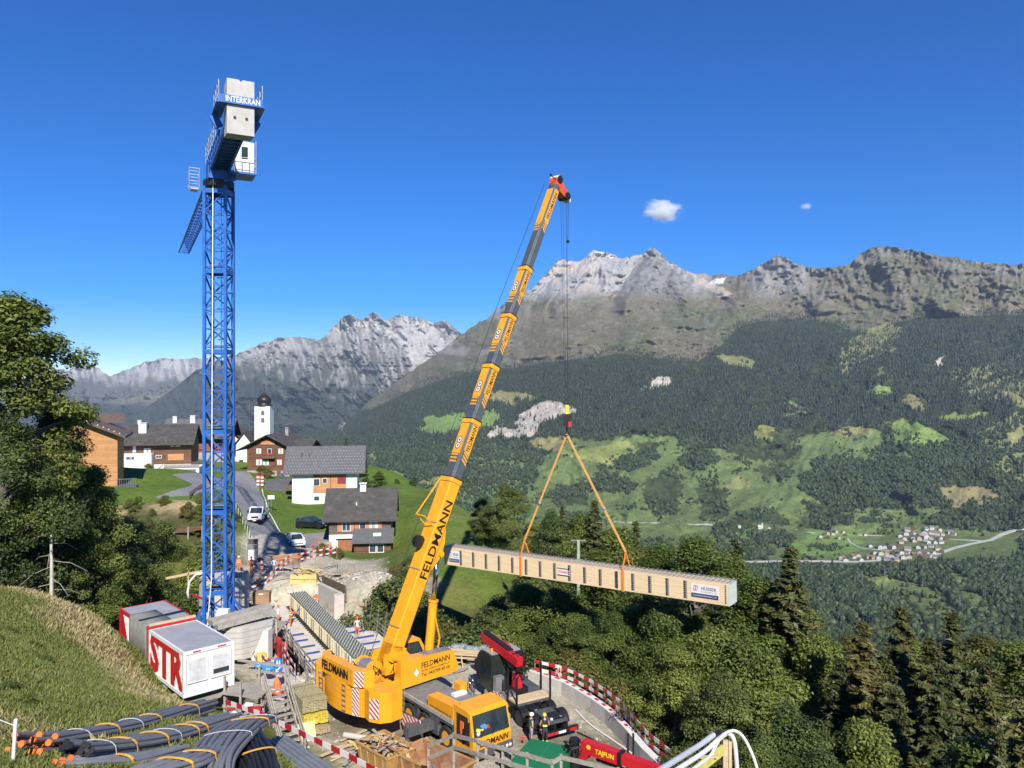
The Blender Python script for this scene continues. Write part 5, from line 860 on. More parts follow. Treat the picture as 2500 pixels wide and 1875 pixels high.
WOOD = pm('fresh_timber', (.52, .40, .25), .75, var=.18, scale=1.2, stretch=(1, 6, 6)); WOODG = pm('grey_timber', (.30, .27, .23), .85, var=.25, scale=1.5, stretch=(1, 5, 5)); WOODY = pm('yellow_formwork', (.62, .48, .18), .65, var=.15); GLUL = pm('glulam', (.74, .57, .34), .6, var=.12, scale=.6, stretch=(1, 1, 14)); RUST = pm('rusty_steel', (.28, .13, .06), .85, var=.35, scale=2, dirt=.5, dcol=(.4, .33, .25))
ORANGE = pm('hi_vis_orange', (.85, .16, .02), .7, var=.1); SLING = pm('sling_webbing', (.74, .38, .10), .75, var=.12, scale=3)
# ---- tower crane
def tower_crane():
    x0, x1, y0, y1 = -23.6, -21.98, 59., 60.62; zt = 36.2; t = thing('tower_crane', 'tall blue lattice tower crane with concrete counterweights and white cab', 'crane', (-22.8, 59.8, 0)); K_ = dict(par=t, world=True)
    for (x, y) in ((x0, y0), (x1, y0), (x0, y1), (x1, y1)): MB().bx(x-.11, x+.11, y-.11, y+.11, -.6, zt).build('mast_leg', BLUE, **K_)
    H = 6.18; nb = 4
    for sec in range(6):
        zt2 = zt-sec*H; zb = max(zt2-H, -.4); f = MB(); cs = [(x0, y0), (x1, y0), (x1, y1), (x0, y1)]
        for i in range(4):
            a = cs[i]; b = cs[(i+1) % 4]
            f.bar((*a, zt2-.35), (*b, zt2-.35), .14, .34)
            for k in range(nb):
                za = zt2-.5-(zt2-.5-zb)*k/nb; zc = zt2-.5-(zt2-.5-zb)*(k+1)/nb; A, B = (a, b) if (k+i+sec) % 2 else (b, a)
                f.bar((*A, za), (*B, zc), .10, .10); f.bar((*a, zc), (*b, zc), .06, .06)
        f.build('mast_lattice', BLUE, **K_)
        lad = MB(); lx = (x0+x1)/2+.25
        for s in (-.2, .2): lad.bar((lx+s, y1-.45, zb), (lx+s, y1-.45, zt2), .05)
        for k in range(20): lad.bar((lx-.2, y1-.45, zb+.15+k*.31), (lx+.2, y1-.45, zb+.15+k*.31), .035)
        for k in range(5):
            zz = zb+.6+k*1.2; pts = [(lx+.35*math.sin(a), y1-.5-.5*(1-abs(math.cos(a)))-.2*0, zz) for a in (-1.5, -.8, 0, .8, 1.5)]; lad.tube([(lx-.3, y1-.45, zz), (lx-.32, y1-1.0, zz), (lx, y1-1.15, zz), (lx+.32, y1-1.0, zz), (lx+.3, y1-.45, zz)], .022, 4)
        lad.build('ladder', BLUE, **K_)
        MB().bx(x0+.15, x1-.1, y0+.3, y1-.1, zb+.12, zb+.17).build('rest_platform', GALV, **K_)
    b = MB()
    for s in (-1, 1): b.bar((-22.8+s*3.0, 59.8-3*.3, .3), (-22.8+s*.8, 59.8-.8*.3, 4.2), .18); b.bar((-22.8+s*3.0, 59.8+1.5, .3), (-22.8+s*.8, 59.8+.8, 4.2), .18)
    for k in range(4): b.bar((-25.6+k*.55, 59, .6+k*.9), (-24.9+k*.5, 59.05, .5), .1)
    b.bar((-26.2, 59.8, .3), (-19.4, 59.8, .3), .4); b.bar((-22.8, 56.4, .3), (-22.8, 63.2, .3), .4); b.build('base_frame', BLUE, **K_)
    # slewing unit and jibs: direction e points at the counterweight
    e = Vector((.447, -.894, 0)).normalized(); n = Vector((.894, .447, 0)); c = Vector((-22.8, 59.8, 0))
    MB().cyl((c.x, c.y, zt), (c.x, c.y, zt+.5), 1.15, 20).build('slewing_ring', BLK, **K_)
    MB().extr([c+n*-.85+e*-1.1+Vector((0, 0, zt+.5)), c+n*.85+e*-1.1+Vector((0, 0, zt+.5)), c+n*.85+e*1.1+Vector((0, 0, zt+.5)), c+n*-.85+e*1.1+Vector((0, 0, zt+.5))], (0, 0, 1.5)).build('turntable_frame', BLUE, **K_)
    zj = zt+1.3; f = MB(); cj = lambda s, l, z: c+e*s+n*l+Vector((0, 0, z))
    for l in (-.62, .62):
        f.bar(cj(-1, l, zj), cj(12.6, l, zj+.3), .16, .42); f.bar(cj(-1, l, zj+1.3), cj(7, l, zj+1.2), .12)
        for k in range(6): f.bar(cj(k*1.15, l, zj+.2), cj(k*1.15+1.15, l, zj+1.25), .08); f.bar(cj(k*1.15, l, zj+1.25), cj(k*1.15, l, zj+.2), .08)
    for k in range(15): f.bar(cj(k*.85, -.62, zj), cj(k*.85, .62, zj), .1, .2); f.bar(cj(k*.85, -.62, zj), cj(k*.85+.85, .62, zj), .08)
    f.build('counter_jib', BLUE, **K_)
    w = MB(); [w.bar(cj(1.5, l, zj+.35), cj(10.5, l, zj+.5), .05) for l in (-.3, 0, .3)]; w.bar(cj(1, 0, zj+.27), cj(11, 0, zj+.4), 1.15, .04); w.build('walkway', DGREY, **K_)
    win = MB(); win.cyl(cj(7.2, -.5, zj+.95), cj(7.2, .5, zj+.95), .4, 14); win.extr([cj(8, -.5, zj+.45), cj(8, .5, zj+.45), cj(9, .5, zj+.5), cj(9, -.5, zj+.5)], (0, 0, 1.)); win.build('winch', BLUE, **K_)
    for k in range(5):                                           # counterweight slabs
        s0 = 11.35+k*.33; dz = -.04*k
        MB().extr([cj(s0, -.82, zj-.72+dz), cj(s0, .82, zj-.72+dz), cj(s0, .82, zj+2.55), cj(s0, .12, zj+2.55), cj(s0, .0, zj+2.42), cj(s0, -.12, zj+2.55), cj(s0, -.82, zj+2.55)], e*.30).build('counterweight_slab', CONC, **K_)
    h = MB(); [h.cyl(cj(13.0, l, zj+.15), cj(13.012, l, zj+.15), .09, 10) for l in (-.35, .35)]; h.build('lifting_holes', BLK, **K_)
    for s in (-1, 1):
        rl = MB(); L = s*1.3
        for k in range(4): rl.bar(cj(10.2+k*.95, L, zj+1.0), cj(10.2+k*.95, L, zj+2.35), .05)
        for z in (1.4, 1.9, 2.35): rl.bar(cj(10.2, L, zj+z), cj(13.05, L, zj+z), .04)
        rl.build('railing', GALV, **K_); MB().bar(cj(10, s*1.15, zj+.98), cj(13.1, s*1.15, zj+.98), .62, .08).build('platform', BLUE, **K_); MB().bar(cj(10.4, s*1.0, zj+.2), cj(10.4, s*1.4, zj+.9), .3, .5).build('bracket', BLUE, **K_)
    rl = MB()
    for k in range(8): rl.bar(cj(.8+k*1.2, -1.0, zj+.3), cj(.8+k*1.2, -1.0, zj+1.6), .05)
    for z in (.8, 1.2, 1.6): rl.bar(cj(.8, -1., zj+z), cj(9.4, -1., zj+z), .04)
    rl.build('railing', GALV, **K_)
    sb = MB().bar(cj(13.12, -1.32, zj+1.2), cj(13.12, 1.32, zj+1.2), .06, .5).build('sign_board', BLUE, **K_)
    text('lettering', 'INTERKRAN', .52, frame(cj(13.16, .12, zj+1.2), n, (0, 0, 1)), WSTR, sb, .006, fit=2.05, bold=.012)
    # main jib, triangular lattice
    jb = MB(); n_ = 26; L = 40.
    for k in range(n_):
        a = -1.2-L*k/n_; b = -1.2-L*(k+1)/n_; top = zj+1.25
        for l in (-.6, .6): jb.bar(cj(a, l, zj), cj(b, l, zj), .12); jb.bar(cj(a, l, zj), cj((a+b)/2, 0, top), .07); jb.bar(cj((a+b)/2, 0, top), cj(b, l, zj), .07)
        jb.bar(cj(a, -.6, zj), cj(a, .6, zj), .07); jb.bar(cj(a, -.6, zj), cj(b, .6, zj), .05); jb.bar(cj((a+b)/2, 0, top), cj((a+b)/2+L/n_, 0, top), .13)
    jb.bar(cj(-1.2-L, -.6, zj), cj(-1.2-L, .6, zj), .12); jb.build('main_jib', BLUE, **K_)
    ca = MB(); q = lambda s, l, z: cj(-7.5+s, -1.25+l, zj+.2+z)
    for s in (-.5, .5):
        for l in (-.4, .4): ca.bar(q(s, l, 0), q(s, l, 1.7), .04)
    for z in (.05, .6, 1.15, 1.7):
        for a, b in (((-.5, -.4), (.5, -.4)), ((.5, -.4), (.5, .4)), ((.5, .4), (-.5, .4)), ((-.5, .4), (-.5, -.4))): ca.bar(q(*a, z), q(*b, z), .04)
    ca.bar(q(-.5, 0, 0), q(.5, 0, 0), .6, .2); ca.build('maintenance_basket', GALV, **K_)
    # cab hung beside the slewing unit
    cb = c+n*1.72+e*.9+Vector((0, 0, zt+.95)); qc = lambda a, b, z: cb+n*a+e*b+Vector((0, 0, z)); body = MB().extr([qc(-.68, -.75, .1), qc(.68, -.75, .1), qc(.68, .75, .1), qc(-.68, .75, .1)], (0, 0, 2.35)).build('cab', WHT, **K_)
    mb = MB().extr([qc(-.25, .77, 1.15), qc(.22, .77, 1.15), qc(.22, .77, 2.05), qc(-.25, .77, 2.05)], e*.02); mb.build('window', WGL, body, world=True); MB().extr([qc(.7, -.5, .9), qc(.7, .5, .9), qc(.7, .5, 2.), qc(.7, -.5, 2.)], n*.02).build('window', WGL, body, world=True)
    MB().extr([qc(-.45, -.3, 2.45), qc(.3, -.3, 2.45), qc(.3, .4, 2.45), qc(-.45, .4, 2.45)], (0, 0, .12)).build('roof_hatch', WHT, body, world=True)
    pl = MB().extr([qc(-1.1, -1., -.1), qc(.78, -1., -.1), qc(.78, 1.1, -.1), qc(-1.1, 1.1, -.1)], (0, 0, .16)); pl.bar(qc(-1.6, 0, -.5), qc(-.6, 0, -.2), .4); pl.build('cab_platform', BLUE, **K_)
    rl = MB(); P4 = [qc(-.8, 1.1, 0), qc(.78, 1.1, 0), qc(.78, -1., 0)]
    for a, b in zip(P4[:-1], P4[1:]):
        for k in range(4): p = a.lerp(b, k/3); rl.bar(p, p+Vector((0, 0, 1.15)), .04)
        for z in (.55, 1.15): rl.bar(a+Vector((0, 0, z)), b+Vector((0, 0, z)), .04)
    rl.bar(P4[1], P4[1]+Vector((0, 0, 2.5)), .05); rl.build('railing', GALV, **K_)
    MB().tube([(-22.9, 58.9, zt), (-22.95, 58.86, 20), (-23.0, 58.86, 6), (-23.4, 58.6, .6)], .045, 6).build('power_cable', pm('white_cable', (.7, .69, .65), .6), **K_)
    MB().bx(-22.35, -21.5, 58.2, 58.7, 2.1, 3.9).bx(-22.0, -21.9, 58.4, 58.5, 0, 2.1).build('switch_cabinet', WHT, **K_)
    MB().cyl(cj(-1, -.55, zj+.2), cj(-1, -.55, zj+1.9), .22, 10).build('slewing_motor', BLUE, **K_)
tower_crane()
# ---- mobile crane
S_ = Vector((-6.8, 49.95, 0)); HD = Vector((.63, -.777, 0)).normalized(); ANG = math.atan2(HD.y, HD.x); UU = Vector((.72, .694, 0)).normalized(); WW = Vector((UU.y, -UU.x, 0))
def wheel(par, x, y, r=.68, w=.46, rim=None, side=-1, name='wheel', rimcol=None):
    """wheel on an axle along local y; side = which way the dished rim faces"""
    M = Matrix.Rotation(rad(90), 4, 'X') if side < 0 else Matrix.Rotation(rad(-90), 4, 'X'); prof = [(r*.6, -w/2), (r*.93, -w/2), (r, -w/2+.06), (r, w/2-.06), (r*.93, w/2), (r*.62, w/2), (r*.58, w/2-.04), (r*.5, w/2-.1)]
    o = MB().lathe(prof, (x, y, r), 22, M).build(name, RUB, par, smooth=False); rm = rimcol or YEL
    MB().lathe([(r*.6, w/2-.02), (r*.52, w/2-.03), (r*.48, w/2-.12), (r*.22, w/2-.15), (r*.2, w/2-.02), (1e-4, w/2-.0)], (x, y, r), 18, M).build('rim', rm, o, smooth=False)
    mb = MB(); [mb.lathe([(.03, 0), (.03, .03), (1e-4, .03)], Vector((x, y, r))+M @ Vector((r*.36*math.cos(a), r*.36*math.sin(a), w/2-.13)), 5, M) for a in [k*math.pi/5 for k in range(10)]]; mb.build('wheel_nuts', BLK, o, kind='stuff'); return o
def stripes(par, M, w, h, n=5, name='hazard_board', ww=WSTR, rr=REDW):
    """flat warning board w x h in frame M (x right, y up): white with raised red diagonals cut to the board"""
    t = 0.012; mb = MB(); mb.extr([M @ Vector((-w/2, -h/2, 0)), M @ Vector((w/2, -h/2, 0)), M @ Vector((w/2, h/2, 0)), M @ Vector((-w/2, h/2, 0))], M.to_3x3() @ Vector((0, 0, t))); mb.mat(1); p = (w+h)/n
    for k in range(n):
        c0 = -w/2-h/2+p*k; c1 = c0+p*.5; poly = []
        for c, rev in ((c0, 0), (c1, 1)):                       # x - y = c clipped to the board
            seg = []; a = (max(-w/2, c-h/2), min(w/2, c+h/2))
            if a[0] < a[1]: seg = [(a[0], a[0]-c), (a[1], a[1]-c)]
            poly.append(seg)
        if poly[0] or poly[1]:
            pts = [q for q in (poly[0]+poly[1][::-1])]
            for cx, cy in ((-w/2, -h/2), (w/2, -h/2), (w/2, h/2), (-w/2, h/2)):
                if c0 < cx-cy < c1: pts.append((cx, cy))
            if len(pts) >= 3:
                mx = sum(q[0] for q in pts)/len(pts); my = sum(q[1] for q in pts)/len(pts); pts.sort(key=lambda q: math.atan2(q[1]-my, q[0]-mx)); mb.quad(*[M @ Vector((q[0], -q[1], t+.003)) for q in pts])
    return mb.build(name, [ww, rr], par, world=True)
def mobile_crane():
    t = thing('mobile_crane', 'orange yellow telescopic mobile crane with raised boom lifting the timber beam', 'crane', S_, ANG); K_ = dict(par=t, world=True)
    # carrier in its own axes (x forward, right side is -y)
    MB().bx(-4.4, 7.2, -.75, .75, .75, 1.75).build('chassis_frame', DGREY, t); MB().bx(-4.4, 7.1, -1.33, 1.33, 1.72, 1.9).build('deck', pm('deck_grey', (.16, .165, .17), .7, var=.25, dirt=.3, dcol=(.3, .27, .23)), t)
    MB().bx(-4.4, 7.15, -1.39, -1.335, 1.70, 1.94).build('side_trim', pm('aluminium_trim', (.62, .62, .62), .35, metal=.5), t)
    for x in (6.4, 4.05, 2.4, .1, -1.6):
        wheel(t, x, -1.12); wheel(t, x, 1.12, side=1)
        MB().extr([(x-.86, -1.34, 1.05), (x-.6, -1.34, 1.5), (x+.6, -1.34, 1.5), (x+.86, -1.34, 1.05), (x+.86, -1.34, 1.71), (x-.86, -1.34, 1.71)], (0, .45, 0)).build('fender', DGREY, t)
    MB().bx(4.75, 5.6, -1.36, -.8, .55, 1.6).bx(.75, 1.6, -1.36, -.8, .6, 1.65).bx(3.0, 3.4, -1.34, -.8, .8, 1.6).build('locker', DGREY, t)
    # engine cover and cab
    MB().bx(4.3, 7.15, -.55, 1.3, 1.9, 2.35).build('engine_cover', pm('cover_grey', (.19, .2, .21), .55, var=.12), t)
    pn = MB().extr([(4.55, -1.36, 1.95), (7.2, -1.36, 1.95), (7.2, -1.36, 2.72), (4.55, -1.36, 2.6)], (0, .75, 0)).build('side_cover', YEL, t); text('lettering', 'www.feldmann-kran.ch', .2, frame(WM[t.name] @ Vector((5.9, -1.366, 2.1)), HD, (0, 0, 1)), BLK, pn, .004, fit=2.2)
    MB().bx(4.2, 4.9, .75, 1.3, 2.0, 2.75).build('toolbox', YEL, t, label='yellow toolbox on the deck')
    ex = MB(); [ex.cyl((5.5+k*.22, 1.05, 1.9), (5.5+k*.22, 1.05, 3.3-.25*k), .11, 10) for k in range(2)]; ex.tube([(5.5, 1.05, 3.2), (5.55, 1.0, 3.45), (5.75, .95, 3.5), (5.95, .95, 3.2), (5.98, .95, 2.6)], .1, 8); ex.build('exhaust_pipe', CHR, t, smooth=True)
    cab = MB(); sec = [(7.2, .62), (9.0, .62), (9.08, 1.25), (9.02, 1.45), (8.72, 2.75), (8.5, 2.86), (7.2, 2.92)]; cab.extr([(x, -1.33, z) for x, z in sec], (0, 2.66, 0)); cab.build('cab', YEL, t)
    ws = MB().extr([(9.035, -1.22, 1.52), (9.035, 1.22, 1.52), (8.76, 1.18, 2.68), (8.76, -1.18, 2.68)], (.03, 0, .008)).build('windshield', WGL, t)
    it = MB(); r = random.Random(4); cols = [pm('red_jacket', (.4, .02, .03), .8), pm('blue_bag', (.05, .25, .5), .7), pm('yellow_gloves', (.7, .6, .05), .7), pm('white_helmet', (.75, .75, .74), .4)]
    for k in range(11): it.mat(k % 4).ball((9.02+.02-.22*(.25+.2*r.random()), -1.05+1.0*r.random(), 1.62+.45*r.random()), .09+.05*r.random(), 7)
    it.build('dashboard_clutter', cols, t, kind='stuff')
    wp = MB(); [wp.bar((9.1, y, 1.5), (8.98, y+.35, 2.05), .03) for y in (-.8, 0, .8)]; wp.build('wiper', BLK, t)
    MB().extr([(7.5, -1.345, 1.0), (8.75, -1.345, 1.0), (8.75, -1.345, 1.5), (8.55, -1.345, 2.55), (7.5, -1.345, 2.55)], (0, .012, 0)).build('door_opening', pm('dark_interior', (.02, .018, .017), .7), t); MB().bx(8.7, 8.85, -1.7, -1.4, 1.55, 2.3).bx(8.72, 8.78, -1.6, -1.3, 2.3, 2.36).build('mirror', BLK, t); MB().bx(7.9, 8.2, -1.39, -1.34, 1.5, 2.2).build('orange_jacket', ORANGE, t)
    MB().bx(8.95, 9.22, -1.36, 1.36, .42, .82).build('bumper', DGREY, t); hl = [MB().cyl((9.2, y, .64), (9.24, y, .64), .09, 12).build('headlight', WHT, t) for y in (-1.15, -.92, .92, 1.15)]
    fp = MB().extr([(9.02, -1.2, .92), (9.02, 1.2, .92), (9.1, 1.2, 1.3), (9.1, -1.2, 1.3)], (.02, 0, 0)).build('front_panel', YEL, t); LW = WM[t.name].to_3x3() @ Vector((0, 1, 0)); text('lettering', 'FELDMANN', .5, frame(WM[t.name] @ Vector((9.115, .0, 1.14)), LW, HD*.1+Vector((0, 0, 1))), BLK, fp, .006, fit=2.15, bold=.010)
    MB().lathe([(.07, 0), (.07, .14), (.02, .17)], (7.6, -1.1, 2.92), 10).build('beacon', pm('amber_glass', (.8, .3, .02), .2), t); MB().lathe([(.07, 0), (.07, .14), (.02, .17)], (8.3, 1.15, 2.85), 10).build('beacon', MATS['amber_glass'], t); MB().bx(5.0, 5.4, .0, .9, 2.35, 2.5).build('work_lamp', WHT, t)
    # ladder and outriggers
    l = MB(); [l.bar((1.55+s, -1.45, .1), (1.55+s, -1.4, 2.15), .05) for s in (0, .38)]; [l.bar((1.55, -1.44, .35+k*.3), (1.93, -1.44, .35+k*.3), .05) for k in range(6)]; l.bar((1.55, -1.4, 2.1), (1.55, -1.0, 2.1), .05); l.build('ladder', GALV, t)
    for x in (4.95, -3.2):
        for s in (-1, 1):
            o = MB().bx(x-.28, x+.28, min(s*1.2, s*3.1), max(s*1.2, s*3.1), .78, 1.3).cyl((x, s*3.0, .1), (x, s*3.0, 1.5), .13, 10).build('outrigger', DGREY, t); MB().bx(x-.5, x+.5, s*3.0-.5, s*3.0+.5, .02, .16).build('foot_pad', WOODG, o)
    stripes(t, frame(WM[t.name] @ Vector((4.1, -2.2, .98)), HD*.75+Vector((0, 0, .08)), (0, 0, 1)), 2.1, .78, 7); MB().bx(3.1, 5.2, -2.17, -2.1, .55, 1.38).build('outrigger_cover', DGREY, t)
    # superstructure in boom axes
    U = frame(S_, UU, -WW)        # x forward, y left, z up
    def B(name, mat, fn, **k): mb = MB(); fn(mb); mb.xf(U); return mb.build(name, mat, k.pop('par', t), world=True, **k)
    B('slewing_ring', BLK, lambda m: m.lathe([(1.05, 1.88), (1.05, 2.15)], (0, 0, 0), 24)); B('superstructure_frame', YEL, lambda m: m.bx(-4.2, 2.2, -.85, .85, 2.15, 2.75).extr([(-2.6, -.75, 2.75), (.6, -.75, 2.75), (-.6, -.75, 4.0), (-2.2, -.75, 4.1)], (0, .2, 0)).extr([(-2.6, .55, 2.75), (.6, .55, 2.75), (-.6, .55, 4.0), (-2.2, .55, 4.1)], (0, .2, 0)))
    sp = B('side_panel', YEL, lambda m: m.extr([(-1.75, -1.72, 2.12), (2.75, -1.72, 2.12), (2.9, -1.72, 2.4), (2.45, -1.72, 3.55), (-1.75, -1.72, 3.85)], (0, .85, 0)))
    Mr = lambda x, z, y=-1.726: frame(U @ Vector((x, y, z)), UU, (0, 0, 1))
    text('lettering', 'FELDMANN', .5, Mr(1.0, 3.18), BLK, sp, .005, fit=2.3, bold=.009); text('lettering', 'BUTEN  ZÜRICH  SCHMERIKON', .15, Mr(1.0, 2.86), BLK, sp, .004, fit=2.25); text('lettering', 'Tel. 043/399 45 00', .3, Mr(1.0, 2.58), BLK, sp, .004, fit=2.3, bold=.008)
    B('white_diamond', WSTR, lambda m: m.extr([(-.75, -1.735, 2.85), (-.55, -1.735, 2.6), (-.35, -1.735, 2.85), (-.55, -1.735, 3.1)], (0, .012, 0)), par=sp)
    B('radiator_grille', GALV, lambda m: [m.bx(.2+k*.25, .35+k*.25, -1.6, -.95, 3.5, 3.78-.05*k*.3) for k in range(9)]); B('rear_hood', YEL, lambda m: m.bx(-3.2, -1.76, -1.6, -.9, 2.2, 2.75))
    def curve(m, R0, R1, a0, a1, z0, z1, n=14, cx=0.):
        pts = [(cx-R1*math.cos(a0+(a1-a0)*k/n), R1*math.sin(a0+(a1-a0)*k/n), z0) for k in range(n+1)]+[(cx-R0*math.cos(a1-(a1-a0)*k/n), R0*math.sin(a1-(a1-a0)*k/n), z0) for k in range(n+1)]; m.extr(pts, (0, 0, z1-z0))
    # counterweight: slabs of a round-backed stack, wings at the sides
    for k in range(5): B('counterweight_slab', YEL, lambda m, k=k: curve(m, 3.4, 5.25, -.46, .46, 1.45+k*.36, 1.79+k*.36))
    cw = B('counterweight_top', YEL, lambda m: m.extr([(-5.2, -1.75, 3.25), (-5.2, 1.75, 3.25), (-4.75, 2.4, 3.25), (-4.2, 2.5, 3.25), (-4.65, 1.5, 3.25), (-4.65, -1.5, 3.25), (-4.2, -2.5, 3.25), (-4.75, -2.4, 3.25)], (0, 0, .95)))
    txt_r = frame(U @ Vector((-5.21, .25, 3.72)), WW, (0, 0, 1)); text('lettering', 'FELDMANN', .74, txt_r, BLK, cw, .03, fit=2.9, bold=.010)
    stripes(cw, frame(U @ Vector((-4.99, -2.09, 3.7)), WW*.82+UU*.57, (0, 0, 1)), .6, .9, 6); stripes(t, frame(U @ Vector((-5.02, -1.78, 2.35)), WW*.95+UU*.32, (0, 0, 1)), .5, 1.7, 9)
    for s in (-1, 1):
        w = B('counterweight_wing', YEL, lambda m, s=s: m.extr([(-4.75, s*2.3, 1.5), (-4.9, s*3.0, 1.5), (-4.6, s*3.65, 1.5), (-4.0, s*3.95, 1.5), (-3.2, s*3.9, 1.5), (-3.0, s*2.3, 1.5)], (0, 0, 1.75)))
        if s < 0: stripes(w, frame(U @ Vector((-4.78, -3.34, 2.3)), WW*.91+UU*.42, (0, 0, 1)), .64, 1.15, 6)
    for y in (-1.05, 1.6): B('ladder', GALV, lambda m, y=y: ([m.bar((-5.28, y+s, 1.5), (-5.28, y+s, 3.2), .04) for s in (0, .4)], [m.bar((-5.29, y, 1.65+k*.3), (-5.29, y+.4, 1.65+k*.3), .04) for k in range(6)]))
    B('winch_drum', GALV, lambda m: m.cyl((-3.0, -.6, 3.35), (-3.0, .6, 3.35), .5, 18)); B('winch_flange', YEL, lambda m: (m.cyl((-3.0, -.7, 3.35), (-3.0, -.6, 3.35), .62, 18), m.cyl((-3.0, .6, 3.35), (-3.0, .7, 3.35), .62, 18)))
    def hoses(m):
        r = random.Random(8)
        for k in range(46): y = -1.6+2.6*r.random(); x = -4.2+3.2*r.random(); z = 2.8+.8*r.random(); m.tube([(x, y, z), (x+.5*r.random(), y+.4*r.random(), z+.25), (x+.9*r.random(), y-.4*r.random(), z-.1)], .035, 5)
        for k in range(18): m.box((-4.2+3*r.random(), -1.6+2.2*r.random(), 2.85+.5*r.random()), (.3, .22, .25))
    B('hydraulic_hoses', BLK, hoses, kind='stuff'); B('hydraulic_tanks', YEL, lambda m: (m.cyl((-3.6, -.9, 3.2), (-3.6, -.1, 3.2), .35, 12), m.bx(-2.6, -1.9, -1.35, -.8, 3.1, 3.5), m.bx(-3.9, -3.4, .2, .9, 2.8, 3.4), m.cyl((-1.2, -1.2, 3.7), (-2.6, -1.1, 3.35), .08, 8)))
    oc = B('operator_cab', YEL, lambda m: m.extr([(.2, .9, 2.1), (2.2, .9, 2.1), (2.3, .9, 2.9), (1.7, .9, 3.9), (.2, .9, 3.95)], (0, .95, 0))); B('window', WGL, lambda m: m.extr([(.4, .88, 2.8), (2.05, .88, 2.8), (1.6, .88, 3.75), (.4, .88, 3.8)], (0, .02, 0)), par=oc); B('window', WGL, lambda m: m.extr([(2.25, .95, 2.85), (2.25, 1.8, 2.85), (1.75, 1.8, 3.8), (1.75, .95, 3.8)], (.05, 0, 0)), par=oc)
    # boom
    piv = S_-UU*1.5+Vector((0, 0, 3.25)); head = Vector((3.35, 59.7, 36.3)); bd = (head-piv); Lb = bd.length; bd.normalize(); BM = Matrix((bd, WW, (WW.cross(bd))*1.0)).transposed().to_4x4()
    bt = bd.cross(WW); bt = bt if bt.z > 0 else -bt                     # boom top normal, leaning back to the camera
    BM = Matrix((bd, bt.cross(bd), bt)).transposed().to_4x4(); BM.translation = piv; side = bt.cross(bd); sgn = 1 if side.dot(WW) > 0 else -1
    def P(name, mat, fn, par=t, **k): mb = MB(); fn(mb); mb.xf(BM); return mb.build(name, mat, par, world=True, **k)
    cuts = [0, .341, .459, .5755, .6877, .798, 1.0]; ws_ = [1.2, 1.06, .99, .92, .86, .80]; hs_ = [1.12, .96, .90, .83, .77, .71]
    def oct_(x0, x1, w, h, lift=0., c=.10):
        a, b = w/2, h/2; prof = [(-a, -b*.55), (-a*.6, -b), (a*.6, -b), (a, -b*.55), (a, b-c*.6), (a-c, b), (-a+c, b), (-a, b-c*.6)]; return [(x0, y, z+lift) for y, z in prof]
    for k in range(6):
        x0, x1 = cuts[k]*Lb-(0 if k == 0 else .6), cuts[k+1]*Lb; w, h = ws_[k], hs_[k]; Ls = x1-x0
        o = P('boom_section', YEL if k == 0 else BGREY, lambda m: m.extr(oct_(x0, x1, w, h), (Ls, 0, 0)))
        if k < 5: P('collar', YEL, lambda m: m.extr(oct_(x1-.32, 0, w+.1, h+.12), (.30, 0, 0)), par=o); P('collar_rim', BLK, lambda m: m.extr(oct_(x1-.02, 0, w+.16, h+.18), (.05, 0, 0)), par=o)
        fr = lambda x, y, z, out, yd: frame(BM @ Vector((x, y, z)), BM.to_3x3() @ Vector((1, 0, 0)), BM.to_3x3() @ Vector(yd))
        ys = sgn*(w/2+.006); yo = ys+sgn*.004
        if k == 0:
            text('lettering', 'FELDMANN', .86, fr(Ls*.66, yo, .05, 0, (0, 0, 1)) if sgn < 0 else fr(Ls*.66, yo, .0, 0, (0, 0, 1)), BLK, o, .006, fit=5.3, bold=.014)
            P('boom_foot', YEL, lambda m: m.extr([(-.4, -w/2, -.2), (0, -w/2, -.6), (1.2, -w/2, -h/2), (1.2, -w/2, h/2), (0, -w/2, h/2), (-.4, -w/2, .2)], (0, w, 0)), par=o); P('rope_roller', GALV, lambda m: [m.bx(x, x+.06, -w/2-.02, w/2+.02, h/2+.0, h/2+.04) for x in (2.2, 6.0, 9.2)], par=o)
            P('guard_bracket', YEL, lambda m: (m.bar((Ls*.72, -sgn*w/2*.8, h/2+.0), (Ls*.75, -sgn*w/2*.8, h/2+1.0), .06), m.bar((Ls*.75, -sgn*w/2*.8, h/2+1.0), (Ls*.98, -sgn*w/2*.8, h/2+.1), .07), m.bar((Ls*.72, sgn*w/2*.6, h/2), (Ls*.75, sgn*w/2*.6, h/2+.95), .06), m.bar((Ls*.75, sgn*w/2*.6, h/2+.95), (Ls*.75, -sgn*w/2*.8, h/2+1.), .06)), par=o); P('hose_reel', BLK, lambda m: m.cyl((Ls*.62, -sgn*.25, h/2+.35), (Ls*.62, sgn*.05, h/2+.35), .42, 16), par=o); P('cylinder_bracket', YEL, lambda m: m.extr([(Ls*.50, -w*.3, -h/2-.0), (Ls*.74, -w*.3, -h/2), (Ls*.66, -w*.3, -h/2-.35), (Ls*.58, -w*.3, -h/2-.4)], (0, w*.6, 0)), par=o)
        else:
            xa, xb = x0+.6+(.40 if k < 5 else .52)*(Ls-.6), x1-.34
            if k == 5: xb = x1-.4
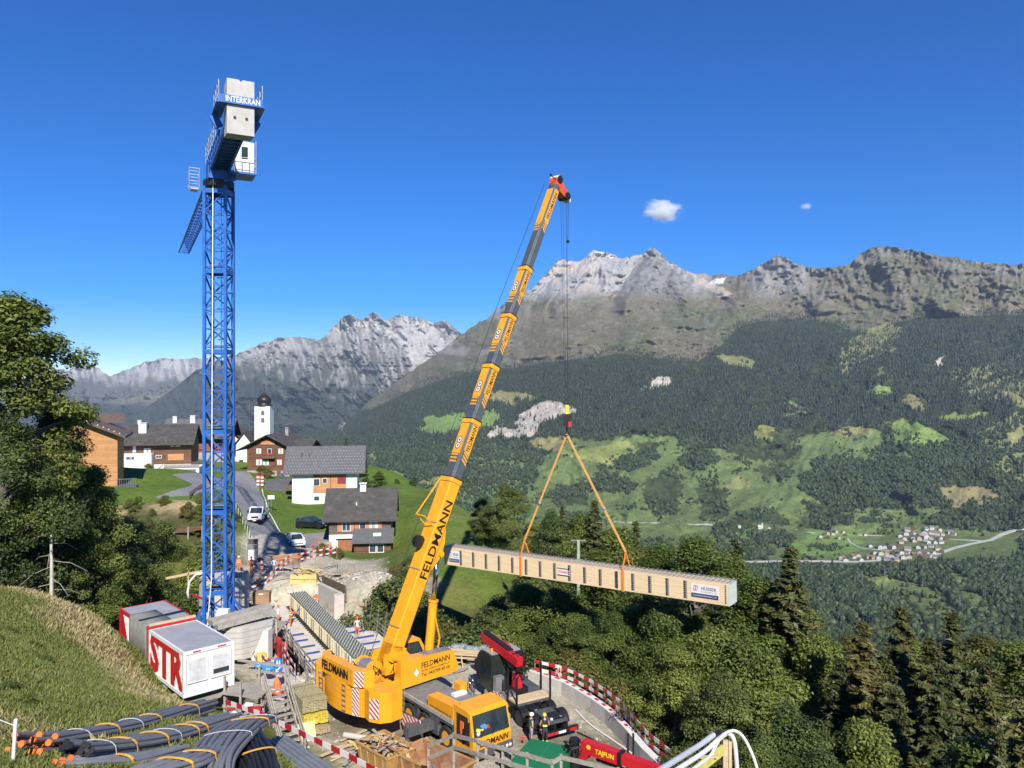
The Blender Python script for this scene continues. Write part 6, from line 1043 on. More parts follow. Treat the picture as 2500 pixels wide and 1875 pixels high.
            P('yellow_panel', YEL, lambda m: (m.extr([(xa, -w*.44, h/2), (xb, -w*.44, h/2), (xb, w*.32, h/2), (xa, w*.32, h/2)], (0, 0, .008)), [m.extr([(xa-.16-q*.24, -w*.40, h/2), (xa-.04-q*.24, -w*.40, h/2), (xa-.04-q*.24, w*.24, h/2), (xa-.16-q*.24, w*.24, h/2)], (0, 0, .008)) for q in range(3)]) if sgn > 0 else (m.extr([(xa, -w*.32, h/2), (xb, -w*.32, h/2), (xb, w*.44, h/2), (xa, w*.44, h/2)], (0, 0, .008)), [m.extr([(xa-.16-q*.24, -w*.24, h/2), (xa-.04-q*.24, -w*.24, h/2), (xa-.04-q*.24, w*.40, h/2), (xa-.16-q*.24, w*.40, h/2)], (0, 0, .008)) for q in range(3)]), par=o)
            P('yellow_panel', YEL, lambda m: (m.extr([(xa, sgn*w/2, -h*.27), (xb, sgn*w/2, -h*.27), (xb, sgn*w/2, h*.34), (xa+.3, sgn*w/2, h*.34)], (0, sgn*.007, 0)), [m.extr([(xa-.2-q*.24, sgn*w/2, -h*.26), (xa-.07-q*.24, sgn*w/2, -h*.26), (xa+.23-q*.24, sgn*w/2, h*.26), (xa+.1-q*.24, sgn*w/2, h*.26)], (0, sgn*.007, 0)) for q in range(3)]), par=o)
            text('lettering', 'FELDMANN', h*.5, frame(BM @ Vector(((xa+.25+xb)/2, sgn*(w/2+.011), 0)), bd, bt if sgn > 0 else bt), BLK, o, .004, fit=min(2.05, xb-xa-.4) if k < 5 else 2.3, bold=.010)
            P('bright_edge', BEDGE, lambda m: m.bar((x0+.6, sgn*(w/2-.07), h/2-.05), (x1-.35, sgn*(w/2-.07), h/2-.05), .17, .03, up=(0, sgn*.5, .8)), par=o)
            if k < 5:
                for q in (.35, .62): xx = xa+(xb-xa)*q*.7; yy = -sgn*w*.08; P('locking_disc', WSTR, lambda m: m.cyl((xx, yy, h/2+.008), (xx, yy, h/2+.02), .2, 16), par=o); P('disc_ring', BLK, lambda m: m.lathe([(.24, 0), (.24, .016), (.19, .016), (.19, 0)], (xx, yy, h/2+.008), 16), par=o); P('disc_hole', BLK, lambda m: m.cyl((xx, yy, h/2+.02), (xx, yy, h/2+.026), .08, 12), par=o)
    # head: sheave nose thrown forward from the boom tip
    fw = -bt
    hd_ = P('boom_head', ORED, lambda m: m.extr([(Lb-.05, -.36, .36), (Lb+.55, -.36, .45), (Lb+.95, -.36, .2), (Lb+.55, -.36, -.25), (Lb+.15, -.36, -1.25), (Lb-.35, -.36, -1.35), (Lb-.3, -.36, -.45)], (0, .72, 0)))
    P('sheave', BLK, lambda m: m.cyl((Lb+.55, -.42, .1), (Lb+.55, .42, .1), .3, 16), par=hd_); P('sheave', WSTR, lambda m: m.cyl((Lb+.6, -.40, .28), (Lb+.6, .40, .28), .18, 14), par=hd_); P('sheave', BLK, lambda m: m.cyl((Lb-.1, -.42, -1.2), (Lb-.1, .42, -1.2), .3, 16), par=hd_); P('anemometer', BLK, lambda m: (m.bar((Lb+.3, -.3, .4), (Lb+.3, -.3, 1.0), .05), m.ball((Lb+.3, -.3, 1.05), .1, 8)), par=hd_); P('head_lamp', WSTR, lambda m: m.box((Lb-.15, 0, -1.6), (.3, .5, .3)), par=hd_)
    nose = BM @ Vector((Lb-.1, 0, -1.2)); hk = W(1384, 1012, nose.y-.2); rp = MB()
    for i, (dx, dy) in enumerate(((-.28, -.12), (-.1, .12), (.12, -.12), (.22, .12))): rp.tube([nose+Vector((dx, dy, -.2)), Vector((hk.x+dx*.55, hk.y+dy, hk.z+.3))], .013, 5)
    rp.build('hoist_rope', CABLE, **K_); lb = MB().tube([nose+Vector((.35, 0, -.1)), nose+Vector((.3, 0, -3.4))], .012, 4).ball(nose+Vector((.3, 0, -3.5)), .13, 8).build('limit_switch_weight', BLK, **K_)
    MB().tube([BM @ Vector((Lb-.2, -sgn*.45, .75)), BM @ Vector((Lb*.7, -sgn*.6, .95)), BM @ Vector((Lb*.35, -sgn*.6, 1.1)), S_-UU*3+Vector((0, 0, 3.8))], .02, 5).build('winch_rope', CABLE, **K_)
    # lifting cylinder
    a = S_+UU*1.7+Vector((0, 0, 2.7)); b = BM @ Vector((cuts[1]*Lb*.60, 0, -hs_[0]/2-.32)); m_ = a.lerp(b, .56); MB().cyl(a, m_, .30, 16).cyl(m_-(b-a)*.02, m_, .36, 16).build('lift_cylinder', YEL, **K_, smooth=False); MB().cyl(m_, b, .17, 14).build('piston_rod', CHR, **K_, smooth=True); MB().cyl(b-WW*.5, b+WW*.5, .2, 12).build('cylinder_pin', YEL, **K_); MB().tube([a+WW*.35+UU*.4, a.lerp(b, .2)+WW*.4+UU*.5, a.lerp(b, .4)+WW*.38], .06, 6).build('hydraulic_line', YEL, **K_)
    return nose, hk
NOSE, HK = mobile_crane()
# hook block and slings
def hook_and_beam():
    L = W(1087, 1357, 67.); R = W(1781, 1454, 52.2); ax = (R-L).normalized(); pr = Vector((-ax.y, ax.x, 0)).normalized()      # pr: away from the camera
    if pr.y < 0: pr = -pr
    up = ax.cross(pr); up = up if up.z > 0 else -up; Hh = 1.47; Wd = 1.42; Ln = (R-L).length
    t = thing('timber_beam', 'long pale glulam bridge beam hanging from two orange slings under the crane hook', 'beam', L+(R-L)*.5+pr*Wd/2)
    q = lambda s, d, z: L+ax*s+pr*d+up*z
    ex = lambda m, pts, v: m.extr(pts, v)
    K_ = dict(par=t, world=True); b = MB().extr([q(0, 0, -Hh/2), q(Ln-.1, 0, -Hh/2), q(Ln-.1, 0, Hh/2), q(0, 0, Hh/2)], pr*Wd).build('glulam_body', GLUL, **K_)
    MB().extr([q(Ln-.1, .0, -Hh/2), q(Ln, .0, -Hh/2), q(Ln, .0, Hh/2), q(Ln-.1, .0, Hh/2)], pr*Wd).build('end_panel', pm('pale_membrane', (.50, .56, .49), .6, var=.06), **K_)
    NP = pm('nail_plate', (.34, .33, .3), .5, metal=.3); 
    MB().extr([q(-.12, .0, -Hh/2+.0), q(0, .0, -Hh/2), q(0, .0, Hh/2+.12), q(-.12, .0, Hh/2+.12)], pr*Wd).build('end_board', WOOD, **K_)
    for k in range(16):
        s = 1.78+k*(Ln-4.95)/15; o = MB().extr([q(s-.13, -.012, -Hh/2+.12), q(s+.13, -.012, -Hh/2+.12), q(s+.13, -.012, Hh/2-.1), q(s-.13, -.012, Hh/2-.1)], pr*.01).build('steel_plate', NP, **K_)
        m = MB()
        for j in range(8): m.extr([q(s-.12, -.03, -Hh/2+.16+j*.15), q(s+.02, -.03, -Hh/2+.16+j*.15), q(s+.02, -.03, -Hh/2+.25+j*.15), q(s-.12, -.03, -Hh/2+.25+j*.15)], pr*.017)
        m.build('slot_row', BLK, o, world=True)
    m = MB(); [m.extr([q(Ln-.32, -.014, -Hh/2+.12+j*.12), q(Ln-.22, -.014, -Hh/2+.12+j*.12), q(Ln-.22, -.014, -Hh/2+.19+j*.12), q(Ln-.32, -.014, -Hh/2+.19+j*.12)], pr*.012) for j in range(11)]; m.build('slot_row', BLK, **K_)
    st = MB()
    for i in range(int(Ln/.36)):
        for j in range(5):
            s = .3+i*.36; d = .15+j*.28; st.bar(q(s, d, Hh/2), q(s+.06, d, Hh/2+.16), .035); st.bar(q(s+.06, d, Hh/2+.16), q(s+.3, d+.02, Hh/2+.05), .03)
    st.build('shear_connectors', GALV, **K_, kind='stuff')
    def sign(s0, s1, z0, z1, txts, name='sign'):
        o = MB().extr([q(s0, -.02, z0), q(s1, -.02, z0), q(s1, -.02, z1), q(s0, -.02, z1)], pr*.014).build(name, WSTR, **K_)
        for tx, s, z, size, fit, mt, bo in txts: text('lettering', tx, size, frame(q(s, -.024, z), ax, up), mt, o, .002, fit=fit, bold=bo)
        return o
    NAVY = pm('navy_print', (.03, .05, .14), .6); PINK = pm('logo_red', (.55, .16, .13), .6); SRED = pm('print_red', (.6, .02, .03), .6); LGR = pm('grey_print', (.2, .2, .25), .6)
    for s0, s1, k in ((Ln-2.75, Ln-.75, 1.), (.45, 1.62+.0, .58)):
        w = s1-s0; o = sign(s0, s1, -.42, .5, [('HÜSSER', s0+w*.64, .22, .3, w*.55, NAVY, .01), ('HOLZLEIMBAU AG', s0+w*.64, .0, .12, w*.55, LGR, 0)])
        MB().extr([q(s0+.02, -.026, -.42), q(s1-.02, -.026, -.42), q(s1-.02, -.026, -.14), q(s0+.02, -.026, -.14)], pr*.005).build('sign_band', NAVY, o, world=True); text('lettering', 'huesserholzleimbau.com', .14, frame(q((s0+s1)/2, -.03, -.28), ax, up), WSTR, o, .002, fit=w*.85)
        m = MB(); m.extr([q(s0+w*.08, -.026, .02), q(s0+w*.08+.3*k, -.026, .02), q(s0+w*.08+.36*k, -.026, .4), q(s0+w*.08+.06*k, -.026, .4)], pr*.005); m.mat(1); m.bar(q(s0+w*.08+.1*k, -.03, .08), q(s0+w*.08+.14*k, -.03, .34), .05, .006); m.bar(q(s0+w*.08+.24*k, -.03, .08), q(s0+w*.08+.28*k, -.03, .34), .05, .006); m.bar(q(s0+w*.08+.12*k, -.03, .2), q(s0+w*.08+.26*k, -.03, .2), .05, .006); m.build('logo', [PINK, WSTR], o, world=True)
    sm = Ln*.455; o = sign(sm-.0, sm+1.15, -.28, .32, [('STRABAG', sm+.57, .02, .3, 1.0, SRED, .015)]); MB().extr([q(sm, -.026, .24), q(sm+1.15, -.026, .24), q(sm+1.15, -.026, .32), q(sm, -.026, .32)], pr*.005).extr([q(sm, -.026, -.28), q(sm+1.15, -.026, -.28), q(sm+1.15, -.026, -.2), q(sm, -.026, -.2)], pr*.005).build('sign_band', NAVY, o, world=True)
    # hook block
    h = thing('hook_block', 'black hook block with yellow top on the hoist rope', 'hook block', HK)
    MB().bx(-.13, .13, -.16, .16, .05, .75).build('yellow_cap', pm('yellow_paint', (.8, .55, .03), .5), h); c = MB().cyl((0, -.2, -.35), (0, .2, -.35), .30, 16).bx(-.25, .25, -.22, .22, -.75, .05).cyl((0, -.2, -.75), (0, .2, -.75), .24, 14).build('sheave_case', BLK, h); MB().bx(.1, .34, -.235, -.22, -.95, -.55).build('warning_plate', REDW, c)
    MB().tube([(0, 0, -1.0), (0, 0, -1.25), (.16, 0, -1.42), (.12, 0, -1.62), (-.08, 0, -1.66), (-.2, 0, -1.52)], [.09, .09, .09, .085, .07, .04], 8).build('hook', BLK, h)
    tip = HK+Vector((0, 0, -1.55))
    for s, lab in ((Ln*.314, 'left orange lifting sling around the hanging beam'), (Ln*.678, 'right orange lifting sling around the hanging beam')):
        sg = thing('lifting_sling', lab, 'sling', q(s, Wd/2, 0), 0, 'lifting slings'); K2 = dict(par=sg, world=True); k1 = q(s, Wd/2, Hh/2+1.25)
        MB().bar(tip, k1, .17, .035, up=pr).build('webbing', SLING, **K2)
        w = MB()
        for d in (-.05, Wd+.05): w.bar(k1, q(s+(.1 if d < 0 else -.1), d, Hh/2+.05), .15, .03, up=ax); w.bar(q(s+.1, d, Hh/2+.05), q(s+.1, d, -Hh/2-.06), .2, .03, up=pr) if d < 0 else None
        w.bar(q(s+.1, -.05, -Hh/2-.06), q(s, Wd+.05, -Hh/2-.06), .2, .03); w.build('loop', pm('sling_orange', (.80, .2, .03), .75, var=.12), **K2); mid = tip.lerp(k1, .64); MB().ball(mid, .15, 8).build('shackle', GALV, **K2)
    MB().extr([q(Ln*.664-.05, -.035, -Hh/2+.1), q(Ln*.664+.02, -.035, -Hh/2+.1), q(Ln*.664+.02, -.035, Hh/2-.1), q(Ln*.664-.05, -.035, Hh/2-.1)], pr*.02).build('edge_guard', BLK, **K_)
hook_and_beam()
# ================================================================ bridge deck and works
def dk(s, l, z=0.): return DN+Dd_*s+Dl*l+Vector((0, 0, z))
ZD = -1.25; PLY = pm('formwork_plywood', (.58, .53, .45), .8, var=.12, scale=.9, dirt=.35, dcol=(.36, .31, .24)); ORD = ['first', 'second', 'third', 'fourth', 'fifth', 'sixth', 'seventh', 'eighth', 'ninth', 'tenth']
def deck():
    t = thing('bridge_deck', 'pale plywood working deck across the gully under the laid beam', 'deck', dk(9, 1, ZD)); r = random.Random(6); K_ = dict(par=t, world=True)
    for k in range(25):
        s = -3+k*1.0; j = .012*r.random(); MB().extr([dk(s+.015, -2.8+.3*r.random(), ZD-.12-j), dk(s+.985, -2.8+.3*r.random(), ZD-.12-j), dk(s+.985, 5.0, ZD-.12-j), dk(s+.015, 5.0, ZD-.12-j)], (0, 0, .12)).build('plank', PLY, **K_)
    for l in (-2.4, .7, 4.4): MB().bar(dk(-3, l, ZD-.4), dk(22, l, ZD-.4), .3, .5).build('girder', WOODG, **K_)
    for s in (1, 8, 15):
        for l in (-2.2, 4.2): MB().bar(dk(s, l, ZD-.6), dk(s, l, -6), .2).build('tower_post', GALV, **K_)
deck()
BL = pm('blue_steel', (.03, .085, .30), .5, var=.2, dirt=.2, dcol=(.2, .19, .17))
for side, a, b, lab in (('left', -2.2, -.9, 'blue steel cross beam left of the laid beam, {} from the crane end'), ('right', 2.1, 4.3, 'blue steel cross beam right of the laid beam, {} from the crane end')):
    for k in range(8):
        s = -.6+k*1.75; p = dk(s, (a+b)/2, ZD); t = thing('steel_beam', lab.format(ORD[k]), 'steel beam', p, 0, 'blue cross beams on the deck'); o = .25*(k % 3-1)
        for z in (.02, .12): MB().bar(dk(s, a+o*.3, ZD+z+.01), dk(s, b+o*.3, ZD+z+.01), .11, .022).build('flange', BL, t, world=True)
        MB().bar(dk(s, a+o*.3, ZD+.08), dk(s, b+o*.3, ZD+.08), .03, .1).build('web', BL, t, world=True)
def laid_beam():
    t = thing('timber_beam', 'cream sided bridge beam already laid on the deck with rows of grey studs on top', 'beam', dk(10.4, .72, ZD)); K_ = dict(par=t, world=True); CR = pm('cream_boards', (.82, .74, .50), .7, var=.1); GT_ = pm('grey_membrane', (.13, .14, .12), .7, var=.15); L = 20.9; Hh = 1.35
    MB().extr([dk(0, 0, ZD+.05), dk(L, 0, ZD+.05), dk(L, 1.45, ZD+.05), dk(0, 1.45, ZD+.05)], (0, 0, Hh-.1)).build('glulam_body', pm('pale_glulam', (.52, .45, .30), .7, var=.1), **K_)
    MB().extr([dk(-.02, -.02, ZD+Hh-.05), dk(L, -.02, ZD+Hh-.05), dk(L, 1.47, ZD+Hh-.05), dk(-.02, 1.47, ZD+Hh-.05)], (0, 0, .05)).build('top_membrane', GT_, **K_)
    for k in range(32):
        s = .12+k*.648; w = .40; m = MB().extr([dk(s, -.012, ZD+.1), dk(s+w, -.012, ZD+.1), dk(s+w, -.012, ZD+Hh-.12), dk(s, -.012, ZD+Hh-.12)], Dl*.012)
        for j in range(9):
            for q in (.02, .22): m.extr([dk(s+q, -.06, ZD+.14+j*.125), dk(s+q+.16, -.06, ZD+.14+j*.125), dk(s+q+.16, -.06, ZD+.20+j*.125), dk(s+q, -.06, ZD+.20+j*.125)], Dl*.047)
        m.build('cream_column', CR, **K_)
        if k % 4 in (1, 2): m = MB(); [m.extr([dk(s+w+.03, -.05, ZD+.12+j*.12), dk(s+w+.2, -.05, ZD+.12+j*.12), dk(s+w+.2, -.05, ZD+.19+j*.12), dk(s+w+.03, -.05, ZD+.19+j*.12)], Dl*.045) for j in range(9)]; m.build('blue_column', BL, **K_)
    m = MB(); r = random.Random(3)
    for i in range(38):
        for j in range(5): s = .3+i*.54; l = .17+j*.28; m.bar(dk(s, l-.08, ZD+Hh), dk(s-.1, l, ZD+Hh+.27), .07); m.bar(dk(s-.1, l, ZD+Hh+.27), dk(s+.12, l+.13, ZD+Hh+.02), .065)
    m.build('shear_connectors', pm('dull_zinc', (.45, .47, .44), .5, metal=.2, var=.15), **K_, kind='stuff')
    m = MB(); [m.extr([dk(s*.3, -.10, ZD+.01), dk(s*.3+.17, -.34-.1*(s % 2), ZD+.01), dk(s*.3+.3, -.12, ZD+.01)], (0, 0, .07)) for s in range(70)]; m.bar(dk(0, -.06, ZD+.04), dk(L, -.06, ZD+.04), .1, .08); m.build('toothed_strip', BLK, **K_)  # black saw-toothed strip on the deck along the beam's left foot
    MB().bar(dk(15, -1.9, ZD+.05), dk(16.4, -.15, ZD+.95), .1).build('push_prop', BL, **K_)
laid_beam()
def railing(label, pts, mat=WOODG, posts=True, h=1.1, rails=(.15, .6, 1.05), step=2., pm_=None, name='railing', lean=0.):
    base = Vector(pts[0]); t = thing(name, label, 'railing', base); K_ = dict(par=t, world=True)
    for a, b in zip(pts[:-1], pts[1:]):
        a = Vector(a); b = Vector(b); n = max(1, int((b-a).length/step))
        for r in rails: MB().bar(a+Vector((0, 0, r)), b+Vector((0, 0, r)), .04, .14).build('rail', mat, **K_)
        for k in range(n+1): p = a.lerp(b, k/n); MB().bar(p+Vector((0, 0, -.1)), p+Vector((lean*.2, 0, h+.12)), .07).build('post', pm_ or mat, **K_)
    return t
railing('grey plank railing along the left edge of the bridge deck', [dk(17, -2.75, ZD), dk(8, -2.75, ZD), dk(-2.5, -2.75, ZD)])
railing('grey plank railing along the right edge of the bridge deck', [dk(17.5, 5.0, ZD), dk(8, 5.0, ZD), dk(-1, 5.0, ZD)], rails=(.25, .6, .95))
for k in range(7): s = .5+k*1.9; p = dk(s, 4.55, ZD); t = thing('steel_pole', 'thin galvanised pole standing at the right deck edge, {} from the crane'.format(ORD[k]), 'pole', p, 0, 'poles at the right deck edge'); MB().cyl((0, 0, 0), (.25, .1, 2.5), .035, 6).build('tube', GALV, t); MB().cyl((0, 0, 0), (.02, 0, .12), .07, 6).build('foot', GALV, t)
def barrier(label, pts, drops=(0,), h=.2, seg=.55, post_to=None, th=.035, group='red and white barrier boards', postmat=GALV, pw=.05):
    """red and white boards along a polyline of board-top points"""
    pts = [Vector(p) for p in pts]; t = thing('barrier', label, 'barrier', pts[0], 0, group); K_ = dict(par=t, world=True)
    for d in drops:
        m = MB(); c = 0; acc = 0.
        for a, b in zip(pts[:-1], pts[1:]):
            L = (b-a).length; x = 0.
            while x < L-1e-4:
                y = min(L, x+seg-acc); p = a.lerp(b, x/L); q = a.lerp(b, y/L); m.mat(c).bar(p+Vector((0, 0, -d-h/2)), q+Vector((0, 0, -d-h/2)), th, h)
                acc += y-x
                if acc >= seg-1e-4: acc = 0.; c = 1-c
                x = y
        m.build('board', [REDW, WSTR], **K_)
    for p in pts:
        z1 = post_to(p) if callable(post_to) else (hn(p.x, p.y) if post_to is None else post_to)
        MB().bar((p.x, p.y+.06, z1-.1), (p.x, p.y+.06, p.z+.05), pw).build('post', postmat, **K_)
    return t
# foreground barrier on the hill edge and others round the works
barrier('long red and white board in front of the wooden stairs at the grass edge', [W(552, 1708, 33.5), W(640, 1738, 31), W(740, 1786, 28.5), W(850, 1838, 26.5), W(930, 1880, 25)], h=.2)
barrier('double red and white boards along the curved concrete wall', [G(px, py, 1.62) for px, py in ((1306, 1611), (1365, 1624), (1404, 1639), (1443, 1659), (1477, 1681), (1511, 1707), (1540, 1739), (1576, 1781), (1646, 1837), (1700, 1890))], drops=(0, .52), h=.22, post_to=lambda p: .5)
barrier('double boards slanting up from the tower crane to the orange skip', [W(555, 1450, 78), W(610, 1420, 80), W(655, 1405, 81), W(690, 1368, 84), W(712, 1352, 86)], drops=(0, .55), h=.2)
barrier('double boards between orange skip and brown garage', [W(726, 1352, 87), W(770, 1343, 90), W(822, 1334, 93)], drops=(0, .6), h=.18)
barrier('short boards ending under the crane counterweight', [G(735, 1672, .9), G(788, 1692, .85)], drops=(0, .5), h=.18)
barrier('boards beside the yellow cable drum', [W(600, 1580, 58), W(640, 1600, 56.5), W(668, 1612, 55)], drops=(0, .5), h=.18)
barrier('boards along the red sheeting on the footpath', [W(690, 1572, 57.5), W(705, 1600, 55.5), W(720, 1622, 54)], drops=(0, .55), h=.18)
# curved concrete wall
def curved_wall():
    top = [G(px, py, .82) for px, py in ((1290, 1638), (1316, 1647), (1372, 1666), (1404, 1684), (1441, 1706), (1477, 1732), (1502, 1756), (1526, 1781), (1563, 1825), (1600, 1861), (1640, 1900))]
    t = thing('concrete_wall', 'curved pale concrete barrier wall with red marks along the outer edge of the works platform', 'wall', top[4]-Vector((0, 0, .82))); K_ = dict(par=t, world=True); off = []
    for i, p in enumerate(top): d = top[min(i+1, len(top)-1)]-top[max(i-1, 0)]; off.append(Vector((-d.y, d.x, 0)).normalized()*(1 if -d.y > 0 or True else 1))
    off = [o if o.x > 0 else -o for o in off]
    for i in range(len(top)-1):
        a, b = top[i], top[i+1]; oa, ob = off[i]*.42, off[i+1]*.42; b = b-(b-a)*.012; lo = Vector((0, 0, -1.3)); sp = .12
        MB().add([a+lo-oa*.3, b+lo-ob*.3, b+lo+ob, a+lo+oa, a, b, b+ob, a+oa], [(0, 3, 2, 1), (4, 5, 6, 7), (0, 1, 5, 4), (1, 2, 6, 5), (2, 3, 7, 6), (3, 0, 4, 7)]).build('wall_block', CONC, **K_)
        MB().extr([a+Vector((0, 0, .002)), b+Vector((0, 0, .002)), b+ob+Vector((0, 0, .002)), a+oa+Vector((0, 0, .002))], (0, 0, .05)).build('coping', pm('pale_coping', (.62, .61, .58), .8, var=.06), **K_)
        if i < 7:
            m = MB()
            for k in range(2): p = a.lerp(b, .1+.5*k)+oa*.62+Vector((0, 0, .057)); q = a.lerp(b, .32+.5*k)+oa*.62+Vector((0, 0, .057)); m.bar(p, q, .2, .012)
            m.build('red_mark', REDW, **K_)
curved_wall()
# wing wall, wooden works, piles beyond the deck
t = thing('concrete_wall', 'grey concrete wing wall with dark formwork panel at the far end of the deck', 'wall', dk(17, 3, ZD))
MB().extr([dk(19.6, 2.5, ZD-1), dk(15.2, 3.25, ZD-1), dk(15.2, 3.65, ZD-1), dk(19.6, 2.9, ZD-1)], (0, 0, 3.3)).build('wall', CONC, t, world=True); MB().extr([dk(19.9, 2.95, .2), dk(14.9, 3.8, .2), dk(14.9, 3.95, .2), dk(19.9, 3.1, .2)], (0, 0, 1.5)).build('formwork_panel', pm('dark_formwork', (.11, .085, .055), .8, var=.3), t, world=True); MB().bar(dk(14.9, 3.3, -2), dk(14.9, 3.3, 1.0), .9, .5).build('wrapped_column', pm('pink_grey_sheet', (.55, .46, .42), .7, var=.2), t, world=True)
t = thing('timber_fence', 'low plank shoring wall holding the earth at the right end of the deck', 'fence', dk(13.5, 5, ZD))
for a, b in (((14.6, 4.4), (12.8, 5.2)), ((12.8, 5.2), (13.4, 6.8))):
    for k in range(4): MB().bar(dk(*a, ZD+.15+k*.42), dk(*b, ZD+.15+k*.42), .05, .3).build('plank', WOOD, t, world=True)
    MB().bar(dk(*b, -2), dk(*b, .6), .12).build('post', WOOD, t, world=True)
t = thing('formwork_stack', 'stack of yellow timber formwork boxes heaped with offcuts behind the gully', 'timber pile', (-21.6, 80, .1)); MB().bx(-1.35, 1.35, -.4, .0, .15, .62).build('panel', WOODY, t); MB().bx(-1.35, 1.35, -.42, .0, .68, 1.15).build('panel', WOODY, t); r = random.Random(9)
MB().bx(-1.4, 1.3, 0, 1.6, .1, 1.15).build('box', WOOD, t)
for k in range(26): a = Vector((-1.6+3.0*r.random(), -.2+1.6*r.random(), 1.2+.45*r.random())); d = Vector((r.uniform(-1, 1), r.uniform(-.6, .9), r.uniform(-.15, .3))).normalized()*r.uniform(.6, 1.5); MB().bar(a, a+d, .14, .06).build('board', WOOD if k % 3 else WOODY, t)
t = thing('sheet_pile', 'loose insulation sheets and a long plank on the gravel behind the gully', 'building material', (-17.6, 81, .5))
for k, (x, y, z, w, d, rz, mt) in enumerate(((-.6, .4, .12, 1.6, .8, .2, GALV), (-.5, .3, .25, 1.4, .7, .1, BLK), (.6, -.3, .2, .9, .6, -.3, WSTR), (.2, .1, .35, 1.2, .5, .4, WOODY))): MB().box((x, y, z), (w, d, .1), rz).build('sheet', mt, t)
MB().bar((.3, .5, .5), (3.4, -.9, .35), .45, .06).build('plank', WOOD, t)
def skip(label, loc, rz, L=2.9, Wd=1.7, H=1.0, mat=RUST, rim=None, tilt=0., cat='skip', group=None):
    t = thing('skip', label, cat, loc, rz, group); s = .32
    m = MB(); o = [(-L/2, -Wd/2), (L/2, -Wd/2), (L/2, Wd/2), (-L/2, Wd/2)]; b = [(-L/2+s, -Wd/2+s*.4), (L/2-s, -Wd/2+s*.4), (L/2-s, Wd/2-s*.4), (-L/2+s, Wd/2-s*.4)]; z0 = .12
    vs = [(x, y, H) for x, y in o]+[(x, y, z0) for x, y in b]+[(x*.96, y*.94, H) for x, y in o]+[(x*.96, y*.94, z0+.06) for x, y in b]
    fs = [(i, (i+1) % 4, (i+1) % 4+4, i+4) for i in range(4)]+[(4, 5, 6, 7)]+[(i+8, i+12, (i+1) % 4+12, (i+1) % 4+8) for i in range(4)]+[(12, 15, 14, 13)]+[(i, i+8, (i+1) % 4+8, (i+1) % 4) for i in range(4)]
    m.add(vs, fs); m.build('tub', mat, t)
    rm = MB(); [rm.bar((*o[i], H), (*o[(i+1) % 4], H), .1, .1) for i in range(4)]; rm.build('rim', rim or mat, t)
    rb = MB(); [rb.bar((x, sy*(Wd/2+.02), H-.1), (x*.92, sy*(Wd/2-s*.3), .2), .09, .08, up=(0, 1, 0)) for x in (-L*.36, -L*.12, L*.12, L*.36) for sy in (-1, 1)]; [rb.bar((sx*(L/2+.02), y, H-.1), (sx*(L/2-s+.02), y, .2), .09, .08, up=(1, 0, 0)) for sx in (-1, 1) for y in (-.4, .4)]; rb.build('rib', rim or mat, t)
    return t
OSK = pm('skip_orange', (.62, .24, .05), .55, var=.2, dirt=.35, dcol=(.35, .25, .16)); OCH = pm('ochre_steel', (.42, .24, .08), .6, var=.2, dirt=.45, dcol=(.3, .24, .18))
skip('open orange skip at the end of the village road', (-25.9, 88.5, .15), rad(28), 3.2, 1.9, 1.0, pm('skip_inside', (.25, .17, .12), .8, var=.3), OSK)
sk = skip('ochre skip heaped with broken boards in front of the crane counterweight', (-6.9, 41.9, .02), rad(-45), 2.9, 1.9, 1.35, OCH, OCH); r = random.Random(12); m = MB()
for k in range(70): m.mat(k % 4); a = Vector((r.uniform(-1.3, 1.3), r.uniform(-.8, .8), r.uniform(1.0, 1.6))); d = Vector((r.uniform(-1, 1), r.uniform(-1, 1), r.uniform(-.25, .3))).normalized()*r.uniform(.3, 1.1); m.bar(a-d/2, a+d/2, r.uniform(.06, .2), .03)
m.build('broken_boards', [WOODG, WOOD, WOODY, RUST], sk, kind='stuff')
skip('big rusty empty skip below the crane cab', (-4.1, 40.5, .02), rad(-40), 3.9, 2.1, 1.35, RUST, OCH)
t = thing('paving_crate', 'small grey slotted steel crate lying in the rusty skip', 'crate', (-4.4, 40.2, .7), rad(20)); m = MB().bx(-.5, .5, -.4, .4, 0, .12); [m.bx(-.45+k*.19, -.33+k*.19, -.38, .38, .12, .2) for k in range(5)]; m.build('grid', GALV, t); MB().bx(-.55, -.5, -.42, .42, 0, .3).build('side', WOODG, t)
t = thing('pipe', 'pale concrete tube lying behind the ochre skip', 'pipe', G(850, 1808, .15)); MB().cyl((-.3, .3, .2), (2.3, -.5, .2), .16, 12).build('tube', CONC, t)
t = thing('plank_stack', 'small stack of grey boards and a tube by the skip', 'timber pile', (-7.0, 44.2, 0), rad(-20)); [MB().box((.05*k, .04*k, .1+.09*k), (1.2, .7, .07), .1*k).build('board', WOODG, t) for k in range(5)]; MB().cyl((.6, .4, .3), (1.9, .0, .3), .13, 10).build('tube', WSTR, t)
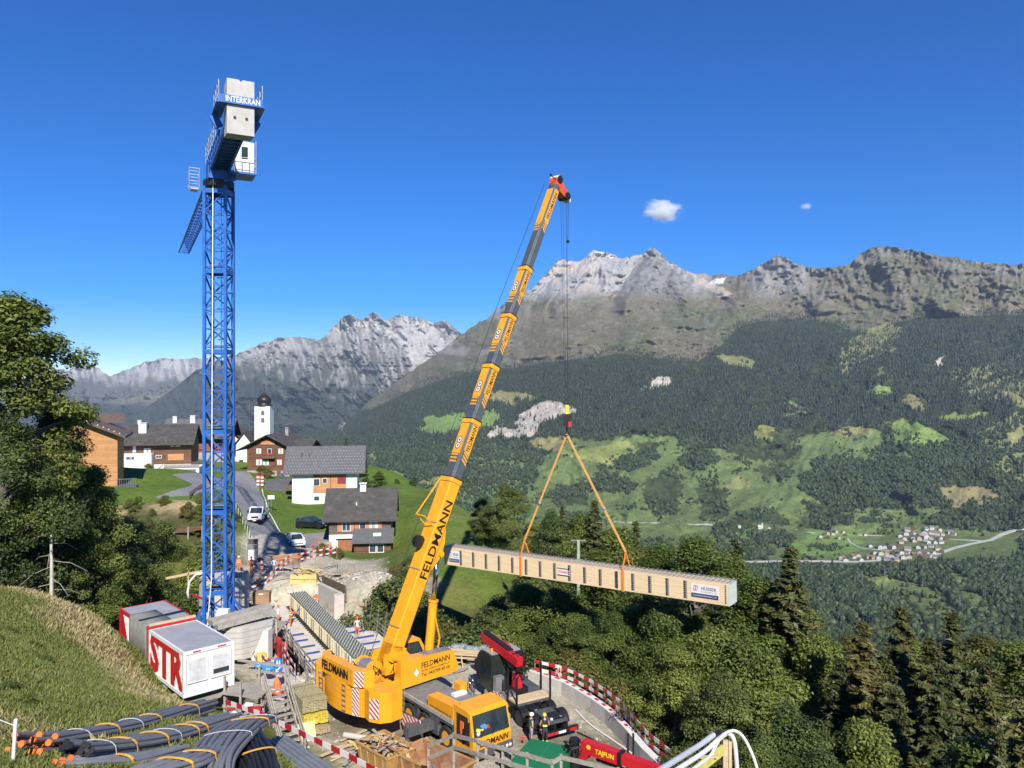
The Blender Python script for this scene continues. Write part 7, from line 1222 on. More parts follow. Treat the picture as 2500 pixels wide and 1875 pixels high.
# lumber stacks
def lumber(label, c, rz, L, Wd, z0, n, mat):
    t = thing('lumber_stack', label, 'lumber', (*c, z0), rz, 'lumber packs beside the crane'); r = random.Random(n)
    for k in range(n): m = MB(); [m.bx(-L/2+r.uniform(-.05, .05), L/2+r.uniform(-.05, .05), -Wd/2+j*Wd/9+.006, -Wd/2+(j+1)*Wd/9-.006, k*.075, k*.075+.062) for j in range(9)]; m.build('layer', mat, t, kind='stuff')
    [MB().bx(x-.01, x+.01, -Wd/2-.01, Wd/2+.01, n*.075-.012, n*.075).build('strap', BLK, t) for x in (-L*.3, L*.3)]; [MB().bx(x-.06, x+.06, -Wd/2, Wd/2, -.12, 0).build('bearer', WOODG, t) for x in (-L*.35, L*.35)]
LC = (-12.6, 47.4); la = rad(122)
lumber('weathered grey lumber pack on top of the stack beside the counterweight', LC, la, 2.9, 1.5, 1.35, 10, pm('weathered_lumber', (.33, .30, .17), .85, var=.25)); lumber('yellow edged lumber pack in the middle of the stack', (LC[0]+.1, LC[1]-.1), la, 2.9, 1.5, .62, 8, pm('yellow_lumber', (.55, .45, .06), .7, var=.2)); lumber('brown lumber pack at the bottom of the stack', (LC[0]+.3, LC[1]-.4), la, 2.9, 1.5, .12, 5, pm('brown_lumber', (.36, .28, .17), .8, var=.2))
t = thing('shuttering_sheets', 'pale yellow formwork panels leaning beside the lumber stack', 'panel', G(735, 1812, .1), rad(30)); [MB().box((.1*k, .06*k, .45+.05*k), (1.3, .06, .9), M=Matrix.Rotation(rad(-25), 4, 'X')).build('panel', pm('pale_yellow_panel', (.68, .60, .28), .6), t) for k in range(3)]
# concrete elements
for k in range(6):
    t = thing('concrete_element', 'angled concrete retaining element, %s of the stack beside the tower crane' % (['bottom one', 'second from below', 'third from below', 'fourth from below', 'fifth from below', 'topmost'][k]), 'concrete element', (-21.3+.04*(k % 2), 56.8, .62+k*.4), 0, 'stacked concrete elements')
    MB().extr([(0, 0, 0), (1.35, 0, 0), (3.0, 1.9, 0), (3.0, 2.6, 0), (2.45, 2.6, 0), (.9, .95, 0), (0, .95, 0)], (0, 0, .375)).build('slab', CONC, t)
t = thing('concrete_element', 'white triangular concrete leg leaning against the concrete stack', 'concrete element', (-19.3, 56.9, .5)); MB().extr([(0, 0, 0), (1.2, .2, 0), (1.2, .2, 2.2), (.85, .15, 2.2)], (.1, .7, 0)).build('leg', pm('pale_concrete', (.6, .58, .53), .85), t); MB().bar((.3, .3, 0), (1.0, .3, 0), .4, .1).build('foot', CONC, t)
for k, (a, b, z, lab) in enumerate((((-22.2, 56.6), (-18.9, 59.9), 3.25, 'long weathered concrete beam lying across the concrete stack, front one'), ((-21.6, 56.2), (-18.3, 59.2), 3.05, 'long weathered concrete beam lying across the concrete stack, lower one'))):
    t = thing('concrete_beam', lab, 'concrete beam', (*a, z)); K_ = dict(par=t, world=True); MB().bar((*a, z+.2), (*b, z+.45), 1.0-.3*k, .32).build('beam', pm('old_concrete', (.33, .31, .27), .9, var=.25, bmp=.4), **K_); MB().bar((a[0]+.3, a[1]+.3, z-.02), (a[0]+.5, a[1]+.1, z-.02), .2, .1).build('bearer', WOODG, **K_)
t = thing('tool_chest', 'brown plywood tool chest behind the concrete stack', 'chest', (-23.9, 73.2, .05), rad(4)); MB().bx(-.75, .75, 0, .9, 0, .78).build('box', pm('chest_brown', (.38, .22, .11), .75, var=.2), t); MB().bx(-.78, .78, -.03, .95, .79, 1.1).build('lid', pm('chest_lid', (.30, .18, .10), .75, var=.2), t); MB().bx(-.2, .2, -.045, -.03, .88, 1.02).build('label_plate', WSTR, t)
t = thing('platform', 'small plank platform with wooden posts between concrete stack and deck', 'platform', (-21.0, 66.5, .0)); [MB().bx(-1.2, 1.2, -1.6+k*.42, -1.6+k*.42+.4, -.06, 0).build('plank', WOODG, t) for k in range(8)]; [MB().bx(x-.07, x+.07, y-.07, y+.07, -3, .9 if y < 0 else 0).build('post', WOOD, t) for x in (-1.1, 1.1) for y in (-1.5, 1.5)]; MB().bar((-1.1, -1.62, .85), (1.1, -1.62, .85), .05, .16).build('rail', WOOD, t)
t = thing('sheeting', 'red translucent debris sheeting hung beside the footpath', 'sheeting', W(641, 1560, 63.5)); a = W(641, 1522, 63.5); b = W(697, 1570, 57.5); m = MB(); n = 14; vs = []
for i in range(n+1):
    p = a.lerp(b, i/n); w = .12*math.sin(i*1.9)
    for z in (0, -.5, -1.0, -1.5): vs.append(p+Vector((w*(1+z*.3), .3*w, z*1.12)))
m.add(vs, [(i*4+j, i*4+j+1, (i+1)*4+j+1, (i+1)*4+j) for i in range(n) for j in range(3)]); o = m.build('net', pm('red_net', (.40, .045, .04), .7, var=.35, scale=4), t, world=True, smooth=True); md = o.modifiers.new('thick', 'SOLIDIFY'); md.thickness = .02
[MB().bar(p+Vector((0, .05, -2.2)), p+Vector((0, .05, .1)), .08).build('post', WOODG, t, world=True) for p in (a, a.lerp(b, .5), b)]
t = thing('cable_drum', 'yellow cable drum on the concrete path', 'cable drum', W(642, 1600, 57)-Vector((0, 0, .45))); MB().cyl((0, -.32, .42), (0, .32, .42), .26, 16).build('cable', BLK, t); [MB().cyl((0, y, .42), (0, y+.06, .42), .42, 20).build('flange', pm('drum_yellow', (.75, .48, .05), .5), t) for y in (-.38, .32)]; MB().cyl((0, -.40, .42), (0, -.38, .42), .1, 10).build('hub', WSTR, t); MB().bx(-.9, .9, -.9, .9, -.1, 0).build('pallet', WOODG, t)
t = thing('tarpaulin', 'blue tarpaulin bundle behind the stair rail', 'tarpaulin', W(655, 1622, 54)-Vector((0, 0, .2))); m = MB(); r = random.Random(5); [m.ball((r.uniform(-.7, .7), r.uniform(-.4, .4), .12*r.random()), .28, 7, (1.3, 1, .6)) for _ in range(9)]; m.build('sheet', pm('blue_tarp', (.05, .25, .62), .5, var=.2), t)
# traffic signs
SB = pm('sign_blue', (.02, .16, .52), .4, var=.03)
def disc_sign(par, z, pic):
    o = MB().cyl((0, -.05, z), (0, -.03, z), .3, 24).build('sign', SB, par); m = MB()
    if pic == 'walk':
        for x in (-.08, .08): m.ball((x, -.056, z+.14), .035, 6, (1, .2, 1)); m.extr([(x-.05, -.058, z-.14), (x+.05, -.058, z-.14), (x+.04, -.058, z+.1), (x-.04, -.058, z+.1)], (0, .006, 0))
    else: m.bar((.14, -.056, z+.14), (-.1, -.056, z-.1), .07, .008, up=(0, 1, 0)); m.extr([(-.17, -.06, z-.17), (-.17, -.06, z+.03), (.03, -.06, z-.17)], (0, .006, 0))
    m.build('pictogram', WSTR, o)
p = W(680, 1690, 52); t = thing('traffic_sign', 'red and white post with two round blue signs on the footpath', 'traffic sign', (p.x, p.y, .05)); m = MB(); [m.mat(k % 2).bx(-.05, .05, -.03, .03, k*.4, k*.4+.4) for k in range(7)]; m.build('post', [REDW, WSTR], t); disc_sign(t, 2.15, 'walk'); disc_sign(t, 1.7, 'arrow'); MB().bx(-.4, .4, -.3, .3, -.05, .1).build('foot', REDW, t)
t = thing('debris_sack', 'orange wrapped bollard at the foot of the blue signs', 'bollard', (p.x-.02, p.y-.25, .1)); m = MB().lathe([(.3, 0), (.32, .4), (.24, .8), (.12, 1.05), (.02, 1.15)], (0, 0, 0), 10); m.build('cover', pm('orange_film', (.75, .17, .05), .45, var=.25), t); MB().bx(-.22, .22, -.34, -.3, .3, .5).build('reflective_band', WSTR, t)
p = GT(638, 1200, 100); t = thing('traffic_sign', 'white rectangular board on a pole in the lawn by the road', 'traffic sign', GT(662, 1250, 100)); MB().cyl((0, 0, -.3), (0, 0, 2.6), .04, 8).build('post', GALV, t); MB().bx(-.55, .55, -.06, -.04, 2.1, 2.75).build('board', WSTR, t); MB().bx(-.5, .5, -.06, -.04, .7, .85).build('cross_plate', BLK, t)
for i, px in enumerate((630, 640)):
    t = thing('guide_board', ['left', 'right'][i]+' one of two tall red and white boards at the yard entrance', 'traffic sign', GT(px, 1187, 110), 0, 'guide boards at the yard entrance'); m = MB(); [m.mat(k % 2).bx(-.28, .28, -.03, .03, .1+k*.36, .1+k*.36+.36) for k in range(6)]; m.build('board', [WSTR, REDW], t); MB().bx(-.3, .3, -.2, .2, -.05, .1).build('foot', BLK, t)
t = thing('information_board', 'grey framed panel standing on posts left of the gravel road', 'board', GT(617, 1385, 70)); [MB().bx(x-.06, x+.06, -.05, .05, -1, 3.3).build('post', GALV, t) for x in (-.55, .55)]; [MB().bx(-.5, .5, -.04, .02, .8+k*.62, .8+k*.62+.58).build('panel', mt, t) for k, mt in enumerate((WSTR, WSTR, GALV, DGREY))]
t = thing('traffic_light', 'white and red site traffic post beside the gravel road', 'traffic light', GT(640, 1395, 70)); m = MB(); [m.mat(k % 2).bx(-.12, .12, -.1, .1, .3*k, .3*k+.3) for k in range(5)]; m.build('post', [REDW, WSTR], t); MB().ball((0, 0, 1.65), .2, 8).build('lamp', WSTR, t)
# green pole with insulators behind the beam
p = W(1412, 1500, 74); t = thing('power_pole', 'pale green pole with cross arm behind the hanging beam', 'pole', (p.x, p.y, hn(p.x, p.y)-.3)); hh = W(1412, 1318, 74).z-t.location.z; MB().bx(-.14, .14, -.14, .14, 0, hh).build('post', pm('pole_green', (.28, .36, .24), .7), t); MB().bx(-.7, .7, -.06, .06, hh-.12, hh).build('cross_arm', GALV, t); MB().bx(.15, .45, -.1, .1, hh-2.6, hh-1.9).build('junction_box', GALV, t)
# containers
def container(label, O, A, Bv, L, Wd, H, front):
    t = thing('site_container', label, 'container', O); K_ = dict(par=t, world=True); z = Vector((0, 0, 1)); q = lambda a, b, h: O+A*a+Bv*b+z*h
    WP = pm('container_white', (.70, .70, .68), .5, var=.04, dirt=.12, dcol=(.5, .47, .42)); SHELL = MB().extr([q(.06, .06, .1), q(L-.06, .06, .1), q(L-.06, Wd-.06, .1), q(.06, Wd-.06, .1)], z*(H-.2)).build('shell', WP, **K_)
    fr = MB()
    for a in (0, L-.16):
        for b in (0, Wd-.16): fr.extr([q(a, b, 0), q(a+.16, b, 0), q(a+.16, b+.16, 0), q(a, b+.16, 0)], z*H)
    for h in (0, H-.2):
        for b in (0.005, Wd-.125): fr.extr([q(.16, b, h), q(L-.16, b, h), q(L-.16, b+.12, h), q(.16, b+.12, h)], z*.2)
        for a in (0.005, L-.125): fr.extr([q(a, .16, h), q(a+.12, .16, h), q(a+.12, Wd-.16, h), q(a, Wd-.16, h)], z*.2)
    fr.build('frame', WP if front else REDW, **K_)
    rb = MB(); n = int((L-.4)/.2)
    for k in range(n): a = .2+k*.2; rb.extr([q(a, .03, .2), q(a+.1, .03, .2), q(a+.1, .06, .2), q(a, .06, .2)], z*(H-.4))
    rb.build('side_corrugation', WP, **K_)
    MB().extr([q(.1, .1, H-.1), q(L-.1, .1, H-.1), q(L-.1, Wd-.1, H-.1), q(.1, Wd-.1, H-.1)], z*.09).build('roof', pm('zinc_roof', (.42, .42, .42), .5, metal=.3, var=.12, scale=.8, dirt=.3, dcol=(.4, .33, .3)), **K_)
    if front:
        text('lettering', 'STR', 3.0, frame(q(L/2, .02, H/2), -A, z), pm('strong_red', (.52, .018, .02), .45, var=.06), SHELL, .012, fit=L*.97, bold=.045)
        for k, b in enumerate((.2, 1.6)):
            o = MB().extr([q(-.03, b, .75), q(-.03, b+1.2, .75), q(-.03, b+1.2, 2.2), q(-.03, b, 2.2)], A*.06).build('window', WP, **K_)
            MB().extr([q(-.04, b+.1, .85), q(-.04, b+1.1, .85), q(-.04, b+1.1, 2.1), q(-.04, b+.1, 2.1)], A*.012).build('shutter', pm('grey_shutter', (.56, .57, .58), .5), o, world=True)
            if k: MB().extr([q(-.05, b+.12, .98), q(-.05, b+1.05, .98), q(-.05, b+1.05, 1.25), q(-.05, b+.12, 1.25)], A*.012).build('pane', WGL, o, world=True)
        MB().extr([q(-.012, .55, H-.14), q(-.012, 1.0, H-.14), q(-.012, 1.0, H-.06), q(-.012, .55, H-.06)], A*.012).extr([q(-.012, 2.0, H-.14), q(-.012, 2.5, H-.14), q(-.012, 2.5, H-.06), q(-.012, 2.0, H-.06)], A*.012).build('red_tab', REDW, **K_)
        m = MB(); [m.bar(q(-.1+k*1.8, -.1, -.35-.0*k), q(-.1+k*1.8, Wd+.1, -.35), .2, .2) for k in range(4)]; m.build('bearer', WOODG, **K_)
    else:
        MB().extr([q(L-1.5, .02, .2), q(L-.1, .02, .2), q(L-.1, .02, H-.2), q(L-.75, .02, H-.2), q(L-1.5, .02, 1.0)], Bv*.012).build('red_field', MATS['strong_red'], **K_)
        m = MB(); n = 12; vs = []
        for i in range(n+1):
            a = .2+(L-2.4)*i/n; w = .05*math.sin(i*2.1); vs += [q(a, -.03+w, .15), q(a, -.04+w*.5, 1.3), q(a, -.02, H+.03), q(a, Wd*.55, H+.04)]
        m.add(vs, [(i*4+j, (i+1)*4+j, (i+1)*4+j+1, i*4+j+1) for i in range(n) for j in range(3)]); o = m.build('grey_tarp', pm('tarp_grey', (.22, .22, .2), .8, var=.2), **K_, smooth=True); o.modifiers.new('thick', 'SOLIDIFY').thickness = .02
        MB().bar(q(.1, .1, H+.08), q(.1, Wd, H+.08), .16, .14).build('timber', WOOD, **K_); MB().bar(q(1.6, 0, H+.07), q(1.9, Wd, H+.07), .3, .03).build('dark_strip', BLK, **K_)
CA = Vector((-.69, .724, 0)).normalized(); CB = Vector((.724, .69, 0)).normalized(); CO = Vector((-18.8, 44, 3.0))
container('front site container with white shuttered end and big red letters on its side', CO, CA, CB, 5.7, 3.0, 2.62, True)
container('rear site container half covered with a grey tarpaulin', CO+CA*5.85+Vector((0, 0, .12)), CA, CB, 5.6, 3.0, 2.62, False)
# wooden stair and landing
def stairs():
    t = thing('wooden_stairs', 'steep grey wooden stairs with hand rails going down from the white container', 'stairs', (-13.0, 43.0, 0)); K_ = dict(par=t, world=True); top = Vector((-14.5, 45.3, 3.0)); bot = Vector((-12.6, 42.7, .1)); w = Vector((.80, .585, 0)).normalized()
    for l in (-.05, 1.15): MB().bar(top+w*l, bot+w*l, .07, .26).build('stringer', WOODG, **K_)
    for k in range(11): p = top.lerp(bot, (k+.5)/11); MB().bar(p, p+w*1.1, .27, .05).build('tread', WOODG, **K_)
    for l in (-.08, 1.2):
        for h in (.55, 1.0): MB().bar(top+w*l+Vector((0, 0, h)), bot+w*l+Vector((0, 0, h)), .06, .13).build('hand_rail', WOODG, **K_)
        for f in (.02, .5, .98): p = top.lerp(bot, f)+w*l; MB().bar(p-Vector((0, 0, .2)), p+Vector((0, 0, 1.05)), .09).build('post', WOODG, **K_)
    L0 = top+Vector((-2.6, 1.0, 0))
    for k in range(6): a = L0+Vector((.1+k*.05, k*.3-1.4, -.03)); MB().bar(a, a+Vector((2.5, -.7, 0)), .28, .05).build('landing_plank', WOODG, **K_)
    for h in (.5, 1.0): MB().bar(L0+Vector((.3, .8, h+.1)), top+w*1.2+Vector((.2, .2, h)), .06, .14).build('hand_rail', WOODG, **K_)
    for x, y in ((-16.8, 45.0), (-15.6, 44.2), (-14.6, 45.2), (-13.5, 45.9), (-15.3, 46.6)): MB().bar((x, y, .2), (x, y, 3.9), .12).build('post', WOODG, **K_)
    for z in (.8, 1.5, 2.2): MB().bar((-16.9, 44.9, z), (-14.5, 44.9, z+.1), .05, .18).build('brace', WOODG, **K_)
    m = MB(); r = random.Random(7); [m.mat(k % 3).box((r.uniform(-16.6, -14.8), r.uniform(44.6, 45.2), r.uniform(.9, 2.4)), (.5, .4, .1), r.random()) for k in range(16)]; m.build('stored_sheets', [WSTR, WOODG, REDW], **K_, kind='stuff')
stairs()
def front_rail():
    Yd = 33.; t = thing('scaffold_railing', 'grey timber scaffold railing crossing the bottom of the picture', 'railing', W(1108, 1900, Yd)); K_ = dict(par=t, world=True)
    P1 = [W(1046, 1822, Yd+3), W(1108, 1795, Yd+2), W(1166, 1810, Yd+.6), W(1348, 1862, Yd-1.5), W(1370, 1849, Yd-1.5), W(1510, 1882, Yd-2.5)]
    for d in (0, .55):
        for a, b in zip(P1[:-1], P1[1:]): MB().bar(a-Vector((0, 0, d)), b-Vector((0, 0, d)), .06, .17).build('rail', WOODG, **K_)
    for p in P1+[P1[2].lerp(P1[3], .35), P1[2].lerp(P1[3], .68), P1[1].lerp(P1[2], .97), P1[2].lerp(P1[3], .12)]: MB().bar(p+Vector((0, .09, .08)), p+Vector((0, .09, -5.5)), .11).build('post', WOODG, **K_)
    p = P1[2].lerp(P1[3], .3)
    for k in range(5): MB().bar(p+Vector((-.1+k*.14, .3, -.2)), p+Vector((-.1+k*.14, .3, -1.9)), .13, .03).build('board', WOODG, **K_)
    MB().bar(p+Vector((-.2, .33, -.35)), p+Vector((.6, .33, -.35)), .05, .12).build('rail', WOODG, **K_)
front_rail()
def spline(P, n=18):
    P = [Vector(p) for p in P]; P = [P[0]*2-P[1]]+P+[P[-1]*2-P[-2]]; out = []
    for i in range(1, len(P)-2):
        for k in range(n):
            t_ = k/n; a, b, c, d = P[i-1:i+3]; out.append(.5*((2*b)+(c-a)*t_+(2*a-5*b+4*c-d)*t_*t_+(3*b-a-3*c+d)*t_**3))
    out.append(P[-2]); return out
def conduits():
    t = thing('conduit_rack', 'grey and white conduits bent over a yellow timber trestle at the bottom right', 'pipe rack', W(1770, 1875, 25)); K_ = dict(par=t, world=True); GP = pm('conduit_grey', (.42, .44, .47), .45, var=.08); WPp = pm('conduit_white', (.62, .62, .62), .45, var=.06)
    a = [W(1560, 1912, 20.5), W(1640, 1862, 22.3), W(1710, 1818, 24.2), W(1748, 1790, 25.1), W(1772, 1782, 25.3)]; MB().tube(a[:4], .085, 10).build('conduit', GP, **K_); MB().tube([a[3].lerp(a[2], .15), a[3].lerp(a[4], .3)], .09, 10).build('coupling', BLK, **K_)
    o = Vector((.1, -.12, -.16)); MB().tube(spline([p+o for p in a[:3]]+[W(1765, 1796, 25), W(1782, 1792, 25), W(1793, 1812, 25), W(1798, 1860, 25), W(1799, 1880, 25)], 5), .075, 10).build('conduit', WPp, **K_, smooth=True); MB().tube(spline([p+o*1.9 for p in a[:3]]+[W(1760, 1800, 24.8), W(1790, 1784, 24.9), W(1815, 1800, 24.9), W(1838, 1845, 24.7), W(1852, 1890, 24.5)], 5), .05, 10).build('conduit', WPp, **K_, smooth=True)
    MB().bar(a[0]+Vector((.15, -.2, -.62)), a[4]+Vector((-.1, -.15, -.55)), .1, .3).build('yellow_girder', pm('yellow_girder', (.62, .55, .14), .6, var=.12), **K_); [MB().bar(a[1].lerp(a[3], f)+Vector((-.2, -.1, -.5)), a[1].lerp(a[3], f)+Vector((.35, -.2, -.42)), .12, .06).build('bearer', WOOD, **K_) for f in (.1, .75)]
    p = W(1772, 1800, 25.1); MB().bar(p+Vector((0, 0, -.1)), p+Vector((0, 0, -3.2)), .2, .12).build('post', WOOD, **K_); MB().bar(p+Vector((.12, -.05, -.1)), p+Vector((.12, -.05, -1.2)), .1, .1).build('post', WOOD, **K_)
conduits()
BUN = []
PG = pm('conduit_dark_grey', (.165, .17, .185), .5, var=.12); PB = pm('conduit_black', (.014, .014, .015), .45); CAPO = pm('cap_orange', (.80, .17, .03), .5); STRP = pm('strap_yellow', (.72, .38, .05), .7, var=.2); WIRE = pm('wire_white', (.6, .6, .6), .6)
def bundle(label, pts, cols, rows, r=.062, mat=PG, straps=(), wires=(), caps=None, jitter=.35, n=9):
    q_ = [W(*p) for p in pts]; u_ = np.linspace(0, 1, len(q_)); dg = 2; c_ = [np.polyfit(u_, [v[i] for v in q_], dg) for i in range(3)]; base = [Vector([float(np.polyval(c_[i], u)) for i in range(3)]) for u in np.linspace(0, 1, n*4)]; BUN.extend((p.x, p.y, .1+cols*1.1*r) for p in base[::2]); t = thing('pipe_bundle', label, 'pipes', base[len(base)//2], 0, 'conduit bundles on the grass'); K_ = dict(par=t, world=True); rr = random.Random(len(label)); nrm = []
    for i in range(len(base)):
        d = base[min(i+1, len(base)-1)]-base[max(0, i-1)]; d.z = 0; nrm.append(Vector((-d.y, d.x, 0)).normalized())
    g = [p.z-rows*r*.6 for p in base]; ends = []
    for j in range(rows):
        for i in range(cols-(j % 2)):
            o = (i-(cols-1)/2+(.5 if j % 2 else 0))*2.05*r; e0 = rr.uniform(-jitter, jitter); pl = []
            for k, p in enumerate(base): sq = 1-.08*math.sin(k*.25+i); pl.append(Vector((p.x+nrm[k].x*o*sq, p.y+nrm[k].y*o*sq, g[k]+r*1.05+j*1.75*r+.025*math.sin(k*.22+i*2)*(1 if j else 0))))
            d0 = (pl[0]-pl[1]).normalized(); d1 = (pl[-1]-pl[-2]).normalized(); pl[0] = pl[0]+d0*(jitter+e0); pl[-1] = pl[-1]+d1*(jitter+rr.uniform(-jitter, jitter))*.6
            ob = MB().tube(pl, r, 8).build('pipe', mat, **K_, smooth=False); ends.append((pl[0], d0))
            if caps == 'orange': MB().cyl(pl[0]-d0*.02, pl[0]+d0*.06, r*1.22, 12).build('end_cap', CAPO, ob, world=True)
            elif caps == 'open': MB().cyl(pl[0]-d0*.01, pl[0]+d0*.012, r*1.12, 12).build('socket', BLK, ob, world=True)
    Wd = cols*1.03*r; Hh = r*2+(rows-1)*1.75*r
    for lst, mt, w in ((straps, STRP, .07), (wires, WIRE, .018)):
        for f in lst:
            k = min(int(f*(len(base)-1)), len(base)-1); p = base[k]; nn = nrm[k]; d = nn.cross(Vector((0, 0, 1))); m = MB(); arc = []
            for q in range(11): a = math.pi*q/10; arc.append(Vector((p.x, p.y, g[k]))+nn*(Wd+.03)*math.cos(a)*(1 if abs(math.cos(a)) < .9 else 1)+Vector((0, 0, (Hh+.05)*math.sin(a)**.4))+d*.25*(q/10-.5))
            [m.bar(arc[q], arc[q+1], w, .012, up=(arc[q]+arc[q+1])*.5-Vector((p.x, p.y, g[k]))) for q in range(10)]; m.build('strap' if mt is STRP else 'binding_wire', mt, **K_)
    return t
bundle('back bundle of grey conduits with orange end caps on the grass', [(125, 1822, 18.6), (190, 1806, 19.9), (300, 1788, 22), (400, 1762, 24.6), (500, 1728, 28.3)], 6, 4, caps='orange', straps=(.4, .68, .9), wires=(.2, .55), jitter=.5)
bundle('middle bundle of grey conduits with open black ends', [(215, 1842, 18.0), (300, 1829, 19.5), (430, 1804, 21.8), (560, 1762, 25.2)], 7, 4, caps='open', straps=(.3, .52, .72, .78), wires=(.1, .6), jitter=.3)
bundle('thin row of conduits in front of the middle bundle with one orange cap', [(195, 1868, 17.2), (300, 1862, 18), (440, 1834, 19.6)], 4, 2, caps='orange', straps=(.5,), jitter=.25)
bundle('curved bundle of grey conduits bending down to the bottom edge', [(500, 1900, 18.2), (535, 1828, 19.8), (575, 1784, 22), (635, 1758, 25.2)], 9, 2, straps=(.8,), wires=(.5, .93), jitter=.2, r=.07)
bundle('grey conduits running to the bottom edge under the curved bundle', [(360, 1892, 17.2), (450, 1862, 18.2), (520, 1836, 19.6)], 7, 2, straps=(.35, .7), jitter=.3)
bundle('black ribbed conduits arching down at the bottom edge', [(600, 1796, 21.9), (622, 1845, 20.2), (640, 1905, 18.8)], 8, 2, mat=PB, straps=(.55,), jitter=.15)
bundle('loose blue grey conduits lying on the slope below the barrier', [(672, 1812, 26.5), (730, 1852, 24.6), (800, 1905, 22.8)], 5, 1, r=.085, mat=pm('conduit_blue_grey', (.17, .19, .21), .5), jitter=.3)
bundle('two short conduits beside the black ribbed ones', [(628, 1784, 24), (645, 1830, 22.3), (690, 1900, 20.2)], 2, 1, r=.07, jitter=.2)
# fence bits on the hill and in the village
p = GT(30, 1868); t = thing('fence_post', 'white electric fence post in the lower left corner', 'post', p); MB().tube([(0, 0, -.2), (.08, 0, 1.0)], .04, 6).build('stake', WSTR, t); MB().tube([(.07, 0, .85), (-2.2, 1.2, .9), (-4, 2, 1.0)], .012, 4).build('wire', WIRE, t)
t = thing('wooden_fence', 'dark wooden fence beside the village footpath', 'fence', GT(462, 1214, 80)); a = GT(462, 1218, 80); b = GT(497, 1192, 80); [MB().bar(a.lerp(b, k/8)-Vector((0, 0, .3)), a.lerp(b, k/8)+Vector((.1, 0, 1.05)), .12).build('post', EAVE, t, world=True) for k in range(9)]; [MB().bar(a+Vector((0, 0, h)), b+Vector((0, 0, h)), .08, .12).build('rail', EAVE, t, world=True) for h in (.45, .85)]
for k in range(9):
    q = GT(576+k*5.5, 1245+k*12, 90); t = thing('stake', 'white topped stake along the left road edge, {} from the van end'.format(ORD[k]), 'stake', q, 0, 'stakes along the road edge'); MB().tube([(0, 0, -.2), (.03, 0, .95)], .04, 5).build('stick', pm('stake_white', (.6, .58, .5), .7), t); MB().cyl((.03, 0, .95), (.03, 0, 1.0), .05, 6).build('top', WSTR, t)
t = thing('retaining_planks', 'dark timber planks holding the earth bank behind the tower crane', 'fence', W(430, 1296, 91)); a = W(385, 1300, 91); b = W(500, 1285, 91); [MB().bar(a-Vector((0, 0, .25*k)), b-Vector((0, 0, .25*k)), .08, .2).build('plank', EAVE, t, world=True) for k in range(2)]; [MB().bar(a.lerp(b, f)+Vector((0, 0, .2)), a.lerp(b, f)-Vector((0, 0, 3)), .16).build('post', WOODG, t, world=True) for f in (.05, .35, .65, .95)]
t = thing('timber_trestle', 'pale timber rail and white bent conduit left of the tower crane', 'timber frame', W(460, 1400, 68)); K_ = dict(par=t, world=True); MB().bar(W(405, 1412, 68), W(500, 1393, 68), .1, .2).build('rail', WOOD, **K_); MB().bar(W(460, 1395, 68), W(460, 1460, 68), .1).build('post', WOOD, **K_); MB().tube([W(500, 1398, 67.5), W(478, 1403, 67.5), W(463, 1420, 67.5), W(458, 1445, 67.5), W(460, 1460, 67.5)], .11, 8).build('conduit', WSTR, **K_, smooth=True); MB().bar(W(470, 1452, 67), W(500, 1464, 66), .04, .2).build('board', REDW, **K_)
t = thing('concrete_pier', 'pale round concrete pier behind the tower crane mast', 'pier', W(540, 1470, 70)); MB().cyl((0, 0, -3), (0, 0, 2.3), 1.9, 20).build('shaft', CONC, t); MB().cyl((1.6, .6, -3), (1.6, .6, 2.6), .7, 14).build('column', CONC, t)
t = thing('rope_tangle', 'red and white tape tangled on a rail post of the curved wall', 'tape', G(1366, 1640, 1.2)); r = random.Random(3); [MB().tube([(0, 0, .4), (r.uniform(-.25, .1), 0, 0), (r.uniform(-.4, .3), .1, -.6)], .02, 4).build('strand', [REDW, WSTR][k % 2], t) for k in range(7)]
t = thing('wood_offcuts', 'planks under grey tarpaulin at the edge behind the crane', 'timber pile', (-2.6, 59.0, .05), rad(-12)); [MB().box((r.uniform(-.5, .5), r.uniform(-.3, .3), .1+.13*k), (5.2, 1.0, .1), r.uniform(-.08, .08)).build('plank', WOOD, t) for k in range(5)]; m = MB(); [m.ball((-1.8+k*.55, .2*math.sin(k*2), .72), .45, 8, (1, 1, .35)) for k in range(8)]; m.build('tarpaulin', pm('tarp_blue_grey', (.20, .25, .27), .6, var=.25), t, smooth=True)
# hoses on the ground
for pts, mt, lab in (([(1405, 1735), (1440, 1770), (1490, 1805), (1540, 1840), (1590, 1880)], WSTR, 'long white hose lying on the sand behind the black truck'), ([(1410, 1790), (1450, 1810), (1490, 1840), (1540, 1872)], BLK, 'black cable lying on the sand beside the white hose')):
    p = [Vector((q.x, q.y, .06)) for q in (G(*a, 0) for a in pts)]; t = thing('hose', lab, 'hose', p[0]); MB().tube(spline(p, 6), .045, 6).build('line', mt, t, world=True)
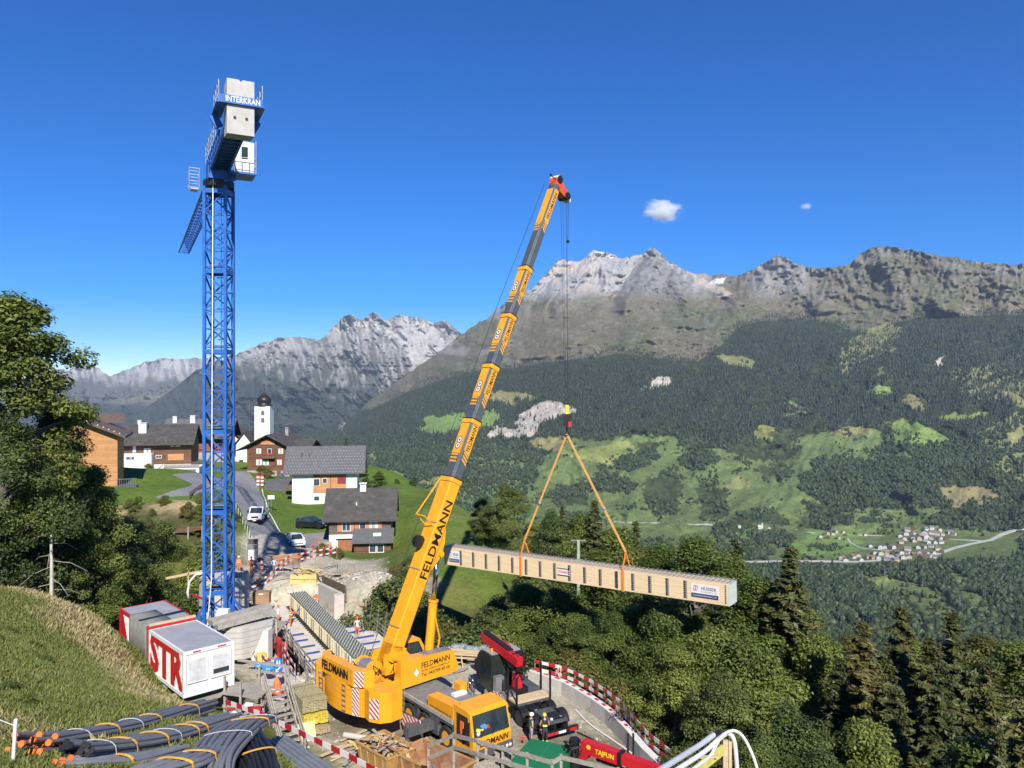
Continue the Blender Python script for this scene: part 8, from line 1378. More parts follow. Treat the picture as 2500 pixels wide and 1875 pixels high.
# ================================================================ vehicles
BODYK = pm('truck_dark_green', (.018, .024, .022), .35, var=.1, dirt=.12, dcol=(.12, .1, .08)); CRED = pm('loader_red', (.52, .012, .022), .35, var=.1); LAMPR = pm('tail_lamp', (.45, .015, .02), .3)
def black_truck():
    f = Vector((-.50, .866, 0)).normalized(); rear = Vector((2.95, 45.2, 0)); t = thing('crane_truck', 'black crane truck with folded red loading arm parked behind the yellow cab', 'truck', rear, math.atan2(f.y, f.x))
    for y in (-.42, .42): MB().bx(.1, 8.4, y-.06, y+.06, .75, 1.0).build('frame_rail', BLK, t)
    MB().bx(0, .2, -1.15, 1.15, .45, .72).build('bumper', BLK, t); [MB().bx(-.03, 0, y-.25, y+.25, .5, .66).build('tail_lamp', m, t) for y, m in ((-.8, LAMPR), (.8, LAMPR))]; MB().bx(-.03, 0, -.26, .26, .5, .64).build('number_plate', WSTR, t); MB().bx(-.03, 0, .3, .52, .5, .66).build('reflector', REDW, t)
    for x in (1.7, 3.0):
        for s in (-1, 1): wheel(t, x, s*1.0, .5, .42, side=s, rimcol=pm('black_rim', (.04, .04, .042), .5))
        for s in (-1, 1): m = MB(); pts = [(x+.62*math.cos(a), s*1.0-.25, .5+.62*math.sin(a)) for a in [math.pi*k/8 for k in range(9)]]; [m.bar(Vector(pts[k])+Vector((0, .25, 0)), Vector(pts[k+1])+Vector((0, .25, 0)), .5, .03, up=(math.cos(math.pi*(k+.5)/8), 0, math.sin(math.pi*(k+.5)/8))) for k in range(8)]; m.build('mudguard', BLK, t)
    for s in (-1, 1): wheel(t, 7.3, s*1.0, .5, .34, side=s, rimcol=pm('silver_rim', (.5, .5, .5), .35, metal=.6))
    MB().bx(.3, 2.2, -.6, .6, .98, 1.12).build('fifth_wheel_plate', DGREY, t); MB().bx(.5, 1.4, -.5, .3, 1.12, 1.2).build('hatch', BLK, t); m = MB(); [m.cyl((.6, y, 1.12), (.6, y, 1.2), .09, 10) for y in (-.3, .35)]; m.build('cap', WSTR, t)
    MB().bx(3.2, 4.2, -1.2, 1.2, 1.1, 1.22).build('load_bed', DGREY, t); [MB().bx(3.3+k*.15, 3.43+k*.15, -1.25, 1.25, 1.22, 1.36).build('plank', WOOD, t) for k in range(6)]
    for y in (-1.22, 1.22): MB().bx(3.15, 3.25, y-.05, y+.05, 1.1, 2.9).build('stanchion', BLK, t); MB().bx(4.25, 4.35, y-.05, y+.05, 1.1, 3.1).build('stanchion', BLK, t)
    c = MB().extr([(6.55, -1.2, .85), (8.6, -1.2, .85), (8.65, -1.2, 1.5), (8.5, -1.2, 2.7), (8.1, -1.2, 3.15), (6.6, -1.2, 3.2), (6.55, -1.2, 2.8)], (0, 2.4, 0)).build('cab', BODYK, t)
    for s in (-1, 1): MB().extr([(7.35, s*1.205, 1.75), (8.35, s*1.205, 1.75), (8.3, s*1.205, 2.6), (7.35, s*1.205, 2.65)], (0, s*.01, 0)).build('side_window', WGL, c); MB().bx(8.35, 8.5, s*1.3-.12, s*1.3+.12, 1.8, 2.5).build('mirror', BLK, c)
    MB().extr([(8.62, -1.05, 1.75), (8.62, 1.05, 1.75), (8.5, 1.05, 2.65), (8.5, -1.05, 2.65)], (.02, 0, .0)).build('windscreen', WGL, c); MB().bx(6.53, 6.55, -.3, .3, 1.9, 2.5).build('rear_window', WGL, c); MB().bx(6.7, 8.0, -1.1, 1.1, 3.2, 3.26).build('roof_panel', pm('roof_grey', (.3, .3, .3), .5), c); MB().lathe([(.1, 0), (.1, .16), (.03, .2)], (7.2, .8, 3.26), 10).build('beacon', MATS['amber_glass'], c)
    MB().bx(4.5, 6.4, -1.2, -.4, .6, 1.5).build('tool_locker', DGREY, t); MB().bx(4.5, 5.2, .4, 1.2, .6, 1.35).build('tank', GALV, t); MB().bx(5.9, 6.3, .6, 1.2, 1.0, 2.0).build('control_stand', GALV, t)
    # loader crane
    MB().bx(4.6, 5.5, -.5, .5, 1.0, 1.5).build('crane_base', BLK, t); MB().cyl((5.05, .0, 1.5), (5.05, .0, 3.2), .22, 12).build('crane_column', BLK, t); MB().extr([(4.75, -.1, 1.5), (5.35, -.1, 1.5), (5.25, -.1, 2.5), (5.0, -.1, 2.75), (4.85, -.1, 2.5)], (0, .45, 0)).build('red_bracket', CRED, t)
    a = MB().extr([(4.4, .1, 3.05), (8.7, .3, 3.55), (8.9, .3, 3.75), (8.8, .3, 4.05), (4.3, .1, 3.6)], (0, .45, 0)).build('folded_arm', CRED, t); MB().extr([(6.6, -.35, 3.3), (8.7, -.25, 3.5), (8.7, -.25, 3.75), (6.6, -.35, 3.6)], (0, .3, 0)).build('inner_arm', CRED, t); MB().extr([(5.5, .12, 3.7), (8.6, .3, 4.06), (8.6, .3, 4.16), (5.5, .12, 3.8)], (0, .4, 0)).build('extension', BLK, t); MB().cyl((5.2, -.1, 2.9), (7.6, -.15, 3.3), .13, 10).build('ram', CRED, t); MB().bar((6.6, -.4, 2.9), (7.2, .5, 3.9), .07).build('strut', BLK, t)
    m = MB(); r = random.Random(4); [m.tube([(4.4+r.random()*.9, -.6+r.random()*1.2, 2.0+1.3*r.random()), (4.2+r.random(), -.6+r.random()*1.2, 2.6+1.2*r.random()), (4.6+r.random()*.8, -.5+r.random(), 3.0+.9*r.random())], .035, 5) for _ in range(26)]; [m.box((4.4+r.random()*.8, -.45+.9*r.random(), 2.4+1.3*r.random()), (.3, .25, .3)) for _ in range(10)]; m.build('valve_block_hoses', BLK, t, kind='stuff')
    for s in (-1, 1): o = MB().bx(4.85, 5.15, min(s*.5, s*1.7), max(s*.5, s*1.7), 1.0, 1.22).cyl((5.0, s*1.65, .05), (5.0, s*1.65, 1.6), .09, 10).build('outrigger', GALV, t)
    stripes(t, frame(WM[t.name] @ Vector((4.7, 1.78, 1.35)), WM[t.name].to_3x3() @ Vector((1, .2, 0))*-1, (0, 0, 1)), .8, .5, 4)
black_truck()
t = thing('green_tank', 'green covered tank trailer in front of the two workers', 'trailer', (1.6, 40.2, 0), rad(-24)); GRN = pm('green_sheet', (.012, .16, .055), .5, var=.1, scale=.7)
MB().bx(-1.25, 1.25, -1.5, 1.4, 1.55, 1.66).build('lid', GRN, t); MB().bx(-.012, .012, -1.5, 1.4, 1.66, 1.675).build('lid_seam', pm('green_seam', (.03, .24, .09), .5), t); MB().bx(-1.18, 1.18, -1.42, 1.32, .5, 1.55).build('tank', GRN, t); [wheel(t, x, y, .4, .25, side=int(math.copysign(1, y)), rimcol=GALV) for x in (-.7, .7) for y in (-1.2, 1.1)]
p = W(1290, 1815, 42); t = thing('drill', 'red cordless drill standing on the green tank', 'tool', (.55, 41.45, 1.68)); MB().bx(-.06, .06, -.05, .05, 0, .1).build('battery', BLK, t); MB().bx(-.03, .03, -.03, .03, .1, .28).cyl((-.12, 0, .32), (.14, 0, .32), .06, 8).build('housing', CRED, t)
def red_arm():
    a = Vector((3.6, 40.6, 2.0)); b = Vector((7.6, 37.6, 1.95)); t = thing('loader_arm', 'red hydraulic loading arm with yellow lettering at the bottom edge', 'crane arm', a); K_ = dict(par=t, world=True); d = (b-a).normalized(); n = Vector((-d.y, d.x, 0)); n = n if n.y < 0 else -n
    o = MB().bar(a+d*.2, a+d*2.4, .46, .62).build('outer_arm', CRED, **K_); MB().bar(a+d*2.5, b, .4, .5).build('inner_arm', CRED, **K_); MB().bar(a+d*2.35, a+d*2.55, .52, .68).build('clamp_band', BLK, **K_); MB().extr([a+d*.0+n*.24+Vector((0, 0, -.8)), a+d*.5+n*.24+Vector((0, 0, -.6)), a+d*.9+n*.24+Vector((0, 0, .1)), a+d*.2+n*.24+Vector((0, 0, .32))], -n*.48).build('arm_foot', CRED, **K_)
    text('lettering', 'TAJFUN', .34, frame(a+d*1.6+n*.235+Vector((0, 0, .0)), d, (0, 0, 1)), pm('print_yellow', (.8, .6, .02), .5), o, .006, fit=1.1, bold=.02); MB().cyl(a+d*.65+n*.232+Vector((0, 0, .1)), a+d*.65+n*.245+Vector((0, 0, .1)), .12, 16).build('emblem', MATS['print_yellow'], o, world=True)
    MB().cyl(a+Vector((-.3, 0, -1.9)), a+Vector((-.3, 0, .3)), .26, 12).build('column', BLK, **K_); m = MB(); r = random.Random(8); [m.tube([a+Vector((r.uniform(-.9, .1), r.uniform(-.5, .3), r.uniform(-.9, .3))) for _ in range(3)], .04, 5) for _ in range(24)]; m.build('hoses', BLK, **K_, kind='stuff'); MB().bar(a+d*1.0+Vector((0, 0, -.5)), a+d*3.5+Vector((0, 0, -.55)), .14, .14).build('ram', BLK, **K_)
    [MB().bx(p.x-.05, p.x+.05, p.y-.05, p.y+.05, 0, 2.3).build('stanchion', BLK, t, world=True) for p in (G(1533, 1850, 1.0), G(1546, 1850, 1.0))]; MB().bx(3.2, 6.8, 38.4, 39.6, .5, .8).build('base_frame', BLK, t, world=True)
red_arm()
def car(label, loc, rz, paint, L=4.3, Wd=1.8, H=1.5, kind='hatch', group='parked cars', cat='car'):
    t = thing('parked_car', label, cat, loc, rz, group); z0 = .28; hb = H*.60; y = Wd/2
    top = {'hatch': [(-L*.47, hb+.02), (-L*.40, H*.93), (-L*.22, H), (L*.06, H*.985), (L*.25, hb+.05)], 'suv': [(-L*.48, hb+.05), (-L*.43, H*.94), (-L*.25, H), (L*.04, H*.985), (L*.23, hb+.08)]}[kind]
    low = [(-L/2, .42), (-L*.49, hb-.08), (-L*.47, hb+.02), (L*.25, hb+.03), (L*.40, hb-.06), (L*.48, hb-.22), (L/2, .5), (L*.49, z0), (-L*.49, z0)]
    m = MB()
    for s0, s1, sc0, sc1 in ((-1, -.82, .93, 1), (-.82, .82, 1, 1), (.82, 1, 1, .93)):
        a = [(x*sc0, s0*y, z) for x, z in low]; b = [(x*sc1, s1*y, z) for x, z in low]; n = len(low); m.add(a+b, [(i, i+n, (i+1) % n+n, (i+1) % n) for i in range(n)]+([tuple(range(n))] if s0 == -1 else [])+([tuple(range(n, 2*n))[::-1]] if s1 == 1 else []))
    body = m.build('body', paint, t, smooth=False)
    g = MB(); a = [(x, -y*(.93 if z < hb+.1 else .74), z) for x, z in top]; b = [(x, -q, z) for x, q, z in a]; n = len(top); g.add(a+b, [(i, i+n, (i+1)+n, i+1) for i in range(n-1)]+[tuple(range(n))[::-1], tuple(range(n, 2*n))]); g.build('cabin_glass', WGL, t)
    rf = MB().extr([(top[1][0]+.12, -y*.72, top[1][1]+.0), (top[2][0], -y*.73, top[2][1]-.01), (top[3][0]-.02, -y*.73, top[3][1]), (top[3][0]-.02, y*.73, top[3][1]), (top[2][0], y*.73, top[2][1]-.01), (top[1][0]+.12, y*.72, top[1][1])], (0, 0, .035)); rf.build('roof', paint, t)
    for s in (-1, 1):
        for xa, za, xb, zb in ((top[3][0], top[3][1], top[4][0], top[4][1]), (top[0][0], top[0][1], top[1][0], top[1][1]), (-.05*L, H*.98, -.03*L, hb), (-.24*L, H*.98, -.27*L, hb)): MB().bar((xa, s*y*(.75), za), (xb, s*y*.945, zb), .09, .05).build('pillar', paint, t)
        MB().bx(L*.19, L*.24, s*y*1.0-.1*s-.09, s*y*1.0-.1*s+.2*s*.9+.0 if s > 0 else s*y+.1, hb+.02, hb+.17).build('mirror', paint, t)
        for x in (-L*.31, L*.31):
            MB().lathe([(.37, -.02), (.37, .02), (.34, .025)], (x, s*y*.985, .36), 18, Matrix.Rotation(rad(90), 4, 'X')).build('wheel_arch', BLK, t); wheel(t, x, s*(y-.1), .33, .22, side=s, rimcol=pm('alloy_rim', (.45, .45, .46), .35, metal=.6))
        MB().box((L*.46, s*y*.68, hb-.2), (.12, .38, .14)).build('headlight', pm('lamp_glass', (.55, .56, .58), .15), t); MB().box((-L*.475, s*y*.72, hb-.08), (.08, .25, .2)).build('tail_light', LAMPR, t)
    MB().box((L*.492, 0, .52), (.06, Wd*.55, .16)).build('grille', BLK, t); MB().box((L*.495, 0, .40), (.05, .5, .11)).build('number_plate', WSTR, t); MB().bx(-L*.4, L*.4, -y*.9, y*.9, .2, z0).build('underbody', BLK, t); return t
p = GT(577+0, 1332, 60); a = GT(714, 1333, 60); car('white hatchback parked on the gravel facing the works', (a.x, a.y+1.6, hn(a.x, a.y+1.6)+.02), rad(-63), pm('car_white', (.72, .73, .74), .25, var=.03, spec=.6), 4.2, 1.78, 1.48)
a = GT(757, 1293, 60); car('black SUV parked beside the dark chalet', (a.x, a.y+.9, hn(a.x, a.y+.9)+.02), rad(-6), pm('car_black', (.012, .014, .018), .22, var=.1, spec=.6), 4.45, 1.84, 1.65, 'suv')
def van():
    a = GT(616, 1277, 80); t = thing('pickup_van', 'white flatbed van with ladder rack driving down the village road', 'van', (a.x, a.y+2.6, hn(a.x, a.y+2.6)+.02), rad(-83)); PW = MATS['car_white']; y = .98
    m = MB().extr([(.4, -y, .5), (2.55, -y, .5), (2.6, -y, .95), (2.45, -y, 1.18), (1.75, -y, 1.42), (1.05, -y, 2.2), (.45, -y, 2.25), (.4, -y, 2.1)], (0, 2*y, 0)); m.build('cab', PW, t); MB().extr([(1.79, -y*.86, 1.45), (1.79, y*.86, 1.45), (1.16, y*.8, 2.12), (1.16, -y*.8, 2.12)], (.03, 0, .03)).build('windscreen', WGL, t)
    for s in (-1, 1): MB().extr([(.6, s*(y+.003), 1.4), (1.65, s*(y+.003), 1.42), (1.1, s*(y+.003), 2.1), (.6, s*(y+.003), 2.1)], (0, s*.01, 0)).build('side_window', WGL, t); MB().bx(1.35, 1.5, s*1.15-.12, s*1.15+.12, 1.45, 1.85).build('mirror', BLK, t); [wheel(t, x, s*.85, .35, .26, side=s, rimcol=GALV) for x in (1.75, -1.6)]; MB().box((2.5, s*.72, 1.05), (.16, .34, .26)).build('headlight', MATS['lamp_glass'], t)
    MB().box((2.6, 0, .98), (.05, .95, .26)).build('grille', BLK, t); MB().bx(2.5, 2.68, -y, y, .38, .62).build('bumper', BLK, t); MB().box((2.69, 0, .5), (.02, .5, .11)).build('number_plate', WSTR, t); MB().bx(-2.8, .35, -1.05, 1.05, .75, .88).build('bed', DGREY, t); [MB().bx(-2.8, .35, s*1.05-.03, s*1.05+.03, .88, 1.3).build('side_board', PW, t) for s in (-1, 1)]; MB().bx(-2.8, 2.2, -.6, .6, .45, .72).build('chassis', BLK, t)
    r = MB(); [r.bar((x, s*.98, .9), (x, s*.98, 2.75), .05) for x in (.3, -2.7) for s in (-1, 1)]; [r.bar((x, -.98, 2.75), (x, .98, 2.75), .05) for x in (.3, -2.7)]; [r.bar((.3, s*.98, 2.75), (-2.7, s*.98, 2.75), .05) for s in (-1, 1)]; r.build('ladder_rack', GALV, t)
van()
# ================================================================ people
SKIN = pm('skin', (.50, .29, .2), .6, var=.08); HAIR = pm('hair', (.06, .04, .03), .7)
def person(label, loc, rz, shirt, trousers, helmet=None, shorts=False, pose='stand', sleeves=True, vest=None, h=1.78, boots=BLK, band=None, stripe=None):
    t = thing('person', label, 'person', loc, rz, 'people on the building site'); k = h/1.78
    bend = {'bend': .5, 'lean': .25}.get(pose, 0.); hip = Vector((0, 0, .93)); tl = lambda z, x=0, y=0: hip+Matrix.Rotation(bend, 3, 'Y') @ Vector((x, y, z-.93))
    J = [hip, tl(1.1), tl(1.28), tl(1.42), tl(1.50), tl(1.57, .01)]; R = [(.165, .14), (.15, .12), (.175, .125), (.15, .1), (.062, .062), (.058, .058)]
    E = [(i, i+1) for i in range(5)]; reg = ['leg', 'top', 'top', 'top', 'skin', 'skin']; walk = .22 if pose == 'walk' else .04
    def limb(root, pts, rr, rg):
        p = root
        for q, r_, g in zip(pts, rr, rg): J.append(Vector(q)); R.append((r_, r_)); reg.append(g); E.append((p, len(J)-1)); p = len(J)-1
        return p
    for s in (-1, 1):
        st = walk*s; limb(0, [(0, s*.1, .86), (st*.6, s*.11, .48), (st*.6-.08*abs(st)*4*(s < 0), s*.11, .10), (st*.6+.13, s*.12, .045)], (.105, .066, .05, .045), ('leg', 'leg' if not shorts else 'leg', 'shin' if shorts else 'leg', 'boot'))
        sh = tl(1.40, 0, s*.2); el, ha = {'stand': (tl(1.13, .02, s*.26), tl(.90, .12, s*.24)), 'walk': (tl(1.13, -.06*s, s*.26), tl(.92, .1*-s+.05, s*.25)), 'reach': (tl(1.2, .22, s*.24), tl(1.22, .46, s*.16)), 'bend': (tl(1.15, .2, s*.26), tl(.95, .34, s*.2)), 'lean': (tl(1.15, .12, s*.28), tl(1.05, .36, s*.2)), 'hips': (tl(1.14, -.05, s*.34), tl(1.03, .04, s*.2))}[pose]
        limb(3, [sh, el, ha], (.062, .046, .032), ('top', 'sleeve' if sleeves else 'skin', 'skin' if not sleeves else 'sleeve'))
        d = (ha-el).normalized(); x = Vector((0, s, 0)); m = MB(); pc = ha+d*.05; m.tube([ha-d*.02, ha+d*.05, ha+d*.09], [.026, .04, .036], 6)
        fw = d.cross(x).normalized()
        for i in range(4): o = fw*(.012*(i-1.5)*1.6); ln = (.07, .085, .08, .062)[i]; m.tube([pc+o+d*.035, pc+o+d*(.035+ln*.55), pc+o+d*(.035+ln*.95)-x*.02], [.010, .009, .007], 5)
        m.tube([pc-fw*.03, pc-fw*.055+d*.03, pc-fw*.05+d*.06], [.012, .010, .008], 5); m.xf(Matrix.Diagonal((k, k, k, 1))).build('hand', SKIN, t)
    me = D_.meshes.new('body'); me.from_pydata([tuple(p*k) for p in J], E, []); o = D_.objects.new('tmp', me); COL.objects.link(o); md = o.modifiers.new('s', 'SKIN'); md.use_smooth_shade = True
    for i, v in enumerate(me.skin_vertices[0].data): v.radius = (R[i][0]*k, R[i][1]*k); v.use_root = (i == 0)
    o.modifiers.new('ss', 'SUBSURF').levels = 1; dg = bpy.context.evaluated_depsgraph_get(); nm = D_.meshes.new_from_object(o.evaluated_get(dg)); D_.objects.remove(o); D_.meshes.remove(me)
    mt = {'top': 0, 'sleeve': 0, 'leg': 1, 'shin': 2, 'skin': 2, 'boot': 3}; nm.materials.clear(); [nm.materials.append(x) for x in (shirt, trousers, SKIN, boots, band or WSTR)]
    segs = [(J[a]*k, J[b]*k, reg[b]) for a, b in E]
    for p in nm.polygons:
        c = p.center; best = 9; g = 'top'
        for a, b, r_ in segs:
            d = b-a; f = max(0, min(1, (c-a).dot(d)/max(d.length_squared, 1e-9))); q = (c-a-d*f).length
            if q < best: best = q; g = r_
        p.material_index = mt[g]; zz = c.z/k
        if g == 'top' and zz < .97 and bend == 0: p.material_index = 1
        if band and ((.2 < zz < .3 and g == 'leg') or (1.12 < zz < 1.19 and g == 'top')): p.material_index = 4
        p.use_smooth = True
    nm.name = 'body'; mobj('body', nm, t); hc = tl(1.66, .02)*k
    m = MB().lathe([(1e-4, -.125), (.05, -.115), (.072, -.06), (.08, 0), (.082, .05), (.07, .1), (.035, .125), (1e-4, .13)], hc, 14, Matrix.Diagonal((1.12*k, .92*k, k, 1))); m.tube([hc+Vector((.085, 0, .02))*k, hc+Vector((.105, 0, -.02))*k], [.012*k, .018*k], 6); [m.ball(hc+Vector((0, s*.076, -.005))*k, .02*k, 6, (.8, .4, 1.3)) for s in (-1, 1)]; m.build('head', SKIN, t, smooth=True)
    f = MB(); [f.ball(hc+Vector((.083, s*.03, .02))*k, .011*k, 6) for s in (-1, 1)]; f.bx(hc.x+.08*k, hc.x+.09*k, -.022*k, .022*k, hc.z-.058*k, hc.z-.05*k); f.build('eyes_mouth', HAIR, t)
    if helmet: MB().lathe([(.142, 0), (.122, .015), (.118, .06), (.09, .115), (.04, .14), (1e-4, .142)], hc+Vector((.01, 0, .035))*k, 16, Matrix.Diagonal((1.1*k, .95*k, k, 1))).build('helmet', helmet, t, smooth=True)
    else: MB().lathe([(.088, -.06), (.096, 0), (.088, .06), (.05, .1), (1e-4, .108)], hc+Vector((-.018, 0, .035))*k, 14, Matrix.Diagonal((1.0*k, .95*k, k, 1))).build('hair', HAIR, t, smooth=True)
    if vest: m = MB(); [m.lathe([(.20, z), (.205, z+.01), (.205, z+.045), (.20, z+.055)], tl(1.1)*k+Vector((0, 0, 0)), 14, Matrix.Diagonal((.78, 1, 1, 1))) for z in (-.02, .14)]; m.build('reflective_band', vest, t)
    return t
HW = pm('helmet_white', (.78, .78, .76), .35); HO = pm('helmet_orange', (.85, .14, .02), .35); HY = pm('helmet_yellow', (.85, .52, .02), .35); HV = ORANGE; REF = pm('reflective_tape', (.72, .70, .62), .4); GSH = pm('dark_green_shirt', (.02, .09, .055), .8); BSH = pm('black_shirt', (.015, .015, .017), .8); GRS = pm('grey_shorts', (.25, .26, .33), .8); WTS = pm('white_tshirt', (.66, .68, .70), .8); PSH = pm('pink_red_shorts', (.72, .13, .10), .8); LBS = pm('light_blue_shirt', (.45, .52, .63), .8); GTR = pm('grey_trousers', (.2, .21, .23), .8); NVY = pm('navy_shirt', (.02, .03, .09), .8); DTR = pm('dark_trousers', (.03, .03, .035), .8)
person('worker in green shirt and grey shorts with white helmet beside the black truck', (1.12, 44.9, 0), rad(20), GSH, GRS, HW, shorts=True, pose='hips', sleeves=False)
person('worker in black shirt with yellow helmet seen from behind at the black truck', (1.92, 44.7, 0), rad(95), BSH, DTR, HY, pose='lean', sleeves=False, band=pm('yellow_band', (.7, .7, .1), .6))
person('worker in full orange with orange helmet pushing the laid beam', dk(14.6, -1.4, ZD), rad(30), HV, HV, HO, pose='reach', vest=REF)
person('worker with orange helmet and white sleeves behind the deck railing', dk(15.6, -2.3, ZD), rad(20), WTS, HV, HO, pose='stand')
person('worker in white shirt and red shorts walking on the right side of the deck', dk(8.6, 3.0, ZD), rad(100), WTS, PSH, HO, shorts=True, pose='walk', sleeves=False)
person('worker in orange crouched over at the far end of the deck', dk(19.0, 2.0, ZD), rad(-60), HV, HV, HW, pose='bend', vest=REF)
person('worker in orange vest and dark trousers on the far left by the gully', (-34.2, 88, hn(-34.2, 88)), rad(-60), HV, DTR, HO, vest=REF)
person('worker with white helmet and orange jacket behind the boards', (-30.2, 85, hn(-30.2, 85)), rad(-80), HV, HV, HW, vest=REF)
person('worker in orange jacket and trousers next to the white helmet', (-29.0, 85.6, hn(-29.0, 85.6)), rad(-100), HV, HV, HO, vest=REF)
person('man in navy shirt standing behind the orange workers', (-28.6, 87.0, hn(-28.6, 87)), rad(-90), NVY, GTR)
person('man in light blue shirt and grey trousers watching by the barrier boards', (-26.4, 85.4, hn(-26.4, 85.4)), rad(-95), LBS, GTR, pose='hips')
# ================================================================ far valley: village, huts, church, pylons
def hut(name, w, d, h, rh, wm, rm):
    m = MB().mat(0).bx(-w/2, w/2, -d/2, d/2, -3, h); m.extr([(-w/2, -d/2, h), (w/2, -d/2, h), (0, -d/2, h+rh)], (0, d, 0)); wl_ = m; me = D_.meshes.new('wall'); me.from_pydata(m.v, [], m.f); me.materials.append(wm)
    r = MB()
    for s in (-1, 1): a = Vector((s*(w/2+.9), -d/2-.8, h-.5)); b = Vector((0, -d/2-.8, h+rh+.25)); r.extr([a, b, b+Vector((0, 0, .35)), a+Vector((0, 0, .35))], (0, d+1.6, 0))
    re = D_.meshes.new('roof'); re.from_pydata(r.v, [], r.f); re.materials.append(rm)
    q = MB(); [q.bx(x-.5, x+.5, -d/2-.06, -d/2, z, z+1.2) for x in (-w*.28, w*.0, w*.28) for z in ((1.0, 3.9) if h > 5 else (1.,))]; [q.bx(-w/2-.06, -w/2, y-.5, y+.5, z, z+1.2) for y in (-d*.25, d*.25) for z in ((1.0, 3.9) if h > 5 else (1.,))]; qe = D_.meshes.new('windows'); qe.from_pydata(q.v, [], q.f); qe.materials.append(EAVE); return me, re, qe
VW = pm('valley_white', (.52, .50, .46), .85, var=.04); VB = pm('valley_brown', (.13, .075, .045), .85, var=.2); VO = pm('valley_orange', (.62, .28, .1), .85); VP = pm('valley_pink', (.55, .40, .33), .85); RD = pm('valley_roof_grey', (.16, .15, .145), .85, var=.15); RR = pm('valley_roof_brown', (.22, .12, .085), .85, var=.15); RL = pm('valley_roof_light', (.42, .40, .37), .85)
HUT = [(hut('a', 11, 13, 6.5, 3.2, VW, RD), 'white gabled house with grey roof in the valley village'), (hut('b', 10, 12, 6, 3.2, VB, RR), 'brown timber house with red brown roof in the valley village'), (hut('c', 12, 10, 6.8, 3, VW, RR), 'white house with red brown roof in the valley village'), (hut('d', 10, 14, 7, 3.4, VP, RD), 'pinkish house with grey roof in the valley village'), (hut('e', 14, 18, 7, 4, VW, RL), 'big white house with light roof in the valley village'), (hut('f', 10, 11, 6, 3, VO, RD), 'orange house at the lower edge of the valley village'), (hut('g', 7, 8, 3.2, 2.2, VB, RD), 'brown hay barn standing alone on the valley pastures')]
def put(kind, px, py, rz, label=None, group='houses of the valley village', s=1., name='house'):
    (w, r, q), lab = HUT[kind]; p = onA(px, py)[0]; t = thing(name, label or lab, 'house' if kind < 6 else 'barn', (p[0], p[1], p[2]-.3), rz, group); t.scale = (s, s, s); mobj('wall', w, t); mobj('roof', r, t)
    if kind < 6: mobj('windows', q, t, kind='stuff')
    return t
r = random.Random(31)
TOWN = [(2216, 1296), (2230, 1292), (2262, 1294), (2276, 1290), (2292, 1298), (2318, 1302), (2330, 1306), (2198, 1312), (2212, 1307), (2228, 1303), (2244, 1306), (2258, 1304), (2272, 1302), (2286, 1306), (2300, 1308), (2208, 1318), (2226, 1317), (2242, 1318), (2258, 1315), (2275, 1316), (2292, 1317), (2308, 1318), (2232, 1323), (2262, 1326), (2200, 1326), (2296, 1326), (2280, 1328), (2196, 1337), (2214, 1345), (2240, 1340), (2256, 1338), (2274, 1336), (2290, 1342), (2180, 1340), (2148, 1340), (2160, 1338), (2124, 1336), (2136, 1352), (2150, 1356), (2166, 1353), (2182, 1352), (2198, 1354), (2214, 1353), (2230, 1355), (2246, 1352), (2262, 1354), (2278, 1352), (2300, 1350), (2120, 1362), (2054, 1366), (2080, 1364), (2096, 1360), (2130, 1364), (2146, 1365), (2174, 1366), (2190, 1362), (2206, 1365), (2222, 1363), (2250, 1362), (2268, 1362), (2100, 1370), (2165, 1370), (2186, 1371), (2284, 1362), (2064, 1372)]
for i, (px, py) in enumerate(TOWN):
    k = 5 if i in (52, 39) else r.choice([0, 0, 2, 3, 1, 0, 2]); k = 4 if i in (18, 23, 54) else k; put(k, px+r.uniform(-2, 2), py+r.uniform(-1, 1), r.uniform(-.7, .7)+(1.57 if r.random() < .35 else 0), s=r.uniform(1.05, 1.5))
for px, py in ((2003, 1312), (2012, 1307), (2022, 1304), (2034, 1306), (2018, 1315), (1998, 1318), (2058, 1302), (2064, 1308), (2088, 1304), (2046, 1316), (2112, 1308), (2040, 1300)): put(r.choice([1, 1, 2, 3]), px, py, r.uniform(-.5, .5), 'brown roofed house of the small hamlet left of the valley village', 'houses of the left hamlet')
for px, py, k, lab in ((1804, 1287, 2, 'white house with red roof beside the valley church'), (1862, 1250, 4, 'long farm building above the valley church'), (1845, 1255, 1, 'small barn next to the long farm building'), (1878, 1292, 2, 'house with red roof right of the valley church')): put(k, px, py, r.uniform(-.3, .3), lab, None)
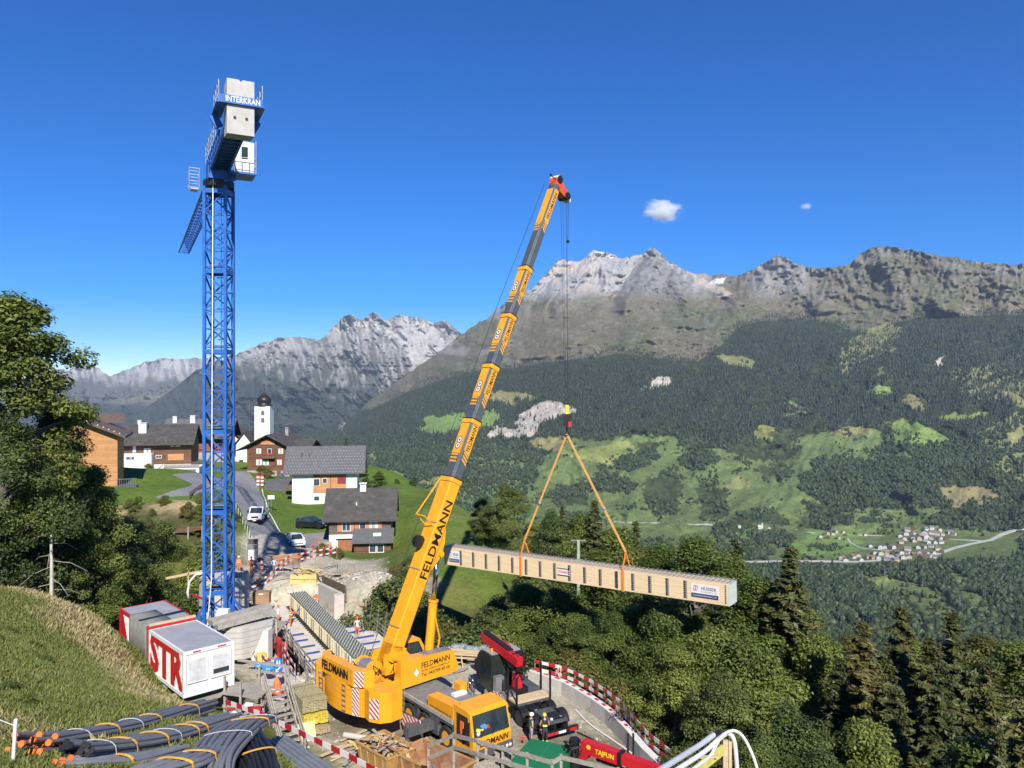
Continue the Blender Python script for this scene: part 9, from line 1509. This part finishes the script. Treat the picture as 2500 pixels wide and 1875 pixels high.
for i, (px, py) in enumerate(((1575, 1083), (1548, 1085), (1482, 1163), (1434, 1214), (1664, 1164), (2103, 1079), (2013, 1098), (2120, 1104), (2113, 1050), (2178, 1070), (2275, 1061), (1946, 1082), (1786, 1222), (1892, 1212), (1990, 1217), (1965, 1244), (1713, 1045), (1715, 1277), (1530, 1250), (2365, 1196), (1790, 1124), (1765, 1100), (1880, 1100), (2310, 1408), (2340, 1498), (1075, 1030), (1098, 1036), (1060, 1040), (1440, 1270), (1660, 1280))): put(6, px, py, r.uniform(-.6, .6), ['lone barn on the pastures, %s' % w for w in ('above the right sling', 'left of the upper pair', 'between the two slings', 'near the left sling', 'on the middle pasture', 'on the bright upper meadow', 'left on the bright upper meadow', 'right on the bright upper meadow', 'at the wood edge of the bright meadow', 'below the forest spur', 'at the tip of the right meadow', 'under the conifer wood', 'beside the meadow clump', 'above the hamlet road', 'left of the big wood', 'above the lower farm road', 'under the forest left', 'on the valley floor road', 'below the left sling', 'beside the brown field', 'on the terraces', 'upper left of the terraces', 'in the hedges', 'on the lower wooded hill', 'low on the right wooded hill', 'on the light green slope behind the boom', 'right on the slope behind the boom', 'left on the slope behind the boom', 'behind the left sling trees', 'behind the right sling trees')][i], 'lone barns on the pastures', .95, 'barn')
p = onA(1856, 1290)[0]; t = thing('church', 'small white church with pointed tower in the valley', 'church', (p[0], p[1], p[2]-.5)); MB().bx(-9, 5, -5, 5, -3, 8).extr([(-9, -5, 8), (-9, 5, 8), (-9, 0, 13)], (14, 0, 0)).build('nave', VW, t); MB().bx(5, 10, -2.5, 2.5, -3, 17).build('tower', VW, t); MB().lathe([(3.4, 17), (1.2, 20), (.05, 26)], (7.5, 0, 0), 8).build('spire', VW, t)
for px, py, hh, lab in ((2105, 1438, 50, 'left pylon on the wooded hill below the village'), (2160, 1442, 62, 'middle pylon on the wooded hill below the village'), (2343, 1495, 40, 'right pylon on the wooded hill')):
    p = onA(px, py)[0]; t = thing('pylon', lab, 'pylon', (p[0], p[1], p[2]-1), 0, 'power pylons on the wooded hill'); m = MB(); [m.bar((sx*2, sy*2, 0), (sx*.3, sy*.3, hh), .35) for sx in (-1, 1) for sy in (-1, 1)]; [m.bar((-2*(1-k/9), -2*(1-k/9), hh*k/9), (2*(1-(k+1)/9), -2*(1-(k+1)/9), hh*(k+1)/9), .2) for k in range(8)]; m.build('lattice', GALV, t); [MB().bar((-5, 0, z), (5, 0, z), .4).build('cross_arm', GALV, t) for z in (hh*.8, hh*.93)]
# ================================================================ clouds
def cloud(label, c, sx, sz, dens, seed):
    m = D_.materials.new('cloud'); m.use_nodes = True; nt = m.node_tree; nt.nodes.remove(nt.nodes['Principled BSDF']); v = nd(nt, 'ShaderNodeVolumePrincipled'); v.inputs['Color'].default_value = (1, 1, 1, 1); v.inputs['Anisotropy'].default_value = -.2
    tc = nd(nt, 'ShaderNodeTexCoord').outputs['Object']; sp = nd(nt, 'ShaderNodeVectorMath', operation='LENGTH'); nt.links.new(tc, sp.inputs[0]); mp = nd(nt, 'ShaderNodeMapping'); mp.inputs['Location'].default_value = (seed, seed*.7, 0); nt.links.new(tc, mp.inputs[0]); n = noi(nt, mp.outputs[0], 2.1, 12, .72)
    a = nd(nt, 'ShaderNodeMath', operation='MULTIPLY_ADD'); nt.links.new(sp.outputs['Value'], a.inputs[0]); a.inputs[1].default_value = -.5; nt.links.new(n, a.inputs[2]); nt.links.new(rng(nt, a.outputs[0], .14, .42, 0, dens), v.inputs['Density']); nt.links.new(v.outputs[0], nt.nodes['Material Output'].inputs['Volume'])
    o = MB().ball((0, 0, 0), 1, 20).build('cloud', m); o.location = c; o.scale = (sx, sx*.7, sz); tag(o, label, 'cloud')
cloud('small ragged white cloud above the main peaks', W(1618, 515, 20500), 640, 400, .010, 2.3)
cloud('tiny faint cloud above the right hand peaks', W(1968, 504, 21000), 210, 130, .008, 5.1)
grass()
def stones():
    r = np.random.default_rng(3); n = 6000; x = r.uniform(-33, 9, n); y = r.uniform(36, 105, n); d1 = edist(x, y, PLAT); d2 = edist(x, y, [(-31, 82), (-20, 78.5), (-12, 76), (-9, 80), (-12, 88), (-16, 92), (-17, 99), (-21, 100), (-26, 105), (-33, 105), (-34, 97), (-31, 90)]); ok = (np.maximum(d1, d2) > -1.2) & ((np.abs(d1) < 1.6) | (np.abs(d2) < 3) | (r.random(n) < .3)); x, y = x[ok], y[ok]; n = len(x)
    z = np.array([hn(a, b) for a, b in zip(x, y)]); s = .04+.14*r.random(n)**5; o = np.array([(1, 0, 0), (0, 1, 0), (-1, 0, 0), (0, -1, 0), (0, 0, .8), (0, 0, -.8)]); V = np.stack([x, y, z], 1)[:, None]+o[None]*s[:, None, None]*r.uniform(.6, 1.4, (n, 6, 1))
    f = np.array([(0, 1, 4), (1, 2, 4), (2, 3, 4), (3, 0, 4), (1, 0, 5), (2, 1, 5), (3, 2, 5), (0, 3, 5)]); mobj('gravel', npmesh('gravel', V.reshape(-1, 3), (np.arange(n)[:, None, None]*6+f[None]).reshape(-1, 3), [pm('stone_grey', (.30, .275, .235), .9, var=.3)]), kind='stuff')
stones()
cover([(-25, 41), (-17, 31), (-13.5, 22), (-18, 21), (-30, 38)], 12, ['shr2', 'shr'], (.3, .6), 'weed clump in the meadow above the conduit bundles', 'weeds on the grass bank')
railing('grey plank railing along the concrete footpath', [(-17.9, 62, 0), (-15.1, 56, 0), (-13.7, 52, 0)], rails=(.3, .65, 1.0))
railing('grey plank railing on the outer side of the footpath', [(-21.4, 61.5, 0), (-18.7, 56.2, 0)], rails=(.4, .9))
def rubble():
    r = random.Random(17); m = MB(); b = MB()
    for (x, y, rx, n, s) in ((-13.6, 52.6, 1.3, 60, .35), (-14.6, 54.6, 1.2, 40, .3), (-10.5, 45.2, 1.5, 16, .14), (-18.5, 80.5, 4.5, 90, .28), (-14, 78, 3, 60, .3), (-25, 79, 3, 40, .25), (4.2, 47.5, 2.2, 24, .14), (-1, 55, 3, 40, .16), (-24, 73, 2, 30, .25)):
        for _ in range(n):
            px = x+r.gauss(0, rx*.5); py = y+r.gauss(0, rx*.5); q = s*(.3+r.random()); R = Matrix.Rotation(r.random()*6, 4, 'Z') @ Matrix.Rotation(r.uniform(-.6, .6), 4, 'X'); m.mat(r.randrange(3)).box((px, py, max(hn(px, py), -.0 if inpoly(np.array([px]), np.array([py]), PLAT)[0] else -9)+q*.2), (q, q*r.uniform(.5, 1), q*r.uniform(.3, .7)), M=R)
    m.build('rubble', [CONC, pm('rubble_sand', (.45, .40, .31), .95, var=.25), pm('stone_grey', (.3, .275, .235))], kind='stuff')
    for (x, y, rx, n) in ((-20.5, 82, 2.2, 26), (-16.5, 80, 2, 14), (-9.2, 44.4, 1.3, 14), (-22.6, 64.5, 1.2, 10), (-15.8, 47.5, 1.2, 16), (3.2, 41.5, 1.5, 6), (-4.5, 57, 2.2, 12)):
        for _ in range(n): a = Vector((x+r.gauss(0, rx*.5), y+r.gauss(0, rx*.5), 0)); a.z = hn(a.x, a.y)+.05+.25*r.random(); d = Vector((r.uniform(-1, 1), r.uniform(-1, 1), r.uniform(-.1, .12))).normalized()*r.uniform(.5, 1.3); b.mat(r.randrange(3)).bar(a-d, a+d, r.uniform(.08, .22), .04)
    b.build('scrap_boards', [WOOD, WOODG, WOODY], kind='stuff')
    f = MB(); k = [pm('red_flower', (.55, .02, .03)), pm('orange_flower', (.7, .25, .02), .7)]
    for _ in range(34): x = -24.6+r.gauss(0, 1.4); y = 101.2+r.gauss(0, .9); f.mat(r.randrange(2)).ball((x, y, hn(x, y)+.7+r.random()*.8), .06+.06*r.random(), 6)
    f.build('flowers', k, kind='stuff')
rubble()
# ---------------------------------------------------------------- mountain air
def haze():
    m = D_.materials.new('mountain_air'); m.use_nodes = True; nt = m.node_tree; nt.nodes.remove(nt.nodes['Principled BSDF'])
    v = nd(nt, 'ShaderNodeVolumePrincipled'); v.inputs['Color'].default_value = (.62, .76, 1, 1); v.inputs['Density'].default_value = 2.1e-5; v.inputs['Anisotropy'].default_value = 0.
    nt.links.new(v.outputs[0], nt.nodes['Material Output'].inputs['Volume'])
    MB().bx(-16000, 16000, -300, 23000, -1200, 2100).build('haze', m, kind='stuff')
haze()
